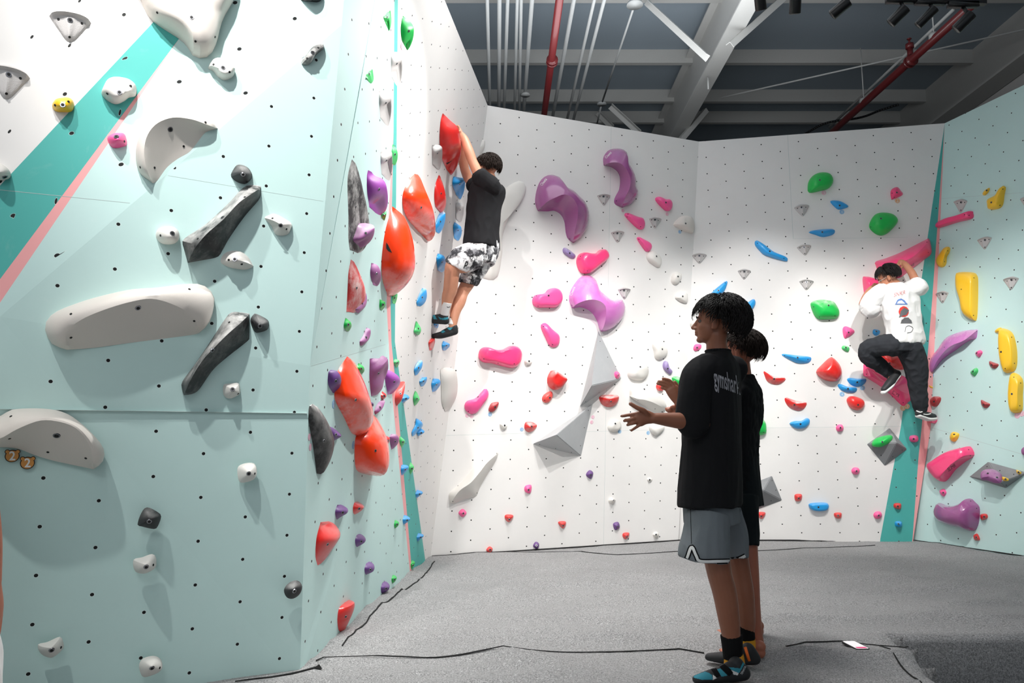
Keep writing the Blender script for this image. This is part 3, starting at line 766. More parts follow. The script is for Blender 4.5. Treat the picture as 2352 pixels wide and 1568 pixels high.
ridge('0', 'F', 'cream', '153,803 120,790 104,760 108,735 130,715 180,695 230,680 300,665 360,661 430,652 465,655 488,675 491,700 480,740 457,765', '156,803 152,765 185,735 240,711 300,693 350,686 400,700 438,722 453,745 457,764', '157,803 220,798 300,787 380,777 440,769 457,765', .17,
      'largest cream hold, a long sloping shelf in the middle of the left wall', b1=1, b2=.1, bolts='317,707', screws='163,721 163,775 435,664 446,737', boltr=.013)
ridge('0', 'F', 'cream', '-95,1035 -80,985 -40,957 0,955 30,940 100,938 150,948 190,975 225,1010 239,1035 235,1060 215,1077', '-93,1035 -50,1020 0,1007 40,985 90,966 130,967 170,980 195,1005 210,1035 215,1075', '-92,1036 -40,1030 0,1027 40,1030 80,1045 120,1057 170,1068 213,1077', .17,
      'cream half-moon hold at the lower left, above the two bear tags', b1=1, b2=.1, bolts='130,1000', screws='25,956 22,1007 110,1038 227,1012 197,1052', boltr=.014)
dome('0', 'G', 'cream', '300,-60 325,5 350,48 412,90 430,108 447,131 478,130 497,100 510,50 545,-40 480,-160 380,-160', .12, 'large pale cream hold cut by the top edge, over the end of the teal stripe', prof='slab', bolts='440,40', screws='361,29 449,95 494,85', group='large cream holds')
dome('b', 'G', 'white', '305,615 345,550 410,540 480,560 540,630 545,655 520,700 455,722 395,695 350,640', .06, 'white leaf-shaped hold high on the left wall below the cream hold', prof='slab', bolts='440,610', screws='499,648 355,580')
dome('b', 'G', 'mottle', '1135,-40 1145,5 1230,15 1290,20 1330,-5 1320,-70 1180,-80', .06, 'dark mottled hold cut off by the top edge of the photo', nb=True)
dome('b', 'G', 'mottle', '1145,560 1160,530 1200,480 1240,430 1290,405 1340,405 1348,430 1320,460 1270,500 1240,550 1215,578 1155,583', .05, 'grey chalk-covered curved bar hold near the top of the left wall', bolts='1248,475', screws='1197,525 1298,430')
dome('d', 'F', 'charcoal', '785,200 815,140 845,110 900,115 950,150 978,205 960,250 915,283 850,270 800,235', .08, 'dark grey rounded hold just above the upper long black hold', prof='soft', apex='890,190', bolts='895,198', screws='928,262')
ridge('d', 'F', 'black', '395,990 360,860 348,800 400,750 560,645 760,460 870,340 930,298 1000,293 1055,305', '398,990 450,880 560,740 720,600 850,460 960,380 1055,318', '402,992 530,970 665,940 710,880 760,790 840,670 930,550 1010,460 1050,400 1057,315', .12,
      'upper of the two long black faceted holds, wide end at the lower left', b1=.15, b2=.15, bolts='710,585', screws='487,777 910,402', env=.3)
ridge('g', 'F', 'black', '360,812 345,760 348,690 450,550 600,330 730,130 790,68 870,66 950,78', '362,811 430,660 530,500 650,370 760,260 870,165 952,85', '366,812 440,800 500,760 620,590 740,480 880,370 940,320 952,290 953,95', .12,
      'lower of the two long black faceted holds, wide end at the upper right', b1=.15, b2=.15, bolts='618,408', screws='770,157', env=.3)
dome('d', 'F', 'white', '108,740 130,690 190,668 260,672 310,710 318,760 295,810 240,828 170,822 125,790', .085, 'white rounded hold left of the upper long black hold', apex='230,745', bolts='258,728', screws='151,747')
dome('g', 'F', 'charcoal', '960,140 985,90 1015,80 1110,130 1128,170 1110,225 1020,250 985,220', .075, 'dark grey hold touching the wide end of the lower long black hold', prof='soft', apex='1045,185', bolts='1047,190', screws='983,153')
dome('d', 'F', 'white', '1088,590 1140,560 1190,555 1290,610 1335,650 1325,690 1300,735 1230,750 1180,730 1150,660', .07, 'white curled hold with a pointed left horn right of the upper black hold', prof='soft', apex='1235,650', bolts='1233,657', screws='1160,593 1286,690')
dome('d', 'F', 'white', '693,985 720,915 790,885 870,890 940,940 980,1010 985,1030 920,1055 850,1050 760,1030', .07, 'white shell-shaped hold below the upper black hold', prof='soft', apex='850,965', bolts='820,962', screws='766,967 883,1006')
dome('g', 'F', 'white', '715,790 720,720 760,708 850,703 868,760 865,800 820,830 775,843 735,830', .06, 'small white square knob to the right of the lower black hold tip', prof='soft', apex='800,765', bolts='800,760', screws='851,799')
dome('g', 'F', 'white', '845,1470 880,1435 950,1420 1000,1430 1018,1480 1012,1540 975,1580 880,1600 850,1560', .065, 'white knob alone at mid height near the right edge of the left wall', prof='soft', apex='945,1510', bolts='946,1518', screws='1000,1518')
dome('h', 'F', 'charcoal', '1015,400 1040,320 1085,272 1175,315 1188,350 1160,420 1130,432 1040,412', .055, 'black rounded-square hold low on the left wall', prof='soft', apex='1102,360', bolts='1102,376')
dome('h', 'F', 'white', '985,660 1050,640 1120,617 1150,640 1150,710 1100,750 1050,762 995,740', .06, 'white knob directly below the black square hold', prof='soft', apex='1075,695', bolts='1079,712', screws='1131,697')
dome('i', 'F', 'charcoal', '1035,885 1060,840 1110,812 1150,820 1170,860 1150,915 1100,947 1055,935', .05, 'dark oval disc hold beside the wall corner near the floor', prof='soft', bolts='1112,890')
dome('h', 'F', 'white', '280,1285 350,1265 440,1227 465,1260 468,1310 420,1360 370,1383 300,1350', .06, 'white knob at the bottom left of the left wall', prof='soft', apex='375,1310', bolts='381,1326', screws='450,1306')
dome('h', 'F', 'white', '1027,1430 1060,1385 1140,1368 1190,1400 1197,1460 1150,1500 1065,1525 1035,1490', .065, 'lowest white knob, touching the bottom edge area of the left wall', prof='soft', apex='1118,1445', bolts='1122,1458', screws='1179,1456')
dome('0', 'G', 'white', '-30,372 0,377 20,390 25,404 12,413 -20,410', .07, 'small white hold end at the left edge beside the teal stripe', bolts='11,406')
# two bear-shaped number tags
TAGO = simple('orange_tag', srgb(214, 148, 76), .5); TAGK = simple('tag_outline', srgb(52, 38, 30), .6); PKT = simple('pink_sticker', srgb(240, 178, 200), .6); BLT = simple('blue_sticker', srgb(120, 182, 228), .6); ORT = simple('orange_sticker', srgb(240, 180, 120), .6)
def beartag(cx, cy, r, label):
    p, n = PLN['F']; c = hitp(cx, cy, p, n, off=.002); s = np.linalg.norm(hitp(cx + r, cy, p, n) - c)
    q = V(n).to_track_quat('Z', 'Y').to_matrix(); rt = np.cross([0, 0, 1], n); rt /= np.linalg.norm(rt); up = np.cross(n, rt)
    def plate(sc, d, mat, name, parent):
        bm = bmesh.new()
        for dx, dz, rr in ((0, 0, 1), (-.72, .72, .36), (.72, .72, .36)):
            disc(bm, V(c + rt * dx * s * .97 + up * dz * s * .97 + n * d), V(n), s * rr - sc, .003, 30)
        return bmobj(name, bm, mat, parent=parent, smooth=False, loc=c)
    o = plate(0, .001, TAGK, 'bear_number_tag', None); tag(o, label, 'tag', 'bear-shaped number tags')
    f = plate(s * .09, .0025, TAGO, 'tag_face', o)
    text_on('number', f, '2', (cx - r * .42, cy + r * .55), (r * .85, 0), (0, -r * 1.2), WPRINT, parent=o, bold=.02, bv=bvh_of(o), off=.0035)
beartag(28, 1047, 17, 'orange bear-shaped tag numbered 2, left one under the cream half-moon hold')
beartag(63, 1063, 17, 'orange bear-shaped tag numbered 2, right one under the cream half-moon hold')

# ------------------------------------------------------------------ side wall (narrow mint wall seen edge-on)
S = lambda fr, c, L, Sx, lab, **k: side3(fr, 'S', c, L, Sx, lab, **k)
S('k', 'mottle', '125,522 82,720 90,1100 90,1330 105,1448', '127,520 190,680 215,850 205,1100 170,1270 107,1450', 'tall chalk-covered black hold, pointed at both ends, on the narrow mint side wall', d=.45)
S('k', 'violet', '292,632 280,700 285,850 305,1008', '293,630 370,690 440,720 482,790 470,870 420,930 307,1010', 'large violet hold right of the tall black pointed hold', d=.4)
S('k', 'mauve', '187,1190 160,1270 135,1350 170,1390', '190,1180 270,1175 350,1200 352,1250 290,1320 175,1392', 'pale violet chalky pinch at the foot of the tall black pointed hold', d=.2)
S('k', 'green', '455,1060 425,1080 445,1137', '485,1050 478,1085 450,1138', 'tiny green hold left of the big orange hold tip', d=.08)
o = S('0', 'orange', '900,475 885,530 877,590 878,640 890,677', '902,474 930,500 948,550 953,600 945,630 925,655 892,679', 'biggest orange-red rounded hold with a black mark, over the pink stripe end', d=.5, bolt=False)
decal('printed_mark', o, 'k', '480,1372 500,1400 510,1420 540,1482 500,1462 480,1435', INK)
S('l', 'redwhite', '115,207 90,350 80,550 70,738', '117,205 180,300 232,450 215,580 150,690 73,745', 'red crescent hold whitened by chalk below the tall black pointed hold', d=.35)
S('l', 'mauve', '325,242 315,350 343,463', '327,240 390,265 420,330 400,400 347,466', 'mauve two-holed hold left of the big orange-red hold', d=.2)
S('l', 'mauve', '240,537 205,620 152,710 173,750', '243,535 275,560 262,650 220,710 177,754', 'mauve curved hold tucked behind the chalky red crescent', d=.14)
S('l', 'green', '412,617 408,690 418,723', '416,615 465,640 466,670 420,726', 'green knob left of the pink stripe, below the big orange hold', d=.1)
S('l', 'green', '58,807 42,890 62,938', '61,805 115,850 107,890 64,941', 'green knob right under the chalky red crescent', d=.12)
S('l', 'mauve', '275,907 240,990 207,1045 210,1090', '278,905 318,930 302,1000 270,1050 213,1093', 'small mauve banana hold above the seam of the side wall', d=.12)
S('m', 'orange', '480,172 385,320 355,480 357,620 450,800 520,950 568,984', '483,170 540,230 640,450 715,680 727,820 700,920 640,975 572,986', 'huge glossy red hold, upper one of the overlapping pair on the side wall', d=.55)
S('m', 'orange', '735,770 640,880 575,985 558,1100 565,1300 600,1360 698,1390', '738,750 810,880 870,1000 900,1130 907,1280 880,1370 820,1402 702,1392', 'huge glossy red hold, lower one of the overlapping pair on the side wall', d=.5)
S('m', 'purple', '310,312 287,340 287,460 333,548', '312,310 370,320 412,370 407,440 375,500 337,551', 'purple hold pressed against the left of the upper huge red hold', d=.16)
S('m', 'green', '595,242 580,300 603,349', '598,240 648,275 646,320 606,352', 'green knob right of the upper huge red hold', d=.13)
S('m', 'mauve', '713,197 711,400 727,578', '720,192 820,190 835,158 900,200 890,260 850,340 830,470 780,550 731,582', 'tall mauve block hold with a bent top, beside the pink stripe', d=.3)
S('m', 'violet', '880,302 868,380 896,563', '882,300 950,330 1012,380 1020,430 975,500 900,567', 'violet hold crossing the pink and teal stripes', d=.28)
S('m', 'red', '840,532 826,580 838,618', '842,530 880,560 879,590 843,622', 'small red knob between the mauve block and the violet hold', d=.09)
S('m', 'coral', '1020,437 985,520 970,610 988,676', '1024,432 1075,435 1070,520 1042,620 993,681', 'flat coral-red hold standing on the teal stripe', d=.1)
S('m', 'blue', '1065,557 1042,600 1042,648', '1068,555 1112,575 1117,605 1046,650', 'blue cone behind the coral-red flat hold', d=.13)
S('m', 'purple', '712,638 706,668 714,700', '716,636 748,650 750,675 718,702', 'tiny purple cone right of the upper huge red hold', d=.08)
S('m', 'mauve', '840,617 790,660 760,730 768,766', '843,615 869,627 852,690 820,735 773,769', 'slim mauve curved hold under the small red knob', d=.1)
S('m', 'black', '120,659 90,690 83,830 130,1100 165,1368', '123,657 190,740 262,870 312,1020 314,1120 285,1250 235,1372 170,1377', 'black crescent hold on the corner edge of the side wall', d=.3)
S('m', 'purple', '295,894 285,930 313,1046', '299,892 350,920 407,975 402,1005 318,1049', 'purple cone on the right side of the black crescent hold', d=.16)
S('m', 'red', '885,992 870,1030 883,1088', '888,990 919,1010 907,1060 887,1091', 'small red hold beside the lower huge red hold', d=.09)
S('m', 'mauve', '930,972 915,1010 933,1128', '935,970 985,975 1012,1010 997,1070 938,1132', 'mauve rounded hold left of the pink stripe, low on the wall', d=.18)
S('m', 'greenpale', '1020,992 1018,1050 1038,1108', '1024,990 1076,1040 1052,1090 1042,1112', 'green hold on the teal stripe next to a mauve rounded hold', d=.12)
S('m', 'blue', '1040,1287 1032,1340 1040,1393', '1043,1285 1095,1290 1113,1315 1080,1360 1043,1396', 'blue cone on the pink stripe edge, above the floor part', d=.16)
S('m', 'greenpale', '1125,1260 1115,1330 1128,1385', '1130,1257 1166,1300 1160,1340 1132,1390', 'green hold on the right rim of the teal stripe', d=.1)
S('m', 'greenpale', '965,200 960,245 982,283', '970,197 1016,212 1005,255 985,287', 'green hold near the bend of the teal stripe', d=.1)
S('n', 'purple', '378,355 357,430 370,503', '381,353 440,375 476,400 479,440 430,470 373,506', 'purple cone, highest of the purple cone row near the floor', d=.17)
S('n', 'red', '550,320 535,390 540,456', '553,318 600,335 646,370 642,400 590,440 543,459', 'red cone beside the highest purple cone', d=.17)
S('n', 'red', '207,532 165,700 155,880 175,972', '210,530 300,590 350,650 372,710 345,770 270,870 179,976', 'large plain red hold low on the side wall', d=.36)
S('n', 'purple', '575,657 557,720 567,793', '578,655 630,670 664,710 657,745 570,796', 'second purple cone down the side wall', d=.16)
S('n', 'purple', '675,947 655,1010 662,1075', '678,945 735,965 757,1000 747,1040 665,1078', 'third purple cone down the side wall', d=.16)
S('n', 'purple', '840,1152 825,1210 830,1266', '843,1150 895,1175 916,1205 895,1240 833,1269', 'lowest purple cone, just above the grey mat', d=.16)
S('n', 'green', '970,512 962,560 968,596', '973,510 1011,535 1006,570 971,599', 'small green knob left of the teal stripe bottom', d=.1)
S('n', 'green', '945,1080 935,1120 942,1163', '948,1078 989,1100 976,1140 945,1166', 'small green knob right of the lowest purple cone', d=.1)
S('n', 'blue', '1065,462 1052,510 1058,558', '1068,460 1115,480 1126,510 1061,561', 'blue cone on the thin lower end of the pink stripe', d=.14)
S('n', 'blue', '1205,647 1192,690 1200,733', '1208,645 1255,655 1269,675 1245,700 1203,736', 'lowest blue cone on the teal stripe', d=.14)
S('n', 'blue', '1200,202 1182,240 1187,286', '1203,200 1250,215 1255,240 1190,289', 'blue cone on the right rim of the teal stripe', d=.14)
S('n', 'green', '1145,927 1135,970 1140,1018', '1148,925 1176,945 1166,985 1143,1021', 'lowest green knob at the foot of the teal stripe', d=.1)
S('o', 'red', '1125,397 1070,450 1050,560 1060,680 1088,718', '1130,392 1190,385 1234,400 1227,480 1180,600 1130,700 1093,722', 'lowest red hold, just above the grey mat at the side wall', d=.26)
S('j', 'green', '598,130 540,175 527,220 553,276', '606,124 600,190 590,235 557,279', 'green faceted hold at the top of the side wall', d=.15)
S('j', 'greenpale', '382,838 325,870 313,930', '390,830 372,900 335,945', 'small green hold fading into glare high on the side wall', d=.12)
def sw(fr, L, Sx, lab, k='S', color='greyw'):
    o = side3(fr, k, color, L, Sx, lab, d=.26, b1=.9, b2=.6); o.name = 'wedge_hold'; o['group'] = 'wedge-shaped light grey holds'; return o
sw('j', '617,624 617,800 625,928', '618,621 700,628 747,680 745,730 705,780 690,830 627,931', 'light grey wedge hold, topmost one over the teal stripe edge')
sw('j', '473,1090 475,1250 487,1411', '474,1087 570,1090 620,1150 612,1210 580,1240 545,1310 489,1414', 'light grey wedge hold, second from the top on the side wall')
sw('k', '420,445 422,560 432,668', '421,440 500,420 537,445 537,490 500,530 480,590 434,671', 'light grey wedge hold in front of a green hold on the side wall')
S('k', 'greenpale', '545,367 535,430 530,500 533,553', '548,365 591,420 592,470 558,540 536,556', 'pale green hold behind the third wedge, against the teal line', d=.14)
S('l', 'greenpale', '565,1227 557,1270 578,1309', '569,1225 611,1240 602,1280 581,1313', 'pale green hold at the level of the huge red hold top, on the teal stripe') if False else None
S('l', 'greenpale', '562,545 540,590 548,655', '592,528 592,572 552,661', 'pale green hold under the big orange hold, on the teal stripe', d=.12)

# ------------------------------------------------------------------ overhanging white wall
Wl = lambda fr, c, L, Sx, lab, **k: side3(fr, 'W', c, L, Sx, lab, **k)
Wl('j', 'green', '755,192 735,330 748,480 788,548', '758,190 850,260 892,345 862,440 792,551', 'large green faceted hold at the very top left of the overhanging white wall', d=.16)
o = Wl('k', 'red', '1060,47 1040,130 1030,300 1045,480 1103,626', '1063,45 1140,120 1215,190 1240,300 1245,390 1170,530 1107,629', 'big red hold gripped by the hanging climber', d=.45, bolt=False)
RED_GRIP = o
decal('printed_mark', o, 'k', '1095,555 1130,545 1165,525 1125,560 1105,572', INK)
sw('k', '952,372 955,480 958,568', '953,370 1030,375 1056,410 1022,470 960,571', 'light grey wedge hold at the left of the gripped red hold', k='W')
Wl('k', 'orange', '768,670 700,750 650,880 652,1000 700,1130 830,1280 878,1304', '772,668 820,690 880,830 950,1000 980,1130 977,1230 930,1290 882,1306', 'large orange-red hold with a chalk-pink lower face, above the biggest orange hold', d=.5)
Wl('k', 'red', '1020,682 985,780 975,900 985,1000 1008,1030', '1022,680 1060,760 1087,870 1077,950 1012,1033', 'slim red hold between the orange-red hold and the hanging climber', d=.32)
Wl('k', 'blue', '1170,697 1163,780 1198,880', '1174,695 1230,705 1281,715 1285,750 1240,820 1202,884', 'blue hold beside the hanging climber\'s shoulder', d=.3)
sw('k', '1197,970 1197,1050 1197,1128', '1199,968 1250,968 1280,1000 1252,1050 1199,1132', 'light grey wedge hold left of the hanging climber\'s back', k='W')
Wl('k', 'bluechalk', '1040,1062 1010,1110 985,1200 993,1263', '1043,1058 1087,1070 1077,1130 1030,1220 997,1266', 'chalky blue hold right of the large orange-red hold', d=.2)
Wl('k', 'blue', '1182,1167 1170,1220 1180,1328', '1185,1165 1247,1210 1247,1250 1183,1333', 'blue hold beside the hanging climber\'s waist', d=.25)
Wl('l', 'blue', '1010,145 997,200 1010,316', '1013,143 1070,165 1089,215 1062,280 1013,319', 'blue hold left of the hanging climber\'s shorts', d=.25)
Wl('l', 'bluechalk', '850,502 820,560 792,640 798,678', '853,500 890,510 887,570 850,640 802,683', 'pale blue hold above the hanging climber\'s toes', d=.2)
Wl('l', 'greenpale', '785,840 775,900 765,950 792,976', '788,838 831,900 827,950 796,981', 'pale green hold below the hanging climber\'s toes', d=.15)
Wl('l', 'blue', '968,858 970,880 983,903', '1020,858 1015,880 987,906', 'blue hold half hidden between the climber\'s two shoes', d=.12)
RED_FOOT = Wl('l', 'red', '940,1017 915,1060 925,1136', '944,1015 981,1020 967,1070 928,1141', 'small red foothold under the hanging climber\'s toe', d=.16, bolt=False)
Wl('l', 'blue', '1065,1045 1053,1090 1060,1136', '1069,1043 1120,1065 1130,1085 1063,1139', 'blue cone right of the small red foothold', d=.18)
Wl('l', 'bluechalk', '820,1242 790,1280 768,1340 776,1393', '823,1240 851,1250 842,1310 800,1370 780,1399', 'upper pale blue curved hold in the low cluster of the overhang', d=.15)
Wl('l', 'blue', '850,1420 822,1460 836,1508', '854,1418 898,1415 882,1460 840,1511', 'small blue slanted hold, left of the cluster by the white volume', d=.15)
Wl('l', 'blue', '960,1434 945,1490 955,1563', '964,1430 1020,1435 1037,1470 1000,1520 959,1568', 'blue hold touching the large white volume', d=.2)
Wl('m', 'greenpale', '1180,527 1162,600 1172,673', '1183,525 1216,590 1219,620 1176,677', 'pale green hold left of the large white volume', d=.14)
Wl('m', 'blue', '1190,810 1180,880 1147,950 1150,988', '1194,806 1251,850 1237,900 1190,950 1153,995', 'blue looped hold low on the overhanging wall', d=.2)
Wl('m', 'blue', '1215,922 1200,960 1210,989', '1238,908 1276,940 1264,962 1213,993', 'small blue hold tucked under the blue looped hold', d=.1)
Wl('m', 'white', '1445,302 1440,340 1450,500 1455,650 1488,733', '1448,300 1510,285 1590,310 1613,400 1595,540 1540,660 1493,736', 'large smooth white volume at the foot of the overhanging wall', d=.5, name='climbing_volume', cat='volume', bolt=False)

# ------------------------------------------------------------------ back left white wall
Bd = lambda fr, c, O, h, lab, **k: dome(fr, 'B', c, O, h, lab, **k)
wedge('p', 'B', '937,612', '1083,622', '1010,740', 'light grey wedge hold between the two upper plum holds')
wedge('p', 'B', '1523,874', '1657,887', '1585,998', 'light grey wedge hold right of a pink drop-shaped hold')
wedge('p', 'B', '1093,1027', '1240,1032', '1165,1158', 'light grey wedge hold right of the large plum hold with the wide arch')
wedge('q', 'B', '1738,264', '1862,270', '1800,378', 'light grey wedge hold touching the top right of the light orchid hold')
o = ridge('p', 'B', 'plum', '270,805 240,720 250,600 290,480 360,410 440,397 490,425 540,520 640,570 720,640 780,690 830,780 843,880 820,1000 760,1100 670,1167', '275,800 380,700 480,650 560,620 640,640 695,700 722,780 715,900 690,1020 668,1160', '280,808 380,810 460,805 530,850 570,930 585,1050 610,1120 668,1167', .24,
      'largest glossy plum hold, arched like a saddle, left on the back wall', b1=.7, b2=-.35, screws='293,786 630,1120')
text_on('printed_word', o, 'Cheeta', (1180 + 318 / 4.9, 320 + 525 / 4.9), (12, -15.5), (-5, -3.6), WPRINT)
o = ridge('p', 'B', 'plum', '1012,292 1005,220 1030,160 1080,115 1160,100 1220,110 1258,150 1253,240 1320,350 1360,450 1365,530 1397,595 1370,670 1310,740 1220,770', '1016,288 1090,262 1180,262 1245,305 1298,390 1315,470 1300,560 1260,640 1215,765', '1018,294 1100,315 1170,370 1195,450 1185,560 1150,630 1130,680 1140,730 1218,770', .2,
      'tall hook-shaped glossy plum hold, highest on the back wall', b1=.7, b2=-.3, screws='1155,692')
text_on('printed_word', o, 'Cheeta', (1180 + 1040 / 4.9, 320 + 218 / 4.9), (13, -13.5), (-4, -3.6), WPRINT)
o = ridge('q', 'B', 'orchid', '1280,468 1250,400 1255,320 1300,230 1370,150 1440,135 1500,170 1520,260 1600,340 1680,390 1770,378 1808,450 1790,550 1720,640 1640,690 1575,703', '1285,463 1340,420 1440,385 1530,388 1592,420 1620,470 1618,560 1600,640 1574,698', '1288,470 1360,460 1430,480 1490,530 1530,600 1550,670 1572,703', .24,
      'light orchid glossy saddle hold above the tall grey pyramid volume', b1=.7, b2=-.35, screws='1280,440 1790,395 1730,622')
text_on('printed_word', o, 'Cheeta', (1020 + 1278 / 4.3545, 600 + 345 / 4.3545), (8, -20), (-5.5, -1.5), WPRINT)
Bd('p', 'lilac', '550,1260 555,1225 580,1220 640,1260 690,1305 680,1338 640,1335 570,1290', .05, 'small dark purple sliver hold left of the bean-shaped pink hold', bolts='630,1280')
Bd('p', 'hotpink', '703,1390 720,1310 770,1275 850,1285 920,1280 960,1245 1020,1243 1057,1300 1040,1355 950,1430 860,1500 800,1513 740,1490', .12, 'pink bean-shaped hold between the largest plum hold and the orchid hold', prof='slab', nb=True, screws='750,1315 830,1480')
Bd('p', 'pink', '1590,680 1605,650 1640,648 1700,675 1750,678 1778,720 1770,785 1740,808 1700,800 1640,745', .08, 'highest pink hold on the back wall, above a pink round sticker', bolts='1713,710')
Bd('p', 'pink', '1243,850 1265,827 1310,840 1390,872 1450,890 1473,950 1460,1005 1420,1015 1380,995 1290,910', .07, 'pink club-shaped hold at the foot of the tall hook-shaped plum hold', nb=True, screws='1286,840 1275,872 1428,982')
Bd('p', 'pink', '1387,1125 1400,1098 1440,1115 1530,1165 1550,1210 1530,1255 1495,1263 1465,1240', .06, 'pink club-shaped hold right of a wedge, third from the top', nb=True, screws='1407,1122')
Bd('p', 'cream', '1795,960 1860,880 1940,858 2010,890 2025,980 2010,1055 1930,1040 1850,1000', .08, 'pale cream hold near the wall fold, blue sticker under it', bolts='1935,946')
Bd('p', 'white', '1490,1330 1500,1280 1560,1255 1620,1290 1660,1360 1640,1440 1590,1430 1520,1380', .06, 'white lumpy hold right under the third pink club-shaped hold', bolts='1607,1315')
Bd('s', 'white', '700,190 715,130 760,105 800,130 795,180 760,230 715,225', .06, 'white oval hold near the fold above the standing boys', bolts='772,152')
Bd('s', 'white', '740,355 780,310 850,310 865,360 855,420 800,405 755,380', .06, 'white ear-shaped hold above left of the tall boy\'s hair', bolts='820,350')
Bd('s', 'white', '512,830 560,805 610,820 655,880 650,940 590,985 540,965 525,900', .07, 'white egg-shaped hold left of the tall boy\'s chin', bolts='615,878')
Bd('s', 'white', '262,1110 290,1050 350,1015 430,1015 470,1080 455,1150 400,1190 320,1185 275,1160', .08, 'large white round brain-like hold right of the tall grey pyramid', bolts='395,1055')
Bd('s', 'lilac', '617,1040 630,1000 660,1000 680,1060 712,1100 695,1133 660,1110 625,1075', .05, 'pale lilac sliver hold above the raised hand', bolts='670,1072')
ridge('s', 'B', 'white', '285,1343 290,1270 340,1230 420,1225 500,1280 580,1350 640,1420 647,1475', '287,1347 370,1375 440,1385 520,1410 590,1445 646,1478', '290,1350 340,1390 420,1440 480,1480 540,1505 600,1505 645,1482', .14, 'long white shell hold behind the boys\' outstretched hands', b1=1, b2=0, bolts='435,1278', screws='372,1392 543,1475')
Bd('r', 'white', '1590,220 1610,170 1660,140 1710,160 1718,215 1680,255 1620,258', .06, 'white round hold behind the tall boy\'s fingertips', bolts='1667,180')
Bd('z', 'white', '415,1485 440,1450 560,1460 575,1500 520,1550 480,1568 440,1540', .06, 'white hold partly hidden under the tall boy\'s forearm', nb=True)
Bd('q', 'pink', '880,390 900,345 940,330 1000,320 1040,280 1100,267 1150,290 1175,345 1165,410 1110,460 1000,463 930,462 890,435', .1, 'pink kidney-shaped hold left of the light orchid hold', prof='slab', bolts='1045,342', screws='925,345 940,447')
Bd('q', 'pink', '965,655 985,620 1020,620 1080,680 1140,730 1155,775 1140,840 1095,862 1050,840 1010,760', .07, 'pink teardrop hold left of the tall grey pyramid tip', nb=True, screws='993,652 1085,833')
Bd('q', 'hotpink', '345,930 360,880 410,855 490,880 580,880 660,845 730,855 770,910 765,990 730,1045 670,1067 580,1050 470,1020 390,1010 350,975', .11, 'widest pink hold, a chalky dog-bone shape left on the back wall', prof='slab', nb=True, screws='397,975 540,1018 702,1025', apex='560,930')
Bd('q', 'pink', '203,1440 230,1395 310,1370 370,1310 410,1270 440,1300 435,1360 380,1440 320,1515 260,1523 215,1490', .08, 'curved pink hold low near the left corner, two pink stickers below', bolts='340,1355', screws='243,1500')
Bd('q', 'white', '800,1000 835,950 875,1000 860,1035 820,1040', .04, 'tiny white hold right of the dog-bone pink hold', bolts='850,998')
Bd('q', 'redchalk', '1030,1190 1040,1140 1075,1088 1130,1110 1210,1170 1190,1220 1150,1270 1095,1285 1045,1250', .13, 'red cup-shaped hold with a chalky rim, left of the grey pyramids', prof='slab', apex='1120,1170', nb=True)
Bd('q', 'coral', '978,1375 1000,1330 1060,1298 1083,1320 1075,1370 1040,1410 1000,1410', .05, 'small red hold just below the red cup-shaped hold', bolts='1057,1363', screws='1005,1390')
Bd('q', 'redchalk', '1550,1375 1570,1340 1650,1335 1730,1338 1750,1365 1720,1430 1660,1458 1590,1440', .09, 'red half-round ledge hold right of the lower tip of the tall pyramid', prof='soft', apex='1655,1380', bolts='1669,1400')
Bd('q', 'maroon', '443,1480 470,1420 520,1405 545,1410 530,1460 495,1500 460,1505', .05, 'small dark red hold right of the curved pink hold', bolts='510,1457')
def pyramid(fr, k, color, corners, apex, h, label, screws=''):
    O = pts(fr, corners); a = pts(fr, apex)[0]; p, n = PLN[k]
    base = [hitp(x, y, p, n) for x, y in O]; ap = hitp(a[0], a[1], p, n, off=h)
    bm = bmesh.new(); vs = [bm.verts.new(b) for b in base]; t = bm.verts.new(ap); bm.faces.new(vs)
    for i in range(len(vs)): bm.faces.new([vs[i], vs[(i+1) % len(vs)], t])
    bmesh.ops.bevel(bm, geom=bm.edges[:] + bm.verts[:], offset=.006, segments=2, affect='EDGES')
    o = finish(bm, 'climbing_volume', color, label, 'volume', color, np.mean(base, axis=0), [], pts(fr, screws), .011, smooth=False)
    faces = [pl3(base[i], base[(i+1) % len(base)], ap) for i in range(len(base))]
    return o, faces
P1, F1 = pyramid('q', 'B', 'grey', '1543,687 1776,1172 1358,1457', '1478,1243', .32, 'tall grey three-sided pyramid volume under the light orchid hold', screws='1560,800 1635,958 1415,1402 1550,1310')
P2, F2 = pyramid('r', 'B', 'grey', '1450,-14 1335,498 860,380', '1092,290', .30, 'lower grey three-sided pyramid volume, point to the left', screws='1404,50 1365,220 1327,395 930,382 1085,422 1240,460')
def on_plane(key, pln): PLN[key] = pln; return key
on_plane('P1a', F1[0])
dome('q', 'P1a', 'pink', '1702,1120 1715,1100 1740,1103 1758,1130 1755,1160 1735,1175 1712,1160', .04, 'tiny pink knob bolted on the right edge of the tall grey pyramid', prof='soft', bolts='1743,1136')
ridge('r', 'B', 'white', '60,955 50,860 130,785 220,690 320,570 430,445 480,430 525,463', '64,955 150,835 260,755 350,650 420,560 522,472', '72,960 110,955 200,915 308,892 350,800 420,680 500,550 527,475', .14, 'long white limb-shaped hold low on the back wall, near the left corner', b1=.4, b2=.2, screws='135,785 372,540 512,470 85,938 320,855')
Bd('r', 'redchalk', '780,215 795,165 850,163 905,195 880,240 830,265 795,250', .07, 'red beak-shaped hold left of the lower grey pyramid', prof='soft', bolts='853,208')
Bd('r', 'white', '540,185 580,170 610,195 600,230 570,237', .04, 'small white hold left of the red beak-shaped hold', bolts='590,198')
Bd('r', 'pink', '780,820 795,783 850,780 843,855 800,852', .05, 'small pink square knob right of the long white limb-shaped hold', prof='soft', bolts='823,825')
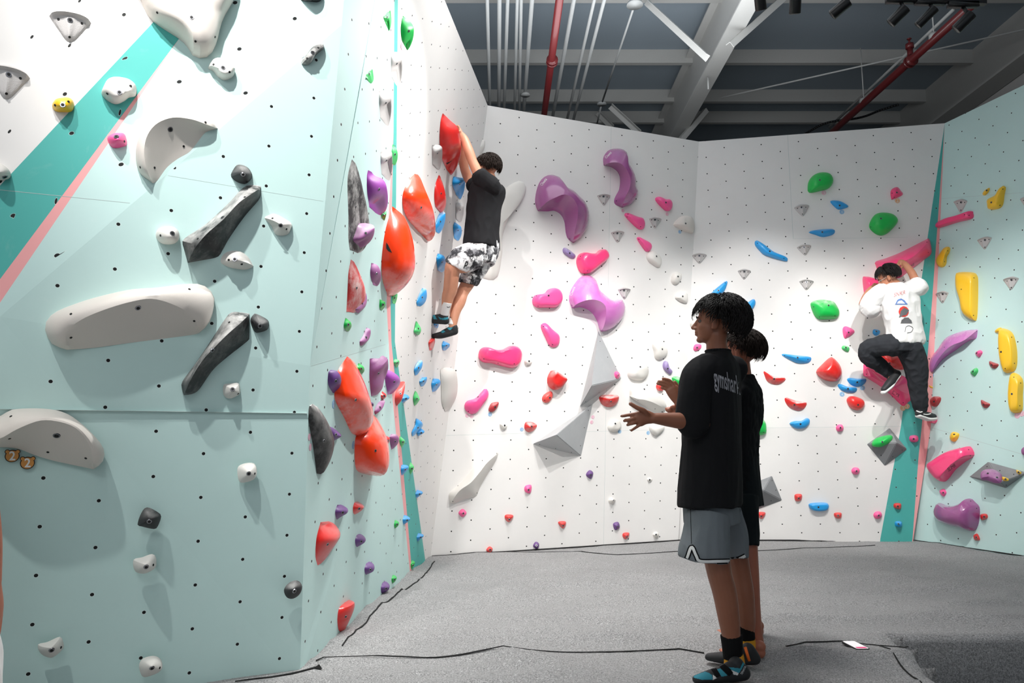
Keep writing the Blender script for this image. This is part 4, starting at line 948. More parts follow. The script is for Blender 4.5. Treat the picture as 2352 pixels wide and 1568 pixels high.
Bd('r', 'purple', '1381,680 1415,633 1453,660 1430,718', .05, 'small purple knob below the lower grey pyramid', prof='soft', bolts='1428,680')
Bd('r', 'white', '1598,930 1625,895 1668,920 1650,955 1620,960', .08, 'small white cone left of the tall boy\'s grey shorts', prof='cone', apex='1650,925')
Bd('r', 'pink', '140,1050 180,1010 220,1050 180,1091', .05, 'round pink knob below the long white limb-shaped hold', prof='soft', bolts='187,1053')
Bd('r', 'red', '592,1105 600,1067 670,1070 668,1105 628,1140', .05, 'small red knob low on the back wall, under the pink square knob', prof='soft', bolts='635,1112')
Bd('r', 'red', '1115,1160 1117,1133 1183,1133 1183,1175 1155,1202', .05, 'small red knob low on the back wall, halfway to the boys', prof='soft', bolts='1158,1173')
Bd('r', 'red', '410,1410 442,1375 474,1400 442,1444', .05, 'red round knob at the floor line, leftmost of the small red ones', prof='soft', bolts='447,1408')
Bd('r', 'purple', '866,1370 890,1330 923,1345 920,1385 895,1400', .05, 'purple knob at the floor line of the back wall', prof='soft')
Bd('r', 'purple', '1645,1155 1695,1138 1710,1190 1665,1217', .05, 'purple knob near the floor, left of the tall boy\'s shorts', prof='soft', bolts='1690,1182')
Bd('r', 'red', '1738,1280 1745,1245 1802,1243 1795,1285 1765,1308', .05, 'small red knob near the floor, right below a purple knob', prof='soft', bolts='1778,1280')
Bd('z', 'white', '420,2070 450,2040 495,2050 490,2090 455,2110', .05, 'x', nb=True) if False else None
Bd('0', 'white', '1486,1100 1492,1096 1498,1100 1496,1106 1489,1106', .03, 'tiny white knob between the lower pyramid and the tall boy', prof='soft')
Bd('0', 'white', '1499,1228 1504,1221 1511,1222 1513,1229 1507,1236', .05, 'tiny white knob at the floor line beside the tall boy\'s shorts', prof='soft')
Bd('s', 'red', '553,1265 560,1230 600,1240 620,1290 580,1295', .05, 'red hold peeking out behind the raised hand', nb=True)
Bd('s', 'greenchalk', '710,1180 740,1150 830,1165 860,1200 830,1290 790,1290', .07, 'green hold half hidden behind the tall boy\'s shoulder', nb=True)
Bd('0', 'white', '1083,345 1095,325 1112,322 1110,345 1095,368 1083,380', .08, 'white hold above the hanging climber\'s head', nb=True)
Bd('0', 'white', '1133,470 1165,430 1195,415 1208,430 1200,458 1168,500 1152,550 1150,600 1138,641 1100,634 1085,600 1098,500', .07, 'large white volume hidden behind the hanging climber\'s back', nb=True, cat='volume', name='climbing_volume')
# ------------------------------------------------------------------ back right white wall
Ud = lambda fr, c, O, h, lab, **k: dome(fr, 'U', c, O, h, lab, **k)
Ld = lambda fr, c, O, h, lab, **k: dome(fr, 'L', c, O, h, lab, **k)
wedge('p', 'U', '2003,1288', '2172,1286', '2090,1397', 'light grey wedge hold on the fold of the back walls')
wedge('t', 'U', '568,522', '727,502', '662,627', 'light grey wedge hold under the upper left green hold')
wedge('t', 'U', '597,942', '750,927', '688,1043', 'light grey wedge hold right of the long slanting blue hold')
wedge('t', 'U', '625,1302', '780,1307', '700,1410', 'light grey wedge hold above the half white green hold')
wedge('t', 'U', '-25,1192', '115,1197', '40,1298', 'light grey wedge hold above right of the boys\' heads')
Ud('t', 'green', '715,360 722,270 770,200 850,168 940,178 980,230 975,290 930,340 850,362 760,382 725,378', .12, 'upper left of the two big green dome holds, high on the wall', bolts='845,245')
Ud('t', 'green', '1367,745 1385,670 1440,605 1530,593 1620,615 1665,670 1640,730 1560,810 1490,835 1420,808', .12, 'lower right of the two big green dome holds, high on the wall', bolts='1492,653', screws='1385,743')
Ud('t', 'blue', '957,485 965,465 1030,465 1080,480 1143,520 1130,540 1050,560 1010,540', .05, 'blue fish-shaped hold between the two big green dome holds', bolts='1054,515')
Ud('t', 'blue', '725,800 800,775 985,766 990,820 880,850 790,825', .06, 'horizontal blue bar hold above a light grey wedge', prof='soft', apex='870,798', bolts='870,797')
Ud('t', 'blue', '155,930 170,885 250,930 350,1005 480,1060 502,1085 480,1107 270,1045 200,990', .07, 'long slanting blue hold, widest blue one on the right part', bolts='314,1000', screws='185,915 463,1075', apex='300,1010')
Ud('t', 'hotpink', '1592,380 1610,340 1665,320 1700,355 1722,403 1615,453 1600,440', .06, 'small crimson pink hold above an orange sticker', prof='soft', bolts='1660,378', screws='1610,385 1633,430')
o = BIGPINK = ridge('u', 'U', 'hotpink', '182,1242 160,1140 150,1083 280,1038 430,978 600,893 748,818', '186,1240 240,1140 420,1090 560,1035 680,930 765,840', '192,1243 300,1262 420,1265 560,1165 700,1060 782,985 768,850', .2,
      'biggest glossy pink hold, held by the climber in the white shirt', b1=.4, b2=.3, screws='730,860 745,978')
text_on('printed_word', o, 'Lemur', (1980 + 532 / 4.9, 380 + 1165 / 4.9), (12.5, -10), (-3, -6), INK)
Ud('u', 'hotpink', '5,1275 35,1250 120,1265 200,1310 180,1420 60,1500 30,1480', .12, 'pink hold under the left hand of the climber in the white shirt', nb=True)
LEFTPINK = HOLDS[-1]
o = Ud('v', 'greenchalk', '652,180 690,140 780,130 880,145 930,200 955,270 930,325 840,338 740,335 690,290', .12, 'green hold whose upper right half is white with chalk', bolts='845,190', screws='687,205 748,313 912,300')
Ud('v', 'pink', '995,430 1040,412 1122,468 1028,540 1000,510', .06, 'small pink three-cornered hold left of the white-shirted climber', prof='soft', bolts='1057,475')
Ud('v', 'greenpale', '985,650 1000,615 1063,635 1050,685', .04, 'tiny green square knob under the pink three-cornered hold', prof='soft', bolts='1028,637')
Ud('v', 'blue', '1312,470 1325,443 1385,455 1385,490 1350,512 1318,495', .05, 'tiny blue knob at the white-shirted climber\'s waist', prof='soft', bolts='1350,465')
Ud('v', 'blue', '350,718 375,703 520,720 655,738 635,798 520,803 430,765', .06, 'blue fish-shaped hold above the red crescents', prof='soft', apex='515,745', bolts='517,742', screws='380,720 625,762')
Ud('v', 'redchalk', '160,885 260,940 385,958 370,1000 290,1030 200,1000 165,930', .06, 'upper red crescent hold right of the shorter boy\'s head', prof='soft', bolts='268,967')
Ud('v', 'red', '712,895 780,810 860,740 900,755 960,830 978,920 940,985 880,997 780,970', .15, 'large glossy red scoop hold with a chalk-white upper face', apex='860,880', nb=True)
Ud('v', 'blue', '1038,975 1070,957 1150,965 1243,970 1220,1025 1150,1052 1080,1030', .06, 'upper of two blue smiling holds beside the shiny pink volume', prof='soft', apex='1145,985', bolts='1148,1003')
Ud('v', 'blue', '940,1040 965,1020 1050,1050 1143,1062 1135,1105 1080,1118 980,1090', .05, 'lower of two blue smiling holds beside the shiny pink volume', prof='soft', bolts='1050,1072')
Ud('v', 'red', '1035,1200 1060,1155 1120,1152 1200,1185 1225,1230 1200,1285 1140,1300 1070,1270', .08, 'round glossy red hold under the two blue smiling holds', bolts='1157,1242')
Ud('v', 'redchalk', '378,1190 400,1165 500,1200 600,1215 615,1235 580,1290 510,1305 420,1265', .06, 'lower red crescent hold right of the shorter boy\'s back', prof='soft', bolts='483,1242')
Ud('v', 'blue', '430,1440 480,1415 560,1410 610,1382 643,1400 635,1450 580,1492 490,1490', .06, 'blue kidney hold just under the lower red crescent', bolts='547,1447')
Ud('v', 'pink', '922,1487 940,1455 985,1452 1005,1487 990,1520 940,1523', .06, 'round pink knob above the tilted square grey volume, further left', prof='soft', bolts='970,1485')
Ud('v', 'greenchalk', '20,1345 60,1325 100,1345 170,1420 183,1500 175,1550 100,1567 20,1550', .1, 'green hold emerging behind the shorter boy\'s back', screws='160,1535')
Ud('v', 'redchalk', '1405,720 1560,700 1650,855 1560,865 1440,800', .07, 'dark pink rounded hold behind the climber\'s thighs', bolts='1492,800')
o = ridge('v', 'U', 'hotpink', '1213,935 1212,870 1223,797 1300,835 1450,935 1560,955 1620,930 1720,1010 1746,1165', '1216,938 1300,945 1400,1000 1520,1040 1620,1100 1700,1130 1744,1168', '1220,940 1320,1000 1410,1060 1520,1155 1630,1255 1690,1215 1745,1172', .14, 'pink angular volume-like hold between the legs of the white-shirted climber', b1=.2, b2=.3, screws='1245,918 1635,1220')
text_on('printed_word', o, 'SLIMR', (1720 + 1512 / 4.6125, 660 + 1120 / 4.6125), (15.5, 10.5), (3.5, -7), INK)
Ud('s', 'blue', '1078,350 1130,290 1190,240 1250,197 1268,210 1240,290 1190,340 1120,375 1085,368', .06, 'slanting blue hold with chalk tip just above the tall boy\'s hair', bolts='1177,290', screws='1243,215')
Ud('s', 'blue', '1380,500 1420,450 1520,378 1548,410 1530,460 1490,500 1420,520', .06, 'slanting blue hold right of the tall boy\'s hair', bolts='1455,455')
Ud('s', 'blue', '1430,590 1450,570 1475,630 1450,650', .04, 'tiny blue hold tip behind the tall boy\'s hair', nb=True)
Ud('s', 'pink', '925,865 945,830 1000,830 1003,870 960,897 930,890', .05, 'small pink knob right under the tall boy\'s chin', prof='soft', bolts='963,862')
Ud('z', 'white', '850,385 880,340 930,330 940,420 880,435', .06, 'white hold behind the tall boy\'s nose', nb=True)
Ld('y', 'pink', '1270,558 1290,525 1340,525 1361,558 1340,595 1290,592', .06, 'pink oval knob left of the tilted grey volume with the green hold', prof='soft', bolts='1325,560')
Ld('y', 'red', '667,830 680,805 740,805 750,840 735,875 680,878', .05, 'small red barrel knob right of the half-hidden grey volume', prof='soft', bolts='712,848')
Ld('y', 'blue', '818,930 840,900 1010,898 1017,965 930,983 850,970', .06, 'low blue ledge hold between small red knobs', prof='slab', bolts='922,943')
Ld('y', 'red', '1090,1005 1163,1003 1165,1055 1135,1065 1095,1050', .05, 'small red square knob right of the low blue ledge', prof='soft', bolts='1130,1030')
Ld('y', 'pink', '1503,1027 1525,992 1575,990 1597,1027 1575,1063 1525,1063', .06, 'pink oval knob at the lower left of the teal stripe', prof='soft', bolts='1560,1030')
Ld('y', 'red', '1717,920 1735,900 1795,905 1797,955 1775,966 1725,950', .05, 'small red knob on the wide teal stripe', prof='soft', bolts='1762,933')
Ld('y', 'blue', '1730,1115 1745,1092 1800,1095 1808,1135 1790,1155 1740,1145', .07, 'blue knob on the wide teal stripe, below a red one', prof='soft', bolts='1770,1120')
Ld('y', 'red', '273,997 355,997 355,1035 322,1068 278,1040', .05, 'small red knob under the half-hidden grey volume', prof='soft', bolts='316,1038')
Ld('x', 'pink', '498,218 515,185 580,183 598,218 580,252 520,250', .07, 'pink oval knob on the teal stripe right of the tilted grey volume', prof='soft', bolts='547,220')
P3, F3 = pyramid('x', 'L', 'darkgrey', '45,275 290,100 480,330 240,510', '368,262', .16, 'tilted square grey volume carrying a long green hold', screws='248,136 202,395 425,338 325,408')
P4, F4 = pyramid('y', 'L', 'darkgrey', '190,700 430,607 540,872 268,972', '340,765', .16, 'tilted square grey volume half hidden by the shorter boy', screws='430,662 470,763 420,875 297,912')
on_plane('P3a', F3[0])
dome('x', 'P3a', 'green', '103,270 140,225 230,195 310,185 325,215 280,265 200,305 120,300', .06, 'long green hold screwed onto the tilted square grey volume', bolts='215,252', lift=.004)
# ------------------------------------------------------------------ right mint wall
Rd = lambda fr, c, O, h, lab, **k: dome(fr, 'R', c, O, h, lab, **k)
wedge('u', 'R', '1040,397', '1187,377', '1113,527', 'light grey wedge hold above the slanting pink bar')
wedge('u', 'R', '1305,832', '1463,792', '1383,942', 'light grey wedge hold in the upper middle of the right mint wall')
wedge('u', 'R', '1595,1272', '1767,1247', '1680,1397', 'light grey wedge hold right of the tall glossy yellow hold')
wedge('u', 'R', '838,1432', '975,1412', '910,1548', 'light grey wedge hold left of the tall glossy yellow hold')
wedge('u', 'R', '1785,367', '1935,342', '1860,485', 'light grey wedge hold cut by the right edge of the photo')
Rd('u', 'yellow', '1355,320 1385,275 1435,250 1430,290 1385,337', .04, 'tiny yellow hold beside the top yellow hold with a long horn', prof='soft', bolts='1402,280')
Rd('u', 'yellow', '1422,385 1520,330 1565,255 1600,228 1620,250 1605,330 1588,440 1540,487 1435,495 1420,440', .08, 'yellow hold with a long upward horn at the top right', apex='1500,410', bolts='1455,415', screws='1585,265 1552,447')
Rd('u', 'hotpink', '845,655 950,600 1080,565 1235,513 1250,530 1245,595 1080,640 850,707', .07, 'slanting pink bar hold leaning from the wall corner', prof='slab', screws='1205,560 1155,553', nb=True)
Rd('u', 'yellow', '843,1060 880,1000 930,930 970,912 993,930 985,980 955,1030 950,1100 925,1140 880,1143 850,1110', .07, 'yellow banana-shaped hold near the wall corner', screws='965,960 928,1082', nb=True)
Rd('0', 'yellow', '2200,632 2206,625 2233,625 2244,631 2247,650 2245,725 2238,736 2217,722 2210,690 2201,660', .1, 'tall glossy yellow hold ending in a faceted point', prof='slab', screws='2237,638 2208,664 2236,724', nb=True)
ridge('w', 'R', 'orchid', '730,905 690,870 720,760 800,650 880,540 980,490 1100,455 1222,445', '734,903 800,770 880,670 960,610 1080,560 1222,450', '738,910 860,760 1000,660 1080,600 1150,560 1210,540 1226,455', .12, 'long light violet bow-shaped hold with a pale chalky underside', b1=.4, b2=.1, screws='872,633 1215,465')
Rd('w', 'pink', '1200,695 1250,662 1278,690 1240,742', .05, 'small pink diamond knob right of the violet bow-shaped hold', prof='soft', bolts='1215,693')
Rd('w', 'maroon', '1348,780 1400,795 1448,815 1430,850 1390,858 1355,830', .05, 'small dark red hold left of the upper big yellow slab', prof='soft', bolts='1372,822')
Rd('w', 'greenpale', '1152,890 1210,850 1232,885 1198,938 1160,920', .05, 'small green triangular hold in the middle of the right mint wall', prof='soft', bolts='1175,890')
Rd('w', 'yellow', '1410,455 1450,425 1480,430 1475,480 1415,480', .04, 'tiny yellow hold touching the top of the upper big yellow slab', prof='soft', nb=True)
Rd('w', 'yellow', '1467,460 1520,438 1600,490 1640,640 1645,800 1620,880 1550,905 1515,890 1470,700', .08, 'upper of the two big yellow slab holds at the right edge', prof='slab', bolts='1472,682', screws='1585,527 1615,803 1517,858')
Rd('w', 'yellow', '1590,930 1635,908 1705,980 1705,1150 1700,1300 1640,1330 1590,1310 1568,1150', .08, 'lower of the two big yellow slab holds at the right edge', prof='slab', bolts='1587,1128', screws='1608,950 1680,1012 1672,1252')
Rd('w', 'maroon', '730,1190 770,1155 830,1160 835,1200 800,1255 760,1262 735,1230', .06, 'dark red round hold near the wall corner, beside the climber\'s shin', bolts='762,1208')
Rd('w', 'maroon', '1262,1190 1310,1210 1358,1235 1335,1270 1295,1275 1265,1240', .05, 'small dark red hold left of the lower big yellow slab', prof='soft', bolts='1288,1242')
Rd('w', 'yellow', '693,1010 715,1025 752,1058 735,1070 705,1050', .04, 'thin yellow crescent hold on the wall corner', prof='soft', nb=True)
Rd('w', 'hotpink', '705,1400 740,1375 792,1368 796,1415 770,1442 722,1424', .09, 'crimson pink foothold under the white-shirted climber\'s shoe', nb=True)
FOOTPINK = HOLDS[-1]
Rd('x', 'yellow', '930,190 960,145 1028,165 1015,220 980,250 940,235', .06, 'yellow cup-shaped hold above the printed pink hold', prof='soft', bolts='975,172')
o = Rd('x', 'hotpink', '723,522 800,440 950,350 1120,305 1160,308 1190,395 1100,460 1000,540 865,675', .16, 'large pink hold with a black printed word, lower right', prof='slab', apex='940,490', screws='1130,333 1148,398', nb=True)
text_on('printed_word', o, 'SLIMR', (1980 + 915 / 4.613, 960 + 568 / 4.613), (18, -12), (-3, -8), INK)
P5, F5 = pyramid('x', 'R', 'darkgrey', '1130,622 1335,458 1760,575 1525,743', '1470,680', .12, 'grey rhombus volume carrying purple and yellow holds', screws='1325,513 1460,555 1607,595 1528,708')
on_plane('P5a', F5[0]); on_plane('P5b', F5[1])
dome('x', 'P5b', 'mauve', '1260,590 1300,555 1390,547 1460,580 1485,620 1470,685 1400,685 1330,660 1265,650', .06, 'purple lumpy hold mounted on the grey rhombus volume', bolts='1332,585 1430,628')
dome('x', 'P5b', 'yellow', '1485,620 1550,640 1545,665 1495,660', .03, 'small yellow hold touching the purple lumpy hold', prof='soft')
dome('x', 'P5b', 'yellow', '1635,545 1690,575 1670,595 1640,580', .03, 'small yellow hold at the right corner of the grey rhombus volume', prof='soft')
Rd('x', 'pink', '822,765 870,750 895,790 870,830 835,810', .05, 'small crimson knob above the large plum ledge hold', prof='soft')
Rd('x', 'plum', '783,990 800,930 830,898 900,925 1000,925 1090,890 1150,850 1200,890 1247,950 1240,1100 1190,1195 1080,1170 950,1140 850,1100 800,1050', .2, 'large plum ledge hold low on the right mint wall', prof='dome', apex='1020,1030', nb=True, screws='1150,878 1215,955')
Rd('x', 'red', '1255,1020 1320,1015 1330,1060 1265,1080', .05, 'small red square knob right of the large plum ledge hold', prof='soft')
Rd('x', 'red', '1185,1235 1225,1225 1250,1290 1200,1295 1182,1265', .05, 'small red knob just above the mat, under the large plum ledge', prof='soft')
Rd('x', 'mauve', '1700,330 1735,305 1740,395 1705,380', .05, 'small plum hold cut by the right edge of the photo', nb=True)
# ------------------------------------------------------------------ round numbered stickers
def sticker(fr, k, x, y, r, mat, label, txt=None):
    (cx, cy), = pts(fr, '%f,%f' % (x, y)); R_ = r / FR[fr][2]
    p, n = kplane(k, cx, cy); c = hitp(cx, cy, p, n, off=.001)
    s = R_ / FPX * np.linalg.norm(c - CAM) * .97
    bm = bmesh.new(); disc(bm, V(c), V(n), s, .0016, 20)
    o = bmobj('number_sticker', bm, mat, smooth=False, loc=c)
    tag(o, label, 'sticker', 'round start and number stickers')
    rt = np.cross([0, 0, 1], n); rt /= np.linalg.norm(rt); up = np.cross(n, rt)
    bm = bmesh.new()
    for a in range(20):
        t0, t1 = a / 20 * 2 * PI, (a + 1) / 20 * 2 * PI
        q = [c + n * .0014 + (rt * math.cos(t) + up * math.sin(t)) * s * rr for t, rr in ((t0, .78), (t1, .78), (t1, .68), (t0, .68))]
        bm.faces.new([bm.verts.new(z) for z in q])
    bmobj('printed_ring', bm, WPRINT, parent=o, smooth=False, loc=c)
    if txt:
        v, f = textmesh(txt, .02); wx = max(q[0] for q in v); hy = max(q[1] for q in v)
        bm = bmesh.new(); vs = [bm.verts.new(c + n * .0016 + rt * (q[0] / wx - .5) * s * .6 + up * (q[1] / hy - .5) * s * .9) for q in v]
        for q in f:
            try: bm.faces.new([vs[i] for i in q])
            except ValueError: pass
        bmobj('number', bm, WPRINT, parent=o, smooth=False, loc=c)
sticker('p', 'B', 1230, 800, 20, PKT, 'pink round sticker under the tall hook-shaped plum hold', '1')
sticker('p', 'B', 1727, 840, 20, PKT, 'pink round sticker under the highest pink hold', '1')
sticker('p', 'B', 1870, 1040, 20, BLT, 'blue round sticker under the pale cream hold', '3')
sticker('t', 'U', 886, 380, 23, PKT, 'pink round sticker under the upper left green dome hold', '1')
sticker('t', 'U', 1078, 583, 23, BLT, 'blue round sticker under the blue fish-shaped hold', '4')
sticker('t', 'U', 1667, 464, 24, ORT, 'orange round sticker under the crimson pink hold', '2')
sticker('q', 'B', 232, 1541, 22, PKT, 'left pink sticker under the curved pink hold', '1')
sticker('q', 'B', 276, 1547, 22, PKT, 'right pink sticker under the curved pink hold', '1')
sticker('q', 'B', 460, 1530, 22, BLT, 'blue sticker numbered 3 under the small dark red hold', '3')
sticker('r', 'B', 757, 237, 20, BLT, 'blue sticker numbered 3 left of the red beak-shaped hold', '3')
sticker('r', 'B', 1450, 117, 19, PKT, 'upper pink sticker at the right side of the lower pyramid', '1')
sticker('r', 'B', 1438, 167, 19, PKT, 'lower pink sticker at the right side of the lower pyramid', '1')
sticker('r', 'B', 1710, 258, 19, BLT, 'blue sticker numbered 3 under the white round hold by the fingertips', '3')
sticker('z', 'B', 410, 1540, 21, BLT, 'blue sticker numbered 3 below the tall boy\'s forearm', '3')
sticker('v', 'U', 988, 1131, 24, BLT, 'blue sticker under the lower blue smiling hold', '4')
sticker('v', 'U', 1204, 1063, 24, BLT, 'blue sticker under the upper blue smiling hold', '4')
sticker('v', 'U', 1632, 1277, 26, ORT, 'left orange sticker under the pink angular hold', '3')
sticker('v', 'U', 1676, 1258, 26, ORT, 'right orange sticker under the pink angular hold', '3')
sticker('w', 'R', 742, 929, 20, BLT, 'blue sticker at the lower end of the violet bow-shaped hold', '3')
sticker('w', 'R', 1643, 1357, 26, PKT, 'left pink sticker under the lower big yellow slab', '7')
sticker('w', 'R', 1691, 1336, 26, PKT, 'right pink sticker under the lower big yellow slab', '7')
sticker('m', 'S', 94, 1000, 38, PKT, 'upper pink sticker left of the black crescent hold', '1')
sticker('m', 'S', 104, 1105, 38, PKT, 'lower pink sticker left of the black crescent hold', '1')
sticker('m', 'S', 343, 662, 46, BLT, 'blue sticker left of the upper huge red hold', '3')
sticker('m', 'S', 546, 1083, 42, BLT, 'blue sticker left of the lower huge red hold', '3')
sticker('j', 'W', 748, 557, 40, PKT, 'pink sticker under the large green faceted hold', '1')

# ------------------------------------------------------------------ ceiling services
RPIPE = simple('red_sprinkler_pipe', srgb(98, 30, 32), .45, coat=.3); CONDUIT = simple('white_conduit', srgb(158, 159, 158), .6); BLK = simple('black_powder_coat', srgb(18, 18, 19), .4); ROD = simple('white_rod', srgb(172, 172, 170), .5)
def pipe(name, px, X=None, Z=6.2, r=.03, mat=CONDUIT, label='', cat='pipe', group=None, y0=7.0, y1=14.0, ext=None):
    """a straight pipe through two given pixels at the height Z"""
    a, b = atz(px[0], px[1], Z), atz(px[2], px[3], Z); d = b - a; d /= abs(d[1])
    s = -1 if a[1] < b[1] else 1
    p0 = a + d * (0 if False else 0); q = (b - a) / (b[1] - a[1]); A = a + q * (y0 - a[1]); B = a + q * (y1 - a[1])
    bm = bmesh.new(); add_tube(bm, A, B, r); o = bmobj(name, bm, mat, loc=(A + B) / 2); tag(o, label, cat, group); return o, A, B
o, A, B = pipe('sprinkler_pipe', (1285, 0, 1250, 262), Z=5.9, r=.045, mat=RPIPE, label='red sprinkler pipe running along the ceiling above the hanging climber', cat='pipe', group='red sprinkler pipes')
def fitting(parent, p, dirv, r, mat, name='pipe_coupling', L=.09):
    bm = bmesh.new(); d = V(dirv).normalized(); add_tube(bm, V(p) - d * L / 2, V(p) + d * L / 2, r)
    add_tube(bm, V(p) - d * L * .42, V(p) - d * L * .3, r * 1.2); add_tube(bm, V(p) + d * L * .3, V(p) + d * L * .42, r * 1.2)
    return bmobj(name, bm, mat, parent=parent, loc=p)
cpl = atz(1268, 140, 5.9); fitting(o, cpl, B - A, .062, RPIPE); cpl = atz(1272, 100, 5.9)
o, A, B = pipe('sprinkler_pipe', (2245, 0, 1915, 300), Z=5.9, r=.05, mat=RPIPE, label='red sprinkler pipe slanting across the ceiling at the right, with a small sprinkler head', cat='pipe', group='red sprinkler pipes', y0=6.5)
hp = atz(2092, 140, 5.9); fitting(o, hp, B - A, .066, RPIPE)
bm = bmesh.new(); add_tube(bm, hp, hp + np.array([0, 0, .17]), .036); add_tube(bm, hp + np.array([0, 0, .17]), hp + np.array([0, 0, .23]), .05); add_tube(bm, hp + np.array([0, 0, .23]), hp + np.array([0, 0, .29]), .012)
disc(bm, V(hp + np.array([0, 0, .30])), Vector((0, 0, 1)), .03, .008); bmobj('sprinkler_head', bm, RPIPE, parent=o, loc=hp)
for i, (hx, hy, tx, ty) in enumerate([(1984, 227, 1981, 155), (2145, 78, 2140, 40)]):
    c = atz(hx, hy, 5.97); bm = bmesh.new(); add_tube(bm, c, c + np.array([0, 0, HD - .1 - c[2]]), .008, n=8); add_tube(bm, c - np.array([0, 0, .06]), c, .06, n=16)
    bmobj('hanger_rod', bm, ROD, parent=o, loc=c)
CG = 'white conduits in a row on the ceiling'
for i, (x1, x2, y2, lab, r) in enumerate([(1119, 1125, 240, 'leftmost thin white conduit of the ceiling row', .022), (1147, 1146, 246, 'second white conduit from the left in the ceiling row', .026), (1166, 1158, 247, 'third white conduit from the left in the ceiling row', .022),
        (1188, 1182, 250, 'fourth white conduit, left one of the close pair', .02), (1197, 1193, 252, 'fifth white conduit, right one of the close pair', .02), (1222, 1203, 254, 'white conduit with a round junction, left of the red pipe', .026),
        (1318, 1270, 265, 'first white conduit right of the red pipe', .026), (1365, 1303, 272, 'second white conduit right of the red pipe', .02), (1388, 1317, 275, 'third white conduit right of the red pipe', .022)]):
    o, A, B = pipe('ceiling_conduit', (x1, 0, x2, y2), Z=6.28, r=r, label=lab, cat='conduit', group=CG)
    if i == 5:
        c = atz(1207, 213, 6.28); bm = bmesh.new(); disc(bm, V(c - np.array([0, 0, .03])), Vector((0, 0, 1)), .07, .03, 20); bmobj('junction_box', bm, ROD, parent=o, loc=c)
# thin cable with junctions
A_ = atz(1458, 10, 6.35); B_ = atz(1382, 238, 6.35); C_ = atz(1370, 290, 6.35)
bm = bmesh.new(); add_tube(bm, A_, B_, .014, n=8); add_tube(bm, B_, C_, .014, n=8); disc(bm, V(A_), Vector((0, 0, 1)), .1, .03, 20); disc(bm, V(B_), Vector((0, 0, 1)), .075, .03, 20)
tag(bmobj('ceiling_conduit', bm, CONDUIT, loc=B_), 'thin white conduit with two round junction boxes, farthest right of the row', 'conduit', CG)
bm = bmesh.new(); add_tube(bm, atz(1652, 225, 6.3), atz(2352, 68, 6.3), .012, n=8); add_tube(bm, atz(2352, 68, 6.3), atz(2600, 12, 6.3), .012, n=8)
tag(bmobj('tie_rod', bm, ROD, loc=atz(2000, 150, 6.3)), 'thin white tie rod slanting over the right half of the ceiling', 'rod')
bm = bmesh.new(); add_tube(bm, atz(2190, 22, 6.3), atz(1905, 292, 6.3), .02, n=8)
tag(bmobj('ceiling_conduit', bm, ROD, loc=atz(2000, 150, 6.3)), 'thin white conduit running beside the right red sprinkler pipe', 'conduit', CG)
bm = bmesh.new(); c = atz(1626, 178, 5.95); add_tube(bm, c, c - np.array([0, 0, .17]), .012, n=8); q = atz(1622, 128, 5.97); add_tube(bm, q + np.array([0, 0, .02]), q - np.array([0, 0, .06]), .02, n=8)
tag(bmobj('hook', bm, ROD, loc=c), 'small white hook hanging from the main rafter', 'hook')
P = [atz(x, y, 6.0) for x, y in ((1850, 307), (1880, 290), (1900, 282), (1925, 277), (1960, 273), (1990, 266), (2020, 254), (2064, 240))]
bm = bmesh.new(); cs = catmull([(p[0], p[1]) for p in P], 40)
for a, b in zip(cs[:-1], cs[1:]): add_tube(bm, (a[0], a[1], 6.0), (b[0], b[1], 6.0), .018, n=8)
tag(bmobj('hanging_cable', bm, BLK, loc=P[3]), 'black cable sagging below the ceiling above the right white wall', 'cable')
# track spotlights
YT = 4.6
def can(cx, cy, dirpx, L, r, label, Y=YT, head=True, base=None):
    """black cylinder lamp: centre pixel, aiming direction in pixels (front end), length"""
    c = at(cx, cy, Y); e = at(cx + dirpx[0], cy + dirpx[1], Y + .02) - c; e /= np.linalg.norm(e)
    e = e + np.array([0, .25, 0]); e /= np.linalg.norm(e)
    root = empty('track_spotlight', c); tag(root, label, 'spotlight', 'black track spotlights under the ceiling')
    bm = bmesh.new(); add_tube(bm, c - e * L / 2, c + e * L / 2, r, n=28, cap=True)
    bmesh.ops.bevel(bm, geom=[ed for ed in bm.edges if len(ed.link_faces) == 2 and abs(ed.calc_face_angle(0)) > 1], offset=.003, segments=2)
    bmobj('lamp_body', bm, BLK, parent=root, loc=c)
    bm = bmesh.new(); disc(bm, V(c + e * (L / 2 + .001)), V(e), r * .88, .003, 24); bmobj('lens', bm, simple_cache('lamp_lens'), parent=root, loc=c)
    if base is not None:
        b = at(base[0], base[1], Y); bm = bmesh.new(); add_tube(bm, c - e * L * .35, b, .012, n=10); add_box(bm, V(b + np.array([0, 0, .015])), (.20, .035, .035)); bmobj('bracket', bm, BLK, parent=root, loc=b)
    return root
_c = {}
def simple_cache(k):
    if k not in _c: _c[k] = simple('lamp_lens', srgb(60, 60, 58), .2)
    return _c[k]
can(1745, -6, (-4, -30) if False else (6, 30), .16, .037, 'leftmost black track spotlight, cut by the top edge', base=(1738, -60))
can(1827, -2, (1, 30), .18, .038, 'second black track spotlight from the left, pointing straight down', base=(1827, -60))
can(1930, 19, (-26, 20), .125, .036, 'third black track spotlight from the left, tilted', base=(1965, -30))
can(2063, 36, (-24, 24), .125, .036, 'fourth black track spotlight, first one under the visible rail', base=(2070, 6))
can(2128, 39, (-24, 24), .14, .030, 'fifth black track spotlight under the visible rail', base=(2137, 10))
can(2214, 50, (-24, 24), .125, .036, 'rightmost black track spotlight, at the end of the rail', base=(2212, 16))
a, b = at(2060, -2, YT), at(2264, 13, YT); bm = bmesh.new(); d = V(b - a); q = d.to_track_quat('X', 'Z').to_matrix(); a2 = a - (b - a) * 2.2
add_box(bm, V(a2 * .5 + b * .5) + Vector((0, 0, .02)), ((b - a2).__abs__().max() if False else float(np.linalg.norm(b - a2)), .035, .03), q)
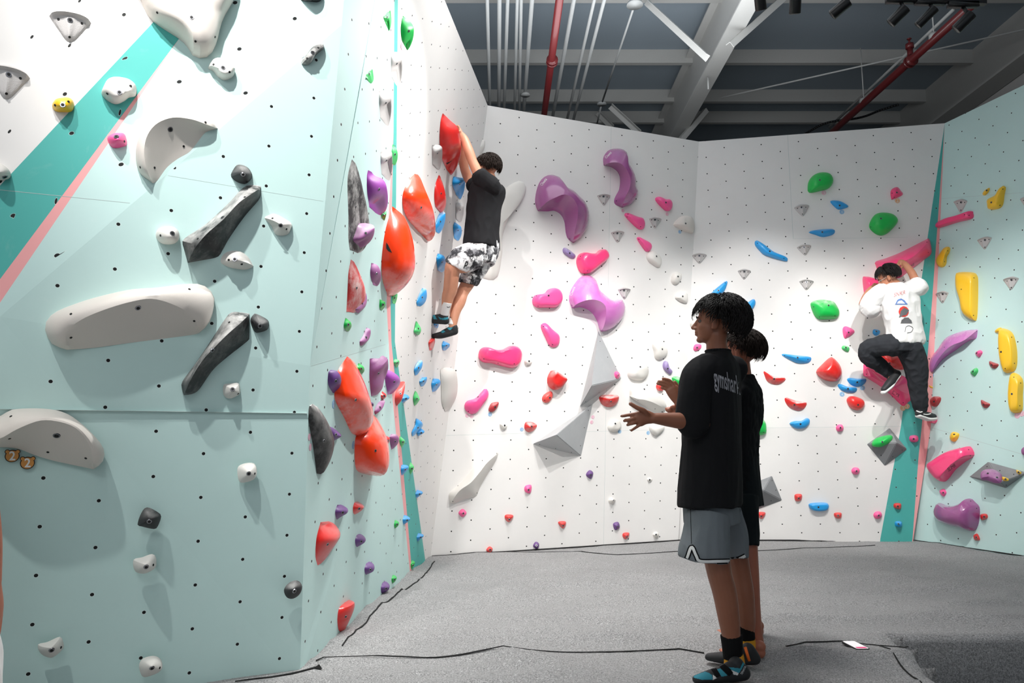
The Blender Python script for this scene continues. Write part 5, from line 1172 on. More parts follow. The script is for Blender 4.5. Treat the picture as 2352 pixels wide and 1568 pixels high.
tag(bmobj('lighting_track', bm, BLK, smooth=False, loc=b), 'black lighting rail holding the spotlights at the top right', 'track')
# ------------------------------------------------------------------ phone on the mat
SCR, nt, b_ = newmat('phone_screen'); b_.inputs['Base Color'].default_value = (.02, .02, .02, 1); b_.inputs['Emission Color'].default_value = srgb(225, 222, 224); b_.inputs['Emission Strength'].default_value = .75; b_.inputs['Roughness'].default_value = .1
SCP, nt, b_ = newmat('phone_screen_pink'); b_.inputs['Base Color'].default_value = (.02, .02, .02, 1); b_.inputs['Emission Color'].default_value = srgb(214, 30, 110); b_.inputs['Emission Strength'].default_value = .8
c4 = [atz(x, y, .03) for x, y in ((1931, 1469), (1957, 1464), (2001, 1485), (1972, 1491))]
pc = sum(c4) / 4; axx = (c4[2] + c4[3] - c4[0] - c4[1]) / 2; L_ = np.linalg.norm(axx); axx = axx / L_; axy = np.array([-axx[1], axx[0], 0]); z0 = fz(pc[0], pc[1]) + .004
root = empty('smartphone', (pc[0], pc[1], z0)); tag(root, 'black smartphone lying face up on the grey mat with its screen lit', 'phone')
def slab(name, hx, hy, zb, zt, mat, rad=.012, sx=0):
    bm = bmesh.new(); P = []
    for qx, qy, a0 in ((1, 1, 0), (-1, 1, 90), (-1, -1, 180), (1, -1, 270)):
        for k in range(6):
            a = math.radians(a0 + k * 18); P.append(((hx - rad) * qx + rad * math.cos(a) + sx, (hy - rad) * qy + rad * math.sin(a)))
    lo = [bm.verts.new((pc[0] + axx[0] * x + axy[0] * y, pc[1] + axx[1] * x + axy[1] * y, z0 + zb)) for x, y in P]
    hi = [bm.verts.new((pc[0] + axx[0] * x + axy[0] * y, pc[1] + axx[1] * x + axy[1] * y, z0 + zt)) for x, y in P]
    bm.faces.new(lo[::-1]); bm.faces.new(hi)
    for i in range(len(P)): bm.faces.new([lo[i], lo[(i+1) % len(P)], hi[(i+1) % len(P)], hi[i]])
    return bmobj(name, bm, mat, parent=root, smooth=False, loc=(pc[0], pc[1], z0))
slab('phone_case', .078, .038, 0, .010, BLK); sc_ = slab('screen', .073, .033, .0095, .0108, SCR, .008)
slab('screen_picture', .012, .028, .0105, .0112, SCP, .006, sx=.056)

# ================================================================== PEOPLE
def U3(v): v = Vector(v); return v.normalized()
class Sculpt:
    def __init__(s): s.bm = bmesh.new()
    def ball(s, c, r, rot=None, seg=20):
        vs = bmesh.ops.create_uvsphere(s.bm, u_segments=seg, v_segments=max(8, seg // 2 + 2), radius=1)['verts']
        r = (r, r, r) if isinstance(r, (int, float)) else r
        m = Matrix.Translation(V(c)) @ (rot.to_4x4() if rot else Matrix.Identity(4)) @ Matrix.Diagonal((r[0], r[1], r[2], 1))
        bmesh.ops.transform(s.bm, matrix=m, verts=vs)
    def chain(s, P, R, side=None, seg=18, sub=5, caps=True):
        """smooth tapered limb through the points; R = radius or (across, along-side) pairs"""
        P = [V(p) for p in P]; R = [(r, r) if isinstance(r, (int, float)) else r for r in R]
        n = len(P); A = np.array([[*p, r[0], r[1]] for p, r in zip(P, R)]); S = []
        for i in range(n - 1):
            p1, p2 = A[i], A[i+1]; p0 = A[i-1] if i else 2*p1 - p2; p3 = A[i+2] if i + 2 < n else 2*p2 - p1
            for t in np.linspace(0, 1, sub, endpoint=False): S.append(.5*((2*p1)+(-p0+p2)*t+(2*p0-5*p1+4*p2-p3)*t**2+(-p0+3*p1-3*p2+p3)*t**3))
        S.append(A[-1]); S = np.array(S); rings = []; ref = Vector(side) if side is not None else None
        def ring(c, d, a, b):
            nonlocal ref
            if ref is None: ref = d.orthogonal()
            x = (ref - d * ref.dot(d)).normalized(); y = d.cross(x)
            return [s.bm.verts.new(c + x * a * math.cos(k / seg * 2 * PI) + y * b * math.sin(k / seg * 2 * PI)) for k in range(seg)]
        m = len(S)
        for i in range(m):
            d = Vector(S[min(i+1, m-1)][:3] - S[max(i-1, 0)][:3]).normalized()
            c = Vector(S[i][:3]); a, b = max(.002, S[i][3]), max(.002, S[i][4])
            if i == 0 and caps:
                for q in (.98, .8, .45): rings.append(ring(c - d * min(a, b) * q, d, a * math.sqrt(1 - q*q), b * math.sqrt(1 - q*q)))
            rings.append(ring(c, d, a, b))
            if i == m - 1 and caps:
                for q in (.45, .8, .98): rings.append(ring(c + d * min(a, b) * q, d, a * math.sqrt(1 - q*q), b * math.sqrt(1 - q*q)))
        for X, Y in zip(rings[:-1], rings[1:]):
            for k in range(seg): s.bm.faces.new([X[k], X[(k+1) % seg], Y[(k+1) % seg], Y[k]])
        s.bm.faces.new(rings[0][::-1]); s.bm.faces.new(rings[-1])
    def rings(s, L, sd, fd, seg=28):
        """torso: list of (centre, half width along sd, half depth along fd)"""
        sd, fd = Vector(sd), Vector(fd); out = []
        A = np.array([[*V(c), a, b] for c, a, b in L]); S = []
        n = len(A)
        for i in range(n - 1):
            p1, p2 = A[i], A[i+1]; p0 = A[i-1] if i else 2*p1 - p2; p3 = A[i+2] if i + 2 < n else 2*p2 - p1
            for t in np.linspace(0, 1, 4, endpoint=False): S.append(.5*((2*p1)+(-p0+p2)*t+(2*p0-5*p1+4*p2-p3)*t**2+(-p0+3*p1-3*p2+p3)*t**3))
        S.append(A[-1])
        for q in S:
            c = Vector(q[:3]); row = []
            for k in range(seg):
                t = k / seg * 2 * PI; cx, sx = math.cos(t), math.sin(t)
                e = .82; X = math.copysign(abs(cx) ** e, cx); Y = math.copysign(abs(sx) ** e, sx)
                row.append(s.bm.verts.new(c + sd * q[3] * X + fd * q[4] * Y))
            out.append(row)
        for X, Y in zip(out[:-1], out[1:]):
            for k in range(seg): s.bm.faces.new([X[k], X[(k+1) % seg], Y[(k+1) % seg], Y[k]])
        s.bm.faces.new(out[0][::-1]); s.bm.faces.new(out[-1])
    def bake(s, name, mat, parent, voxel=.005, smooth=4, folds=0, fscale=(9, 9, 4), floor=None, raw=False):
        bmesh.ops.recalc_face_normals(s.bm, faces=s.bm.faces)
        me = D.meshes.new('tmp'); s.bm.to_mesh(me); s.bm.free()
        o = D.objects.new('tmp', me); COL.objects.link(o)
        md = o.modifiers.new('r', 'REMESH'); md.mode = 'VOXEL'; md.voxel_size = voxel; md.use_smooth_shade = True
        sm = o.modifiers.new('s', 'SMOOTH'); sm.factor = .5; sm.iterations = smooth
        bpy.context.view_layer.update(); dg = bpy.context.evaluated_depsgraph_get()
        nm = D.meshes.new_from_object(o.evaluated_get(dg)); D.objects.remove(o); D.meshes.remove(me)
        loc = Vector(parent.location) if parent else Vector((0, 0, 0))
        if folds:
            nn = [v.normal.copy() for v in nm.vertices]
            for v, n in zip(nm.vertices, nn):
                q = Vector((v.co.x * fscale[0], v.co.y * fscale[1], v.co.z * fscale[2]))
                f1 = noise.noise(q); r_ = 1 - abs(noise.noise(q * 1.7 + Vector((5, 2, 8)))) * 2.4
                v.co += n * folds * (f1 * .8 + max(-.3, r_) * .7)
        for v in nm.vertices:
            if floor is not None and v.co.z < floor: v.co.z = floor + (v.co.z - floor) * .04
            v.co -= loc
        for p in nm.polygons: p.use_smooth = True
        nm.materials.clear(); nm.materials.append(mat)
        ob = D.objects.new(name, nm); COL.objects.link(ob); ob.parent = parent; return ob
def wbvh(o):
    l = wl(o)
    return BVHTree.FromPolygons([tuple(v.co + l) for v in o.data.vertices], [tuple(p.vertices) for p in o.data.polygons])
def strip_on(name, o, fr, path, wpx, mat, off=.002, bv=None, closed=False, parent=None):
    P = catmull(pts(fr, path), 60); w = wpx / FR[fr][2] / 2; bv = bv or wbvh(o); bm = bmesh.new(); prev = None
    for i, p in enumerate(P):
        d = P[min(i+1, 59)] - P[max(i-1, 0)]; d /= max(1e-6, np.linalg.norm(d)); nrm = np.array([-d[1], d[0]]); row = []
        for q in (-1, -.33, .33, 1):
            c = cast(bv, *(p + nrm * w * q)); row.append(bm.verts.new(c[0] - V(ray(*p)).normalized() * off) if c else None)
        if prev:
            for a in range(3):
                f = [prev[a], prev[a+1], row[a+1], row[a]]
                if all(f) and max((f[0].co - f[2].co).length, (f[1].co - f[3].co).length) < .06: bm.faces.new(f)
        prev = row
    for v in bm.verts[:]:
        if not v.link_faces: bm.verts.remove(v)
    if not bm.faces: bm.free(); return
    pr = parent or o; l = Vector(bm.verts[:][0].co)
    return bmobj(name, bm, mat, parent=pr, smooth=True, loc=l)
def patch_on(name, o, fr, outline, mat, off=.002, bv=None, parent=None, step=1.1):
    """printed patch filled with a grid of pixels-sized cells, projected onto o"""
    P = pts(fr, outline); bv = bv or wbvh(o); xs = [p[0] for p in P]; ys = [p[1] for p in P]
    def ins(x, y):
        r = False; j = len(P) - 1
        for i in range(len(P)):
            if (P[i][1] > y) != (P[j][1] > y) and x < (P[j][0] - P[i][0]) * (y - P[i][1]) / (P[j][1] - P[i][1]) + P[i][0]: r = not r
            j = i
        return r
    bm = bmesh.new(); C = {}
    nx, ny = int((max(xs) - min(xs)) / step) + 2, int((max(ys) - min(ys)) / step) + 2
    def vt(i, j):
        if (i, j) not in C:
            x, y = min(xs) + i * step, min(ys) + j * step; c = cast(bv, x, y); C[i, j] = bm.verts.new(c[0] - V(ray(x, y)).normalized() * off) if c else None
        return C[i, j]
    for i in range(nx):
        for j in range(ny):
            if ins(min(xs) + (i + .5) * step, min(ys) + (j + .5) * step):
                f = [vt(i, j), vt(i+1, j), vt(i+1, j+1), vt(i, j+1)]
                if all(f) and (f[0].co - f[2].co).length < .09: bm.faces.new(f)
    for v in bm.verts[:]:
        if not v.link_faces: bm.verts.remove(v)
    if not bm.faces: bm.free(); return
    return bmobj(name, bm, mat, parent=parent or o, smooth=True, loc=Vector(bm.verts[:][0].co))
def head(S, c, f, up, k=1.0, left=True):
    """skull, jaw, nose, lips, brow and ears; c centre, f facing, up"""
    f, up = U3(f), U3(up); up = (up - f * up.dot(f)).normalized(); sd = up.cross(f).normalized()
    R_ = Matrix((f, sd, up)).transposed(); c = V(c)
    P = lambda a, b, d: c + (f * a + sd * b + up * d) * k
    S.ball(P(-.012, 0, .030), (.098*k, .077*k, .088*k), R_, 28)
    S.ball(P(.030, 0, -.030), (.062*k, .060*k, .080*k), R_, 24)
    S.ball(P(.045, 0, -.072), (.040*k, .046*k, .036*k), R_, 20)
    S.ball(P(.070, 0, -.094), (.020*k, .022*k, .016*k), R_, 16)
    for q in (-1, 1): S.ball(P(.052, .034*q, -.028), (.030*k, .022*k, .026*k), R_, 16)
    S.ball(P(.076, 0, .022), (.018*k, .048*k, .013*k), R_, 16)
    S.chain([P(.086, 0, .012), P(.100, 0, -.012), P(.110, 0, -.030)], [.009*k, .010*k, .012*k])
    for q in (-1, 1): S.ball(P(.098, .012*q, -.034), (.011*k, .009*k, .008*k), R_, 12)
    S.ball(P(.090, 0, -.053), (.012*k, .024*k, .007*k), R_, 14); S.ball(P(.088, 0, -.066), (.012*k, .021*k, .008*k), R_, 14)
    for q in (-1, 1):
        e = Matrix.Rotation(q * .35, 3, up) @ R_
        S.ball(P(-.008, .080*q, -.010), (.020*k, .008*k, .033*k), e, 16); S.ball(P(-.010, .086*q, .008), (.017*k, .005*k, .016*k), e, 12); S.ball(P(.002, .080*q, -.032), (.011*k, .007*k, .012*k), e, 12)
    return P, R_, f, sd, up
def eyes(parent, P, f, sd, up, k, shut=False):
    for q in (-1, 1):
        bm = bmesh.new(); vs = bmesh.ops.create_uvsphere(bm, u_segments=16, v_segments=10, radius=.0115 * k)['verts']; bmesh.ops.translate(bm, verts=vs, vec=P(.0705, .031*q, .002))
        n0 = len(bm.faces); disc(bm, P(.0705, .031*q, .002) + (f * .0108) * k, f, .0062 * k, .002, 14); bm.faces.ensure_lookup_table()
        for i, fc in enumerate(bm.faces): fc.material_index = 0 if i < n0 else 1
        bmobj('eye', bm, [EYEW, SOCK], parent=parent, loc=P(.074, .031*q, .002))
        S = Sculpt(); S.chain([P(.092, .014*q, .018), P(.093, .032*q, .024), P(.080, .050*q, .017)], [.0028*k, .004*k, .002*k]); S.bake('eyebrow', HAIR, parent, .0015, 1)
def hair(parent, c, R_, f, sd, up, k, mat, n=380, thick=1.0, lens=(.05, .09), fringe=True, nape=-.30, seed=1, wild=.3, vol=.018, off=(-.018, 0, .036)):
    rnd = random.Random(seed); c = V(c); bm = bmesh.new()
    cc = c + (f * off[0] + up * off[2]) * k; rx, ry, rz = .100*k + vol*.5, .082*k + vol*.5, .088*k + vol*.5
    ico = bmesh.ops.create_icosphere(bm, subdivisions=4, radius=1)['verts']
    kill = []
    for v in ico:
        d = v.co.copy()
        face = d.x > .30 and d.z < (.42 if fringe else .50)
        low = d.z < -.62 or (d.z < -.30 and d.x > -.25)
        side_ = abs(d.y) > .5 and d.z < -.15 and d.x > -.15
        if face or low or side_: kill.append(v)
        bump = 1 + .05 * noise.noise(d * 5 + Vector((seed, 0, 0)))
        v.co = cc + (f * d.x * rx + sd * d.y * ry + up * d.z * rz) * bump
    bmesh.ops.delete(bm, geom=kill, context='VERTS')
    for _ in range(n):
        while True:
            d = Vector((rnd.gauss(0, 1), rnd.gauss(0, 1), rnd.gauss(.35, 1))).normalized()
            if d.z > nape and not (d.x > .42 and d.z < .5) and not (abs(d.y) > .6 and d.z < 0 and d.x > -.05): break
        L = rnd.uniform(*lens) * k * (.55 if (abs(d.y) > .5 and -.3 < d.x < .45 and d.z < .6) else 1); th = rnd.uniform(.0016, .0034) * k * thick
        tgt = Vector((d.x * .6 + (.5 if (fringe and d.x > .1) else -.12), d.y, d.z - 1.4 + rnd.uniform(-.3, .5))); tan = (tgt - d * tgt.dot(d)).normalized()
        tan = (tan + Vector((rnd.uniform(-1, 1), rnd.uniform(-1, 1), rnd.uniform(-1, 1))) * wild).normalized()
        pts_ = []; cur = d.copy(); m = 5
        for i in range(m):
            t = i / (m - 1); q = (d + tan * (t * L / (.095 * k))).normalized()
            lift = 1.0 + vol * .35 / .09 + .16 * math.sin(t * PI * .75) * (vol / .018) * .6 + wild * .10 * t * t * rnd.uniform(-.2, 1)
            pts_.append(cc + (f * q.x * rx + sd * q.y * ry + up * q.z * rz) * lift)
        ref = None; prev = None
        for i, p in enumerate(pts_):
            dd = (pts_[min(i+1, m-1)] - pts_[max(i-1, 0)]).normalized(); ref = dd.orthogonal() if ref is None else (ref - dd * ref.dot(dd)).normalized(); y = dd.cross(ref)
            r = th * (1 - (i / (m - 1)) ** 2 * .93) * (.6 if i == 0 else 1)
            row = [bm.verts.new(p + ref * r * math.cos(a) + y * r * math.sin(a)) for a in (0, PI*.667, PI*1.333)]
            if prev:
                for a in range(3): bm.faces.new([prev[a], prev[(a+1) % 3], row[(a+1) % 3], row[a]])
            prev = row
        bm.faces.new(prev)
    return bmobj('hair', bm, mat, parent=parent, loc=c)
def hand(S, w, palm, fingers, thumb, k=1.0, across=None):
    """w wrist, palm centre, each finger a list of joints from knuckle to tip"""
    w, palm = V(w), V(palm); kn = [V(fi[0]) for fi in fingers]; mid = sum(kn, Vector()) / len(kn)
    ac = (kn[0] - kn[-1]).normalized(); d = (mid - w).normalized(); ac = (ac - d * ac.dot(d)).normalized()
    S.chain([w, palm, mid], [(.026*k, .020*k), (.036*k, .016*k), (.037*k, .012*k)], side=ac)
    for i, fi in enumerate(fingers):
        r = (.0088, .0092, .0088, .0076)[i % 4] * k; n = len(fi)
        S.chain([palm.lerp(V(fi[0]), .55)] + list(fi), [r * 1.1] + [r * (1.05 - .22 * j / (n - 1)) for j in range(n)], sub=4, seg=12)
    n = len(thumb); S.chain([w.lerp(palm, .45)] + list(thumb), [.015*k] + [(.0125 - .0032 * j / (n - 1)) * k for j in range(n)], sub=4, seg=12)
def fabric(name, col, bump=.25, scale=500, rough=.9):
    return simple(name, col, rough, .15, bump=bump, bscale=scale)
HAIR = simple('black_hair', srgb(28, 24, 23), .6, .25); HAIRB = simple('dark_brown_hair', srgb(44, 34, 29), .65, .2)
EYEW = simple('eye_white', srgb(96, 84, 78), .5)
def skinmat(name, c):
    m, nt, b = newmat(name); col = srgb(*c); tc = N(nt, 'ShaderNodeTexCoord'); n = ramp(nt, noise_(nt, tc.outputs['Object'], 14, 5), .35, .7)
    nt.links.new(mix(nt, math_(nt, 'MULTIPLY', n, .3), col, (col[0]*.75, col[1]*.62, col[2]*.58, 1)), b.inputs['Base Color'])
    b.inputs['Roughness'].default_value = .5; b.inputs['Subsurface Weight'].default_value = .08; b.inputs['Subsurface Radius'].default_value = (.02, .008, .004); b.inputs['Subsurface Scale'].default_value = .5
    bn = N(nt, 'ShaderNodeBump'); bn.inputs['Strength'].default_value = .08; bn.inputs['Distance'].default_value = .001; nt.links.new(noise_(nt, tc.outputs['Object'], 400, 2), bn.inputs['Height']); nt.links.new(bn.outputs[0], b.inputs['Normal']); return m
SK_A = skinmat('deep_tan_skin', (146, 92, 68)); SK_B = skinmat('warm_tan_skin', (172, 106, 82)); SK_1 = skinmat('light_tan_skin', (206, 146, 116)); SK_2 = skinmat('tan_skin', (190, 130, 100))
TEE = fabric('black_cotton', srgb(30, 30, 32)); TEEB = fabric('black_crinkle_cotton', srgb(24, 25, 27)); TEEW = fabric('white_cotton', srgb(232, 230, 228)); SHG = fabric('grey_mesh_fabric', srgb(120, 126, 130)); SHD = fabric('dark_green_black_fabric', srgb(24, 30, 32)); PANTS = fabric('charcoal_fabric', srgb(48, 50, 54))
SOCKB = fabric('black_knit', srgb(20, 20, 21)); SOCKY = fabric('yellow_knit', srgb(226, 160, 50)); SOCKW = fabric('white_knit', srgb(232, 230, 228)); REDK = fabric('red_knit', srgb(170, 36, 30))
RUB = simple('black_shoe_rubber', srgb(38, 39, 41), .6); TEALS = simple('teal_shoe_suede', srgb(52, 140, 158), .75); ORG = simple('orange_pull_tab', srgb(236, 110, 40), .6); SHW = simple('white_shoe_mesh', srgb(225, 225, 222), .6)
FR['f6'] = (1500, 1000, 4.7514); FR['f7'] = (1540, 1280, 5.4433); FR['cl'] = (930, 500, 5.226); FR['ch'] = (950, 250, 6.272)
def climbing_shoe(root, heel, ball, toe, ankle, lab, floor=None, k=1.0, voxel=.004):
    """one rubber climbing shoe: low heel cup, arched sole, pointed toe, cuff round the ankle"""
    S = Sculpt(); heel, ball, toe, ankle = V(heel), V(ball), V(toe), V(ankle)
    S.chain([heel, heel.lerp(ball, .5), ball, toe], [(.030*k, .030*k), (.031*k, .033*k), (.041*k, .030*k), (.026*k, .018*k)], side=(toe - heel).cross(Vector((0, 0, 1))))
    S.chain([heel + (ankle - heel) * .1, heel.lerp(ankle, .75)], [.031*k, .034*k]); S.chain([ball.lerp(heel, .25) + Vector((0, 0, .01)), heel.lerp(ankle, .62).lerp(ball, .25)], [.030*k, .033*k])
    o = S.bake('climbing_shoe', RUB, root, voxel, 4, floor=floor)
    return o

# ------------------------------------------------------------------ tall boy in the black T-shirt, grey shorts
def boyA():
    root = empty('person', atz(1668, 1540, 0)); tag(root, 'tall boy in black lettered T-shirt and grey shorts standing on the mat, hand held out', 'person')
    f = U3((-.88, .47, 0)); sd = U3((-.47, -.88, 0)); p = lambda x, y, Y=3.72: V(at(x, y, Y)); zz = lambda x, y, Y: V(at(1400 + x / 4.6125, 660 + y / 4.6125, Y))
    S = Sculpt()
    hf, hu = (-.95, .31, .10), (-.08, 0, 1)
    hc = p(1642, 742, 3.70); P, R_, hf, hs, hu = head(S, hc, hf, hu, .96)
    S.chain([p(1646, 768, 3.70), p(1646, 795, 3.71), p(1652, 830)], [.052, .052, .066])
    S.rings([(p(1650, 834), .08, .06), (p(1647, 858), .145, .08), (p(1642, 930), .15, .09), (p(1638, 1030), .135, .085), (p(1636, 1110), .14, .09), (p(1636, 1150), .14, .09)], sd, f)
    S.chain([p(1614, 856, 3.56), p(1602, 900, 3.53), p(1610, 972, 3.52)], [.044, .045, .043])
    S.chain([p(1611, 972, 3.52), p(1570, 967, 3.49), p(1530, 963, 3.47), p(1499, 960, 3.45)], [.041, .040, .032, (.026, .022)])
    FY = 3.43
    hand(S, p(1499, 960, 3.45), zz(370, 1372, 3.44), [[zz(292, 1338, FY), zz(205, 1350, FY), zz(128, 1362, FY)], [zz(290, 1382, FY), zz(220, 1398, FY - .01), zz(158, 1412, FY)], [zz(300, 1420, FY), zz(240, 1440, FY - .01), zz(190, 1455, FY + .01)], [zz(325, 1450, FY), zz(275, 1485, FY), zz(230, 1515, FY + .01)]], [zz(370, 1310, FY - .01), zz(295, 1275, FY - .02), zz(222, 1232, FY - .02)], 1.0)
    # right arm, raised in front of the chest
    RY = 3.98
    S.chain([p(1688, 860, 3.88), p(1650, 905, 3.98), p(1600, 965, 4.02)], [.052, .046, .042]); S.chain([p(1600, 965, 4.02), p(1580, 945, 4.0), p(1560, 926, RY)], [.041, .036, .026])
    hand(S, zz(745, 1225, RY), zz(690, 1130, RY), [[zz(682, 1040, RY), zz(640, 985, RY), zz(565, 963, RY)], [zz(655, 1055, RY), zz(600, 1010, RY), zz(520, 994, RY)], [zz(645, 1082, RY), zz(590, 1040, RY), zz(508, 1018, RY)], [zz(645, 1112, RY), zz(600, 1085, RY), zz(548, 1062, RY)]], [zz(735, 1110, RY + .05), zz(722, 1050, RY + .06), zz(690, 1000, RY + .06)], 1.0)
    S.chain([p(1632, 1195, 3.66), p(1640, 1235, 3.61), p(1651, 1310, 3.60), p(1664, 1360, 3.61), p(1674, 1420, 3.62), p(1681, 1475, 3.63), p(1684, 1520, 3.64)], [.074, .070, .058, .056, .050, .040, .036])
    S.chain([p(1662, 1195, 3.84), p(1680, 1235, 3.89), p(1697, 1305, 3.92), p(1706, 1360, 3.93), p(1712, 1420, 3.95), p(1716, 1460, 3.96), p(1718, 1490, 3.97)], [.074, .070, .056, .056, .050, .038, .035])
    S.bake('body', SK_A, root, .0042, 3)
    eyes(root, P, hf, hs, hu, .96)
    hair(root, hc, R_, hf, hs, hu, .96, HAIR, n=2400, thick=1.0, lens=(.035, .075), seed=3, wild=.40, vol=.036, off=(-.036, 0, .026))
    # T-shirt
    S = Sculpt()
    S.rings([(p(1650, 806), .060, .056), (p(1649, 814), .085, .066), (p(1647, 828), .150, .085), (p(1644, 850), .195, .108), (p(1640, 900), .205, .122), (p(1637, 960), .208, .130), (p(1634, 1050), .212, .136), (p(1632, 1110), .216, .140), (p(1631, 1160), .220, .143)], sd, f)
    S.chain([p(1622, 842, 3.60), p(1600, 868, 3.55), p(1594, 910, 3.53), p(1591, 955, 3.52), p(1591, 968, 3.52)], [.070, .074, .076, .080, .080])
    S.chain([p(1685, 848, 3.86), p(1655, 900, 3.94), p(1632, 930, 3.98)], [.072, .078, .078])
    shirt = S.bake('t_shirt', TEE, root, .006, 5, folds=.007, fscale=(7, 7, 2.6))
    bv = wbvh(shirt)
    text_on('shirt_lettering', shirt, 'gymshark', (1641, 884), (60, 22), (-4, -42), simple('grey_print', srgb(168, 166, 172), .7), bold=.012, bv=bv, off=.004)
    bm = bmesh.new(); cN = p(1649, 806)
    for k in range(28):
        t0, t1 = k / 28 * 2 * PI, (k + 1) / 28 * 2 * PI
        add_tube(bm, cN + sd * .064 * math.cos(t0) + f * .060 * math.sin(t0), cN + sd * .064 * math.cos(t1) + f * .060 * math.sin(t1), .0065, n=8)
    bmobj('collar', bm, TEE, parent=root, loc=cN)
    # shorts
    S = Sculpt()
    S.rings([(p(1632, 1120), .165, .118), (p(1633, 1160), .172, .125), (p(1636, 1200), .175, .128)], sd, f)
    S.chain([p(1626, 1180, 3.62), p(1622, 1225, 3.60), p(1618, 1268, 3.59), p(1617, 1283, 3.59)], [(.100, .105), (.108, .110), (.118, .118), (.119, .119)], side=(1, 0, 0), caps=False)
    S.chain([p(1660, 1180, 3.84), p(1677, 1225, 3.87), p(1683, 1268, 3.88), p(1684, 1279, 3.88)], [(.095, .10), (.085, .10), (.072, .10), (.070, .10)], side=(1, 0, 0), caps=False)
    sh = S.bake('shorts', SHG, root, .006, 4, folds=.005, fscale=(10, 10, 2))
    bv = wbvh(sh); BK = SOCKB
    for pa, lab in (('296,1338 345,1360 372,1330 420,1215 470,1310 515,1370 700,1372 850,1368', 0), ('850,1358 930,1348 1008,1312', 0)):
        strip_on('hem_trim', sh, 'f6', pa, 58, BK, .0025, bv); strip_on('hem_trim', sh, 'f6', pa, 30, WPRINT, .004, bv)
    strip_on('side_seam', sh, 'f6', '402,680 410,900 418,1180', 5, BK, .002, bv)
    # socks and shoes
    for (x0, y0, x1, y1, Y, fx, name) in ((1680, 1458, 1684, 1512, 3.635, 0, 'a'), (1711, 1426, 1716, 1468, 3.955, 0, 'b')):
        S = Sculpt(); S.chain([p(x0, y0, Y), p((x0 + x1) / 2, (y0 + y1) / 2, Y), p(x1, y1, Y)], [(.052, .052), (.048, .048), (.046, .046)] if Y < 3.8 else [.047, .043, .041], caps=False); S.bake('sock', SOCKB, root, .004, 2)
    S = Sculpt(); S.chain([p(1686, 1506, 3.635), p(1687, 1525, 3.63), p(1684, 1542, 3.62)], [.045, .048, .046]); sy = S.bake('sock_foot', SOCKY, root, .004, 3)
    bv = wbvh(sy); strip_on('sock_print', sy, 'f7', '700,1320 780,1352 850,1370 895,1350', 24, REDK, .002, bv)
    for pa in ('705,1225 715,1205 740,1205 752,1228 740,1250 715,1248 705,1225', '700,1270 730,1275 760,1272', '815,1285 845,1290 848,1310 825,1312'): strip_on('sock_print', sy, 'f7', pa, 6, SOCKB, .002, bv)
    S = Sculpt(); S.chain([p(1716, 1464, 3.955), p(1717, 1482, 3.955), p(1712, 1490, 3.95)], [.039, .041, .04]); S.bake('sock_foot', SOCKY, root, .004, 3)
    fl = .004
    s1 = climbing_shoe(root, atz(1708, 1546, .042), atz(1645, 1551, .044), atz(1600, 1560, .028), V(atz(1708, 1546, .042)) + Vector((-.045, 0, .052)), '', floor=fl, k=1.05)
    bv = wbvh(s1)
    patch_on('suede_panel', s1, 'f7', '275,1480 430,1425 480,1440 520,1470 530,1525 400,1530 300,1505', TEALS, .002, bv)
    patch_on('suede_panel', s1, 'f7', '580,1395 625,1385 715,1475 640,1490', TEALS, .002, bv); patch_on('suede_panel', s1, 'f7', '730,1370 870,1385 915,1290 930,1320 870,1430 850,1450 760,1400', TEALS, .002, bv)
    patch_on('white_insert', s1, 'f7', '530,1465 585,1505 530,1530', SHW, .0025, bv); patch_on('white_insert', s1, 'f7', '760,1405 855,1445 840,1470 790,1465', SHW, .0025, bv)
    strip_on('strap', s1, 'f7', '500,1345 560,1420 600,1490', 60, SOCKB, .005, bv); strip_on('strap', s1, 'f7', '610,1320 700,1395 760,1460', 66, SOCKB, .005, bv)
    text_on('shoe_lettering', s1, 'TENAYA', (1540 + 895 / 5.4433, 1280 + 1470 / 5.4433), (10, -19), (-4, -3), WPRINT, bv=bv, off=.003)
    bm = bmesh.new(); q = V(atz(1708, 1546, .042)); add_tube(bm, q + Vector((.028, 0, .055)), q + Vector((.012, 0, .115)), .007, n=10); bmobj('pull_tab', bm, ORG, parent=root, loc=q)
    climbing_shoe(root, atz(1733, 1512, .042), atz(1668, 1510, .038), atz(1628, 1508, .026), V(atz(1733, 1512, .042)) + Vector((-.04, 0, .055)), '', floor=fl, k=1.0)
boyA()
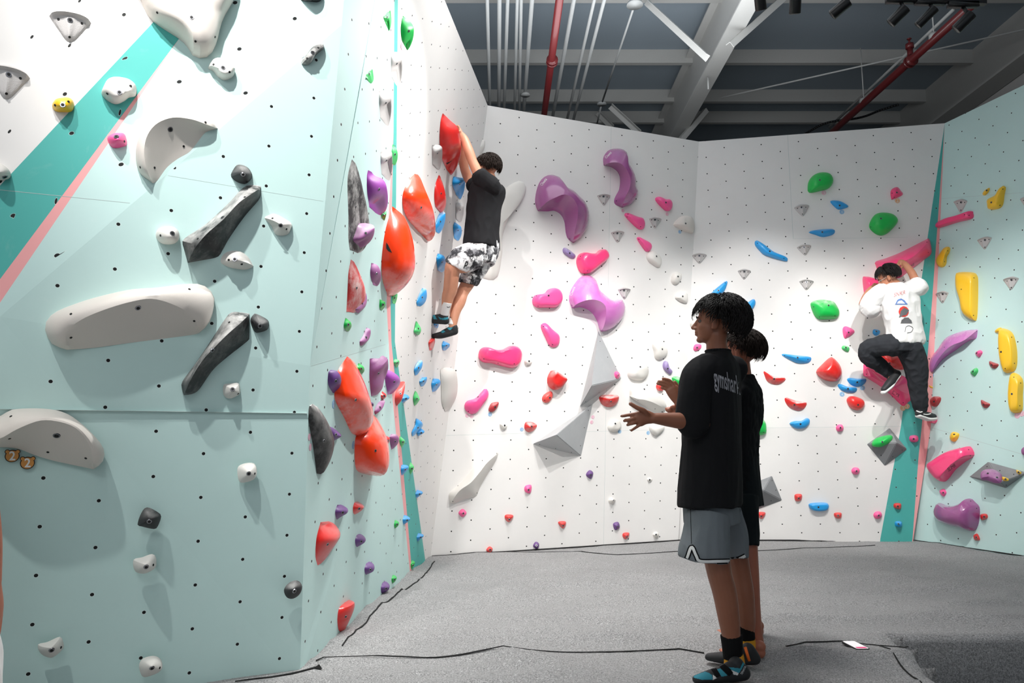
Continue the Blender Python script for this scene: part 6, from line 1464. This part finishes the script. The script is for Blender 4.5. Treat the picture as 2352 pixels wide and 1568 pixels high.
# ------------------------------------------------------------------ shorter boy behind
def boyB():
    root = empty('person', atz(1722, 1478, 0)); tag(root, 'shorter barefoot boy in dark clothes standing close behind the tall boy', 'person')
    f = U3((-.80, .60, 0)); sd = U3((-.60, -.80, 0)); p = lambda x, y, Y=4.22: V(at(x, y, Y)); zz = lambda x, y, Y: V(at(1400 + x / 4.6125, 660 + y / 4.6125, Y))
    S = Sculpt(); hc = p(1700, 812, 4.2); P, R_, hf, hs, hu = head(S, hc, (-.86, .51, .0), (0, 0, 1), .94)
    S.chain([p(1702, 835, 4.2), p(1704, 858, 4.21), p(1706, 885)], [.050, .052, .062])
    S.rings([(p(1702, 884), .08, .06), (p(1700, 908), .135, .08), (p(1696, 980), .14, .09), (p(1692, 1060), .115, .08), (p(1694, 1110), .11, .075)], sd, f)
    S.chain([p(1672, 905, 4.06), p(1650, 960, 4.04), p(1640, 1000, 4.04)], [.048, .042, .038]); S.chain([p(1640, 1000, 4.04), p(1600, 972, 4.02), p(1562, 948, 4.0)], [.038, .032, .024])
    hand(S, zz(745, 1325, 4.0), zz(690, 1305, 4.0), [[zz(665, 1282, 4.0), zz(630, 1276, 4.0), zz(598, 1282, 4.0)], [zz(662, 1295, 4.0), zz(628, 1293, 3.99), zz(600, 1298, 4.0)], [zz(668, 1308, 4.0), zz(640, 1310, 3.99), zz(615, 1312, 4.0)], [zz(680, 1318, 4.0), zz(655, 1322, 4.0), zz(635, 1325, 4.0)]], [zz(700, 1285, 3.99), zz(680, 1270, 3.98), zz(655, 1266, 3.98)], .9)
    S.chain([p(1732, 905, 4.4), p(1728, 970, 4.5), p(1700, 1010, 4.5)], [.048, .042, .038])
    S.chain([p(1704, 1165, 4.15), p(1711, 1205, 4.10), p(1717, 1270, 4.06), p(1721, 1330, 4.06), p(1725, 1390, 4.06), p(1735, 1450, 4.06), p(1741, 1480, 4.06)], [.070, .064, .054, .052, .048, .036, .033])
    S.chain([p(1694, 1165, 4.30), p(1700, 1205, 4.36), p(1706, 1265, 4.40), p(1714, 1320, 4.41), p(1722, 1370, 4.42), p(1732, 1410, 4.42), p(1737, 1432, 4.42)], [.070, .064, .052, .052, .046, .034, .031])
    for hx, hy, tx, ty in ((1746, 1498, 1655, 1494), (1743, 1449, 1650, 1450)):
        h_, t_ = V(atz(hx, hy, .03)), V(atz(tx, ty, .016)); d = (t_ - h_).normalized(); ac = d.cross(Vector((0, 0, 1)))
        S.chain([h_, h_.lerp(t_, .45) + Vector((0, 0, .012)), h_.lerp(t_, .8)], [(.027, .03), (.032, .026), (.040, .016)], side=ac)
        S.chain([h_ + Vector((0, 0, .03)), h_.lerp(t_, .5) + Vector((0, 0, .02))], [.03, .022])
        for i in range(5): b = h_.lerp(t_, .82) + ac * (.030 - .015 * i); S.chain([b, b + d * (.042 - .006 * abs(i - (0 if 1 else 4))) + Vector((0, 0, -.004))], [.010 if i else .012, .008])
    S.bake('body', SK_B, root, .0045, 3)
    eyes(root, P, hf, hs, hu, .94)
    hair(root, hc, R_, hf, hs, hu, .94, HAIRB, n=1800, thick=.9, lens=(.03, .06), seed=8, wild=.22, vol=.026, off=(-.024, 0, .032))
    S = Sculpt(); S.rings([(p(1706, 862), .060, .056), (p(1705, 872), .09, .066), (p(1704, 886), .140, .082), (p(1702, 905), .175, .10), (p(1696, 960), .165, .108), (p(1692, 1040), .155, .105), (p(1692, 1085), .158, .11), (p(1693, 1125), .162, .112)], sd, f)
    S.chain([p(1675, 905, 4.08), p(1652, 940, 4.05), p(1645, 970, 4.04)], [.066, .070, .072]); S.chain([p(1728, 908, 4.38), p(1728, 950, 4.44), p(1724, 975, 4.48)], [.060, .062, .062])
    S.bake('t_shirt', TEEB, root, .006, 4, folds=.006, fscale=(16, 16, 12))
    S = Sculpt(); S.rings([(p(1695, 1045), .130, .10), (p(1697, 1110), .152, .112), (p(1700, 1160), .152, .12)], sd, f)
    S.chain([p(1704, 1140, 4.12), p(1708, 1200, 4.09), p(1710, 1252, 4.07)], [(.088, .10), (.080, .10), (.074, .10)], side=(1, 0, 0), caps=False); S.chain([p(1700, 1140, 4.32), p(1704, 1200, 4.36), p(1700, 1248, 4.38)], [(.085, .10), (.08, .10), (.078, .10)], side=(1, 0, 0), caps=False)
    S.bake('shorts', SHD, root, .006, 4, folds=.005, fscale=(9, 9, 2))
boyB()
# ------------------------------------------------------------------ boy hanging from the red hold
def climber1():
    yg = hitp(1020, 330, *PLN['W'])[1]; YH = yg + .28; YF = hitp(990, 770, *PLN['W'])[1] + .05
    yy = lambda y: YH + (YF - YH) * (y - 300) / 470 * .9
    p = lambda x, y, d=0: V(at(x, y, yy(y) + d)); root = empty('person', p(1110, 480)); tag(root, 'boy in black T-shirt and black and white shorts hanging from the big red hold', 'person')
    ch = lambda x, y, d=0: p(950 + x / 6.272, 250 + y / 6.272, d); cl = lambda x, y, d=0: p(930 + x / 5.226, 500 + y / 5.226, d)
    f = U3((-.86, .50, 0)); sd = U3((-.50, -.86, 0)); S = Sculpt(); k = .95
    hc = ch(1055, 885, .05); P, R_, hf, hs, hu = head(S, hc, (-.80, .58, -.1), (-.10, 0, 1), .93)
    S.chain([ch(1085, 960, .05), ch(1110, 1040, .04), ch(1100, 1100)], [.05, .054, .06])
    S.rings([(ch(1085, 1085), .11, .07), (ch(1070, 1160), .15, .09), (p(1117, 470), .14, .09), (p(1112, 530), .125, .085), (p(1108, 565), .125, .085), (p(1105, 580), .12, .085)], sd, f)
    # near (left) arm
    S.chain([ch(1010, 1080, -.14), ch(930, 930, -.15), ch(850, 760, -.14)], [.050, .045, .040]); S.chain([ch(850, 760, -.14), ch(800, 620, -.12), ch(740, 450, -.08), ch(700, 380, -.04)], [.040, .042, .034, .026])
    hand(S, ch(700, 385, -.04), ch(668, 315, -.02), [[ch(655, 262, -.04), ch(632, 245, -.02), ch(612, 262, .02)], [ch(648, 272, -.01), ch(624, 256, .02), ch(606, 275, .05)], [ch(646, 286, .02), ch(622, 272, .05), ch(605, 292, .08)], [ch(646, 300, .05), ch(626, 290, .08), ch(610, 310, .1)]], [ch(665, 320, -.05), ch(650, 345, -.05), ch(645, 372, -.04)], .95)
    # far (right) arm
    S.chain([ch(880, 1110, .18), ch(790, 1000, .17), ch(735, 870, .15)], [.048, .044, .040]); S.chain([ch(735, 870, .15), ch(715, 740, .14), ch(718, 600, .12), ch(722, 500, .10)], [.040, .042, .033, .026])
    hand(S, ch(722, 500, .10), ch(705, 430, .10), [[ch(690, 385, .08), ch(668, 370, .09), ch(650, 385, .12)], [ch(686, 396, .10), ch(664, 384, .12), ch(648, 400, .15)], [ch(686, 410, .13), ch(664, 400, .15), ch(650, 418, .18)], [ch(688, 424, .15), ch(668, 418, .17), ch(655, 434, .2)]], [ch(700, 440, .06), ch(685, 460, .06), ch(675, 480, .07)], .92)
    # legs
    S.chain([p(1092, 592, -.06), p(1066, 608, -.13), cl(590, 560, -.16), cl(560, 720, -.14), cl(545, 860, -.10), cl(515, 960, -.08), cl(490, 1130, -.05), cl(470, 1190, -.04)], [.070, .070, .068, .062, .060, .052, .036, .032])
    S.chain([p(1102, 595, .10), p(1085, 630, .10), cl(745, 800, .08), cl(690, 900, .06), cl(650, 1010, .03), cl(605, 1130, .0), cl(575, 1290, -.02)], [.070, .068, .060, .052, .056, .044, .034])
    S.chain([cl(470, 1200, -.04), cl(330, 1210, 0)], [.026, .02]); S.chain([cl(575, 1320, -.02), cl(450, 1390, 0)], [.026, .02])
    S.bake('body', SK_1, root, .0048, 3); eyes(root, P, hf, hs, hu, .93)
    hair(root, hc, R_, hf, hs, hu, .93, HAIRB, n=1500, thick=1.0, lens=(.03, .06), seed=5, wild=.25, vol=.026, off=(-.022, 0, .034))
    bm = bmesh.new(); add_tube(bm, P(.09, .072, .004), P(-.01, .084, .008), .0016, n=8); add_tube(bm, P(.095, .055, .0), P(.09, .072, .004), .0016, n=8)
    for q in (-1, 1): bmesh.ops.transform(bm, matrix=Matrix.Translation(P(.100, .032*q, -.002)) @ hf.to_track_quat('Z', 'Y').to_matrix().to_4x4(), verts=bmesh.ops.create_circle(bm, segments=16, radius=.02, cap_ends=True)['verts'])
    tag(bmobj('glasses', bm, simple('clear_frame', srgb(190, 195, 200), .2), loc=P(.09, .07, 0)), 'glasses with clear frame worn by the hanging climber', 'glasses')
    S = Sculpt()
    S.rings([(ch(1085, 1050), .075, .07), (ch(1080, 1085), .14, .09), (ch(1075, 1130), .175, .115), (ch(1060, 1220), .18, .125), (p(1112, 475), .165, .12), (p(1109, 520), .17, .12), (p(1107, 555), .185, .128), (p(1106, 570), .190, .13)], sd, f)
    S.chain([ch(1130, 1120, -.10), ch(1050, 1060, -.13), ch(965, 985, -.15)], [.078, .080, .072]); S.chain([ch(980, 1150, .16), ch(910, 1120, .18), ch(872, 1095, .18)], [.075, .072, .070])
    S.bake('t_shirt', TEE, root, .006, 4, folds=.009, fscale=(8, 8, 4))
    SHP, nt, b = newmat('black_and_white_print'); tc = N(nt, 'ShaderNodeTexCoord'); n1 = noise_(nt, tc.outputs['Object'], 9, 3, .6); n2 = noise_(nt, tc.outputs['Object'], 22, 4, .7)
    cc = mix(nt, ramp(nt, n1, .44, .52), srgb(40, 40, 44), srgb(225, 225, 225)); cc = mix(nt, math_(nt, 'MULTIPLY', ramp(nt, n2, .52, .58), .8), cc, srgb(120, 120, 124)); nt.links.new(cc, b.inputs['Base Color']); b.inputs['Roughness'].default_value = .85
    S = Sculpt(); S.rings([(p(1107, 552), .165, .12), (p(1104, 575), .175, .13), (p(1097, 604), .17, .13)], sd, f)
    S.chain([p(1092, 585, -.08), cl(700, 500, -.13), cl(630, 560, -.15), cl(612, 590, -.15)], [.115, .115, .105, .100], caps=False); S.chain([p(1105, 590, .08), p(1090, 620, .09), cl(770, 740, .08), cl(755, 790, .08)], [.11, .10, .088, .084], caps=False)
    sh = S.bake('shorts', SHP, root, .006, 4, folds=.008, fscale=(10, 10, 6)); bv = wbvh(sh)
    text_on('printed_word', sh, 'O', (930 + 775 / 5.226, 500 + 495 / 5.226), (7, 2), (4, -11), INK, bv=bv, off=.004, bold=.01)
    text_on('printed_word', sh, 'p', (930 + 710 / 5.226, 500 + 575 / 5.226), (7, 2), (4, -11), INK, bv=bv, off=.004, bold=.02)
    text_on('printed_word', sh, 'follow', (1066, 627), (24, 7), (2, -7), WPRINT, bv=bv, off=.005, bold=.03)
    text_on('printed_word', sh, 'suit', (1068, 635), (15, 4.5), (2, -6), WPRINT, bv=bv, off=.005, bold=.03)
    for a, b_, rr, d in ((cl(510, 1010, -.08), cl(475, 1165, -.05), .042, 0), (cl(600, 1160, .0), cl(560, 1290, -.02), .041, 1)):
        S = Sculpt(); S.chain([a, a.lerp(b_, .5), b_], [rr, rr * .92, rr * .9], caps=False); sk = S.bake('sock', SOCKW, root, .004, 2)
        strip_on('swoosh_mark', sk, 'cl', ('505,1065 515,1075 545,1068', '535,1190 560,1195 600,1185')[d], 7, INK, .002)
    s1 = climbing_shoe(root, cl(490, 1240, -.05), cl(290, 1215, -.01), cl(205, 1165, .02), cl(465, 1160, -.05), '', k=.98); bv = wbvh(s1)
    patch_on('suede_panel', s1, 'cl', '215,1150 245,1160 290,1190 270,1225 235,1205', TEALS, .002, bv); patch_on('suede_panel', s1, 'cl', '330,1165 355,1160 385,1215 345,1215', TEALS, .002, bv); patch_on('suede_panel', s1, 'cl', '400,1185 440,1205 520,1190 525,1215 480,1225 420,1220', TEALS, .002, bv)
    bm = bmesh.new(); q = cl(515, 1180, -.05); add_tube(bm, q, cl(520, 1120, -.05), .008, n=10); bmobj('pull_tab', bm, ORG, parent=root, loc=q)
    s2 = climbing_shoe(root, cl(600, 1365, -.02), cl(420, 1410, .0), cl(330, 1420, .03), cl(585, 1300, -.02), '', k=.98); bv = wbvh(s2)
    patch_on('suede_panel', s2, 'cl', '410,1350 450,1335 485,1365 450,1385', TEALS, .002, bv); patch_on('suede_panel', s2, 'cl', '490,1315 580,1315 540,1350', TEALS, .002, bv)
    bm = bmesh.new(); q = cl(600, 1300, -.02); add_tube(bm, q, cl(590, 1250, -.02), .007, n=10); bmobj('pull_tab', bm, RUB, parent=root, loc=q)
climber1()
# ------------------------------------------------------------------ climber in the white shirt
def climber2():
    YB = 7.72; u = lambda x, y, d=0: V(at(1980 + x / 4.9005, 380 + y / 4.9005, YB + d)); w = lambda x, y, d=0: V(at(1980 + x / 4.613, 660 + y / 4.613, YB + d)); p = lambda x, y, d=0: V(at(x, y, YB + d))
    root = empty('person', p(2055, 760)); tag(root, 'climber in white printed T-shirt and black trousers clinging to the big pink holds', 'person')
    f = U3((-.25, .97, 0)); sd = U3((-.97, -.25, 0)); S = Sculpt()
    hc = u(285, 1262, 0); P, R_, hf, hs, hu = head(S, hc, (-.80, .42, -.42), (-.25, 0, 1), .95)
    S.chain([u(320, 1290), u(370, 1330), u(400, 1380, .02)], [.052, .052, .06])
    S.rings([(p(2060, 655), .12, .07), (p(2062, 675), .17, .09), (p(2068, 720), .17, .10), (p(2075, 770), .14, .09), (p(2078, 790), .13, .09), (p(2080, 800), .12, .08)], sd, f)
    S.chain([u(600, 1390, .0), u(640, 1330, .02), u(590, 1270, .06)], [.052, .046, .040]); S.chain([u(600, 1300, .05), u(560, 1210, .1), u(500, 1130, .16), u(475, 1100, .2)], [.042, .040, .034, .028])
    hand(S, u(480, 1108, .2), u(450, 1085, .22), [[u(430, 1075, .23), u(408, 1092, .22), u(388, 1112, .24)], [u(425, 1088, .22), u(400, 1108, .21), u(378, 1125, .23)], [u(425, 1102, .22), u(402, 1122, .21), u(382, 1138, .23)], [u(432, 1115, .21), u(412, 1132, .2), u(396, 1146, .22)]], [u(460, 1120, .2), u(448, 1145, .2), u(435, 1160, .22)], .95)
    S.chain([w(150, 130, .05), w(80, 170, .08), w(15, 220, .10)], [.055, .048, .042]); S.chain([u(10, 1560, .10), u(50, 1470, .14), u(95, 1400, .18), u(125, 1370, .2)], [.042, .040, .034, .028])
    hand(S, u(122, 1375, .2), u(150, 1350, .22), [[u(170, 1352, .23), u(190, 1366, .22), u(180, 1385, .22)], [u(165, 1362, .22), u(185, 1380, .21), u(172, 1398, .21)], [u(158, 1372, .22), u(172, 1392, .2), u(160, 1408, .2)], [u(148, 1380, .21), u(158, 1400, .2), u(148, 1415, .2)]], [u(150, 1335, .22), u(172, 1338, .21), u(192, 1345, .22)], .92)
    S.chain([w(310, 620, 0), w(90, 670, .12), w(290, 880, .22)], [.06, .045, .035]); S.chain([w(520, 680), w(590, 900, .05), w(615, 1240, .14)], [.06, .05, .036]); S.chain([w(615, 1320, .14), w(700, 1350, .16)], [.03, .022]); S.chain([w(330, 920, .2), w(270, 1020, .14)], [.03, .022])
    S.bake('body', SK_2, root, .005, 3); eyes(root, P, hf, hs, hu, .95)
    hair(root, hc, R_, hf, hs, hu, .95, HAIR, n=1500, thick=1.0, lens=(.04, .07), seed=11, wild=.12, vol=.026, off=(-.024, 0, .030))
    bm = bmesh.new(); add_tube(bm, P(.095, .060, .0), P(-.01, .088, .006), .002, n=8); add_tube(bm, P(.100, .0, .0), P(.095, .06, .0), .002, n=8)
    tag(bmobj('glasses', bm, simple_cache('x') if False else SHW, loc=P(.09, .07, 0)), 'thin-rimmed glasses worn by the climber in the white shirt', 'glasses')
    S = Sculpt()
    S.rings([(u(395, 1335), .10, .075), (p(2063, 662), .19, .105), (p(2066, 685), .215, .125), (p(2070, 720), .205, .13), (p(2077, 755), .19, .13), (p(2080, 778), .20, .135), (w(450, 580), .205, .135), (w(450, 600), .19, .13)], sd, f)
    S.chain([p(2088, 668), u(620, 1365, -.02), u(640, 1370, -.01)], [.10, .095, .09]); S.chain([w(200, 60, 0), w(120, 130, .03), w(75, 200, .06), w(95, 230, .05)], [.10, .098, .10, .095])
    sh = S.bake('t_shirt', TEEW, root, .006, 4, folds=.010, fscale=(7, 7, 5)); bv = wbvh(sh)
    text_on('shirt_print', sh, 'SNKR', (1980 + 335 / 4.613, 660 + 100 / 4.613), (27, -7), (1, -9), simple('faded_red_print', srgb(220, 150, 150), .8), bv=bv, off=.005)
    BLP = simple('blue_print', srgb(96, 130, 190), .8); GRP_ = simple('dark_grey_print', srgb(96, 96, 98), .8); RDP = simple('red_print', srgb(214, 62, 52), .8)
    patch_on('shirt_print', sh, 'w', '350,180 375,130 410,115 450,135 485,180', BLP, .004, bv); patch_on('shirt_print', sh, 'w', '368,172 385,145 420,135 455,170', TEEW, .006, bv)
    patch_on('shirt_print', sh, 'w', ' '.join('%f,%f' % (442 + 54 * math.cos(a / 16 * 2 * PI), 255 + 57 * math.sin(a / 16 * 2 * PI)) for a in range(16)), RDP, .004, bv)
    patch_on('shirt_print', sh, 'w', '392,318 410,250 445,215 500,240 470,290 430,300', GRP_, .006, bv); patch_on('shirt_print', sh, 'w', '408,380 420,345 450,320 490,318 525,350 530,378', GRP_, .005, bv)
    strip_on('shirt_print', sh, 'w', '455,470 465,420 500,405 540,430 520,470 480,480', 5, GRP_, .005, bv)
    S = Sculpt(); S.rings([(w(450, 560), .17, .12), (w(430, 620), .19, .13), (w(430, 680), .18, .12)], sd, f)
    S.chain([w(330, 610, -.02), w(180, 620, .05), w(60, 660, .12), w(70, 740, .15), w(170, 810, .2), w(270, 890, .22), w(310, 920, .22)], [.12, .105, .09, .085, .078, .065, .06]); S.chain([w(510, 660), w(560, 800, .03), w(585, 960, .07), w(600, 1100, .1), w(612, 1230, .13), w(618, 1280, .14)], [.13, .115, .10, .085, .075, .06])
    S.bake('trousers', PANTS, root, .006, 4, folds=.010, fscale=(9, 9, 7))
    for heel, ball, toe, an in ((w(370, 915, .17), w(290, 1020, .12), w(235, 1080, .10), w(330, 900, .2)), (w(605, 1335, .12), w(700, 1365, .14), w(755, 1368, .16), w(618, 1290, .14))):
        S = Sculpt(); S.chain([heel, heel.lerp(ball, .6), ball, toe], [.042, .044, .046, .034]); S.chain([heel, an], [.04, .042]); so = S.bake('shoe_upper', RUB, root, .005, 3)
        S = Sculpt(); dn = V((0, 0, -.028)); S.chain([heel + dn + (heel - ball) * .12, heel.lerp(ball, .6) + dn, ball + dn, toe + dn * .7 + (toe - ball) * .2], [(.042, .022), (.042, .022), (.048, .024), (.034, .022)], side=(toe - heel).cross(Vector((0, 0, 1))) + Vector((.001, 0, 0))); S.bake('sole', SHW, root, .005, 2)
        bv = wbvh(so)
    strip_on('shoe_stripe', so, 'w', '575,1305 620,1320 660,1300', 10, SHW, .003, bv); strip_on('shoe_stripe', so, 'w', '650,1340 690,1345 730,1335', 9, SHW, .003, bv)
climber2()
# ------------------------------------------------------------------ person cut off by the left edge
def edge_person():
    Y = 2.35; p = lambda x, y, d=0: V(at(x, y, Y + d)); z = lambda zz_, x=-110, d=0: V((at(x, 1200, Y)[0], Y + d, zz_))
    q = atz(-110, 1500, 0); root = empty('person', (at(-110, 1200, Y)[0] - .17, Y, 0)); tag(root, 'person in white clothes, only a sliver visible at the left edge of the photo', 'person')
    f = U3((.3, .95, 0)); sd = U3((-.95, .3, 0)); S = Sculpt(); X = at(-118, 1200, Y)[0] - .17; c = lambda zz_, dx=0, dy=0: Vector((X + dx, Y + dy, zz_))
    P, R_, hf, hs, hu = head(S, c(1.50), f, (0, 0, 1), .95)
    S.chain([c(1.42), c(1.36), c(1.30)], [.05, .052, .06]); S.rings([(c(1.33), .10, .07), (c(1.29), .17, .09), (c(1.1), .15, .10), (c(.95), .14, .09), (c(.85), .16, .11)], sd, f)
    S.chain([c(1.27, .16), c(1.1, .22), c(.97, .265)], [.046, .042, .036]); S.chain([c(.97, .265), c(.80, .285, .03), c(.66, .29, .05)], [.036, .030, .024])
    hand(S, c(0.660, 0.290, .05), c(0.590, 0.295, .06), [[c(0.540, 0.290, .04), c(0.490, 0.290, .04), c(0.460, 0.285, .04)], [c(0.540, 0.293, .06), c(0.490, 0.293, .06), c(0.455, 0.288, .06)], [c(0.540, 0.293, .08), c(0.490, 0.293, .08), c(0.460, 0.288, .08)], [c(0.550, 0.290, .10), c(0.505, 0.290, .1), c(0.480, 0.285, .1)]], [c(0.600, 0.290, .02), c(0.560, 0.285, .005), c(0.530, 0.280, .0)])
    S.chain([c(.28, -.09), c(.06, -.09)], [.05, .04]); S.chain([c(.28, .25), c(.06, .25)], [.05, .04])
    S.chain([c(.035, -.09, -.03), c(.03, -.09, .14)], [(.03, .03), (.04, .02)]); S.chain([c(.035, .25, -.03), c(.03, .25, .14)], [(.03, .03), (.04, .02)])
    S.bake('body', SK_B, root, .006, 3); hair(root, c(1.50), R_, hf, hs, hu, .95, HAIR, n=200, seed=4)
    S = Sculpt(); S.rings([(c(1.36), .07, .06), (c(1.30), .18, .10), (c(1.1), .175, .12), (c(.9), .18, .12), (c(.80), .185, .125)], sd, f); S.chain([c(1.28, .14), c(1.17, .18), c(1.09, .21)], [.065, .060, .056]); S.chain([c(1.28, -.16), c(1.12, -.205), c(1.02, -.21)], [.07, .068, .068]); S.bake('t_shirt', TEEW, root, .008, 3, folds=.006)
    S = Sculpt(); S.rings([(c(.88), .15, .11), (c(.80), .17, .12), (c(.72), .17, .12)], sd, f); S.chain([c(.78, .09), c(.5, .215), c(.25, .25), c(.08, .26)], [.10, .115, .12, .125]); S.chain([c(.78, -.08), c(.5, -.10), c(.25, -.11), c(.08, -.11)], [.10, .105, .11, .115]); S.bake('trousers', TEEW, root, .008, 3, folds=.008)
edge_person()
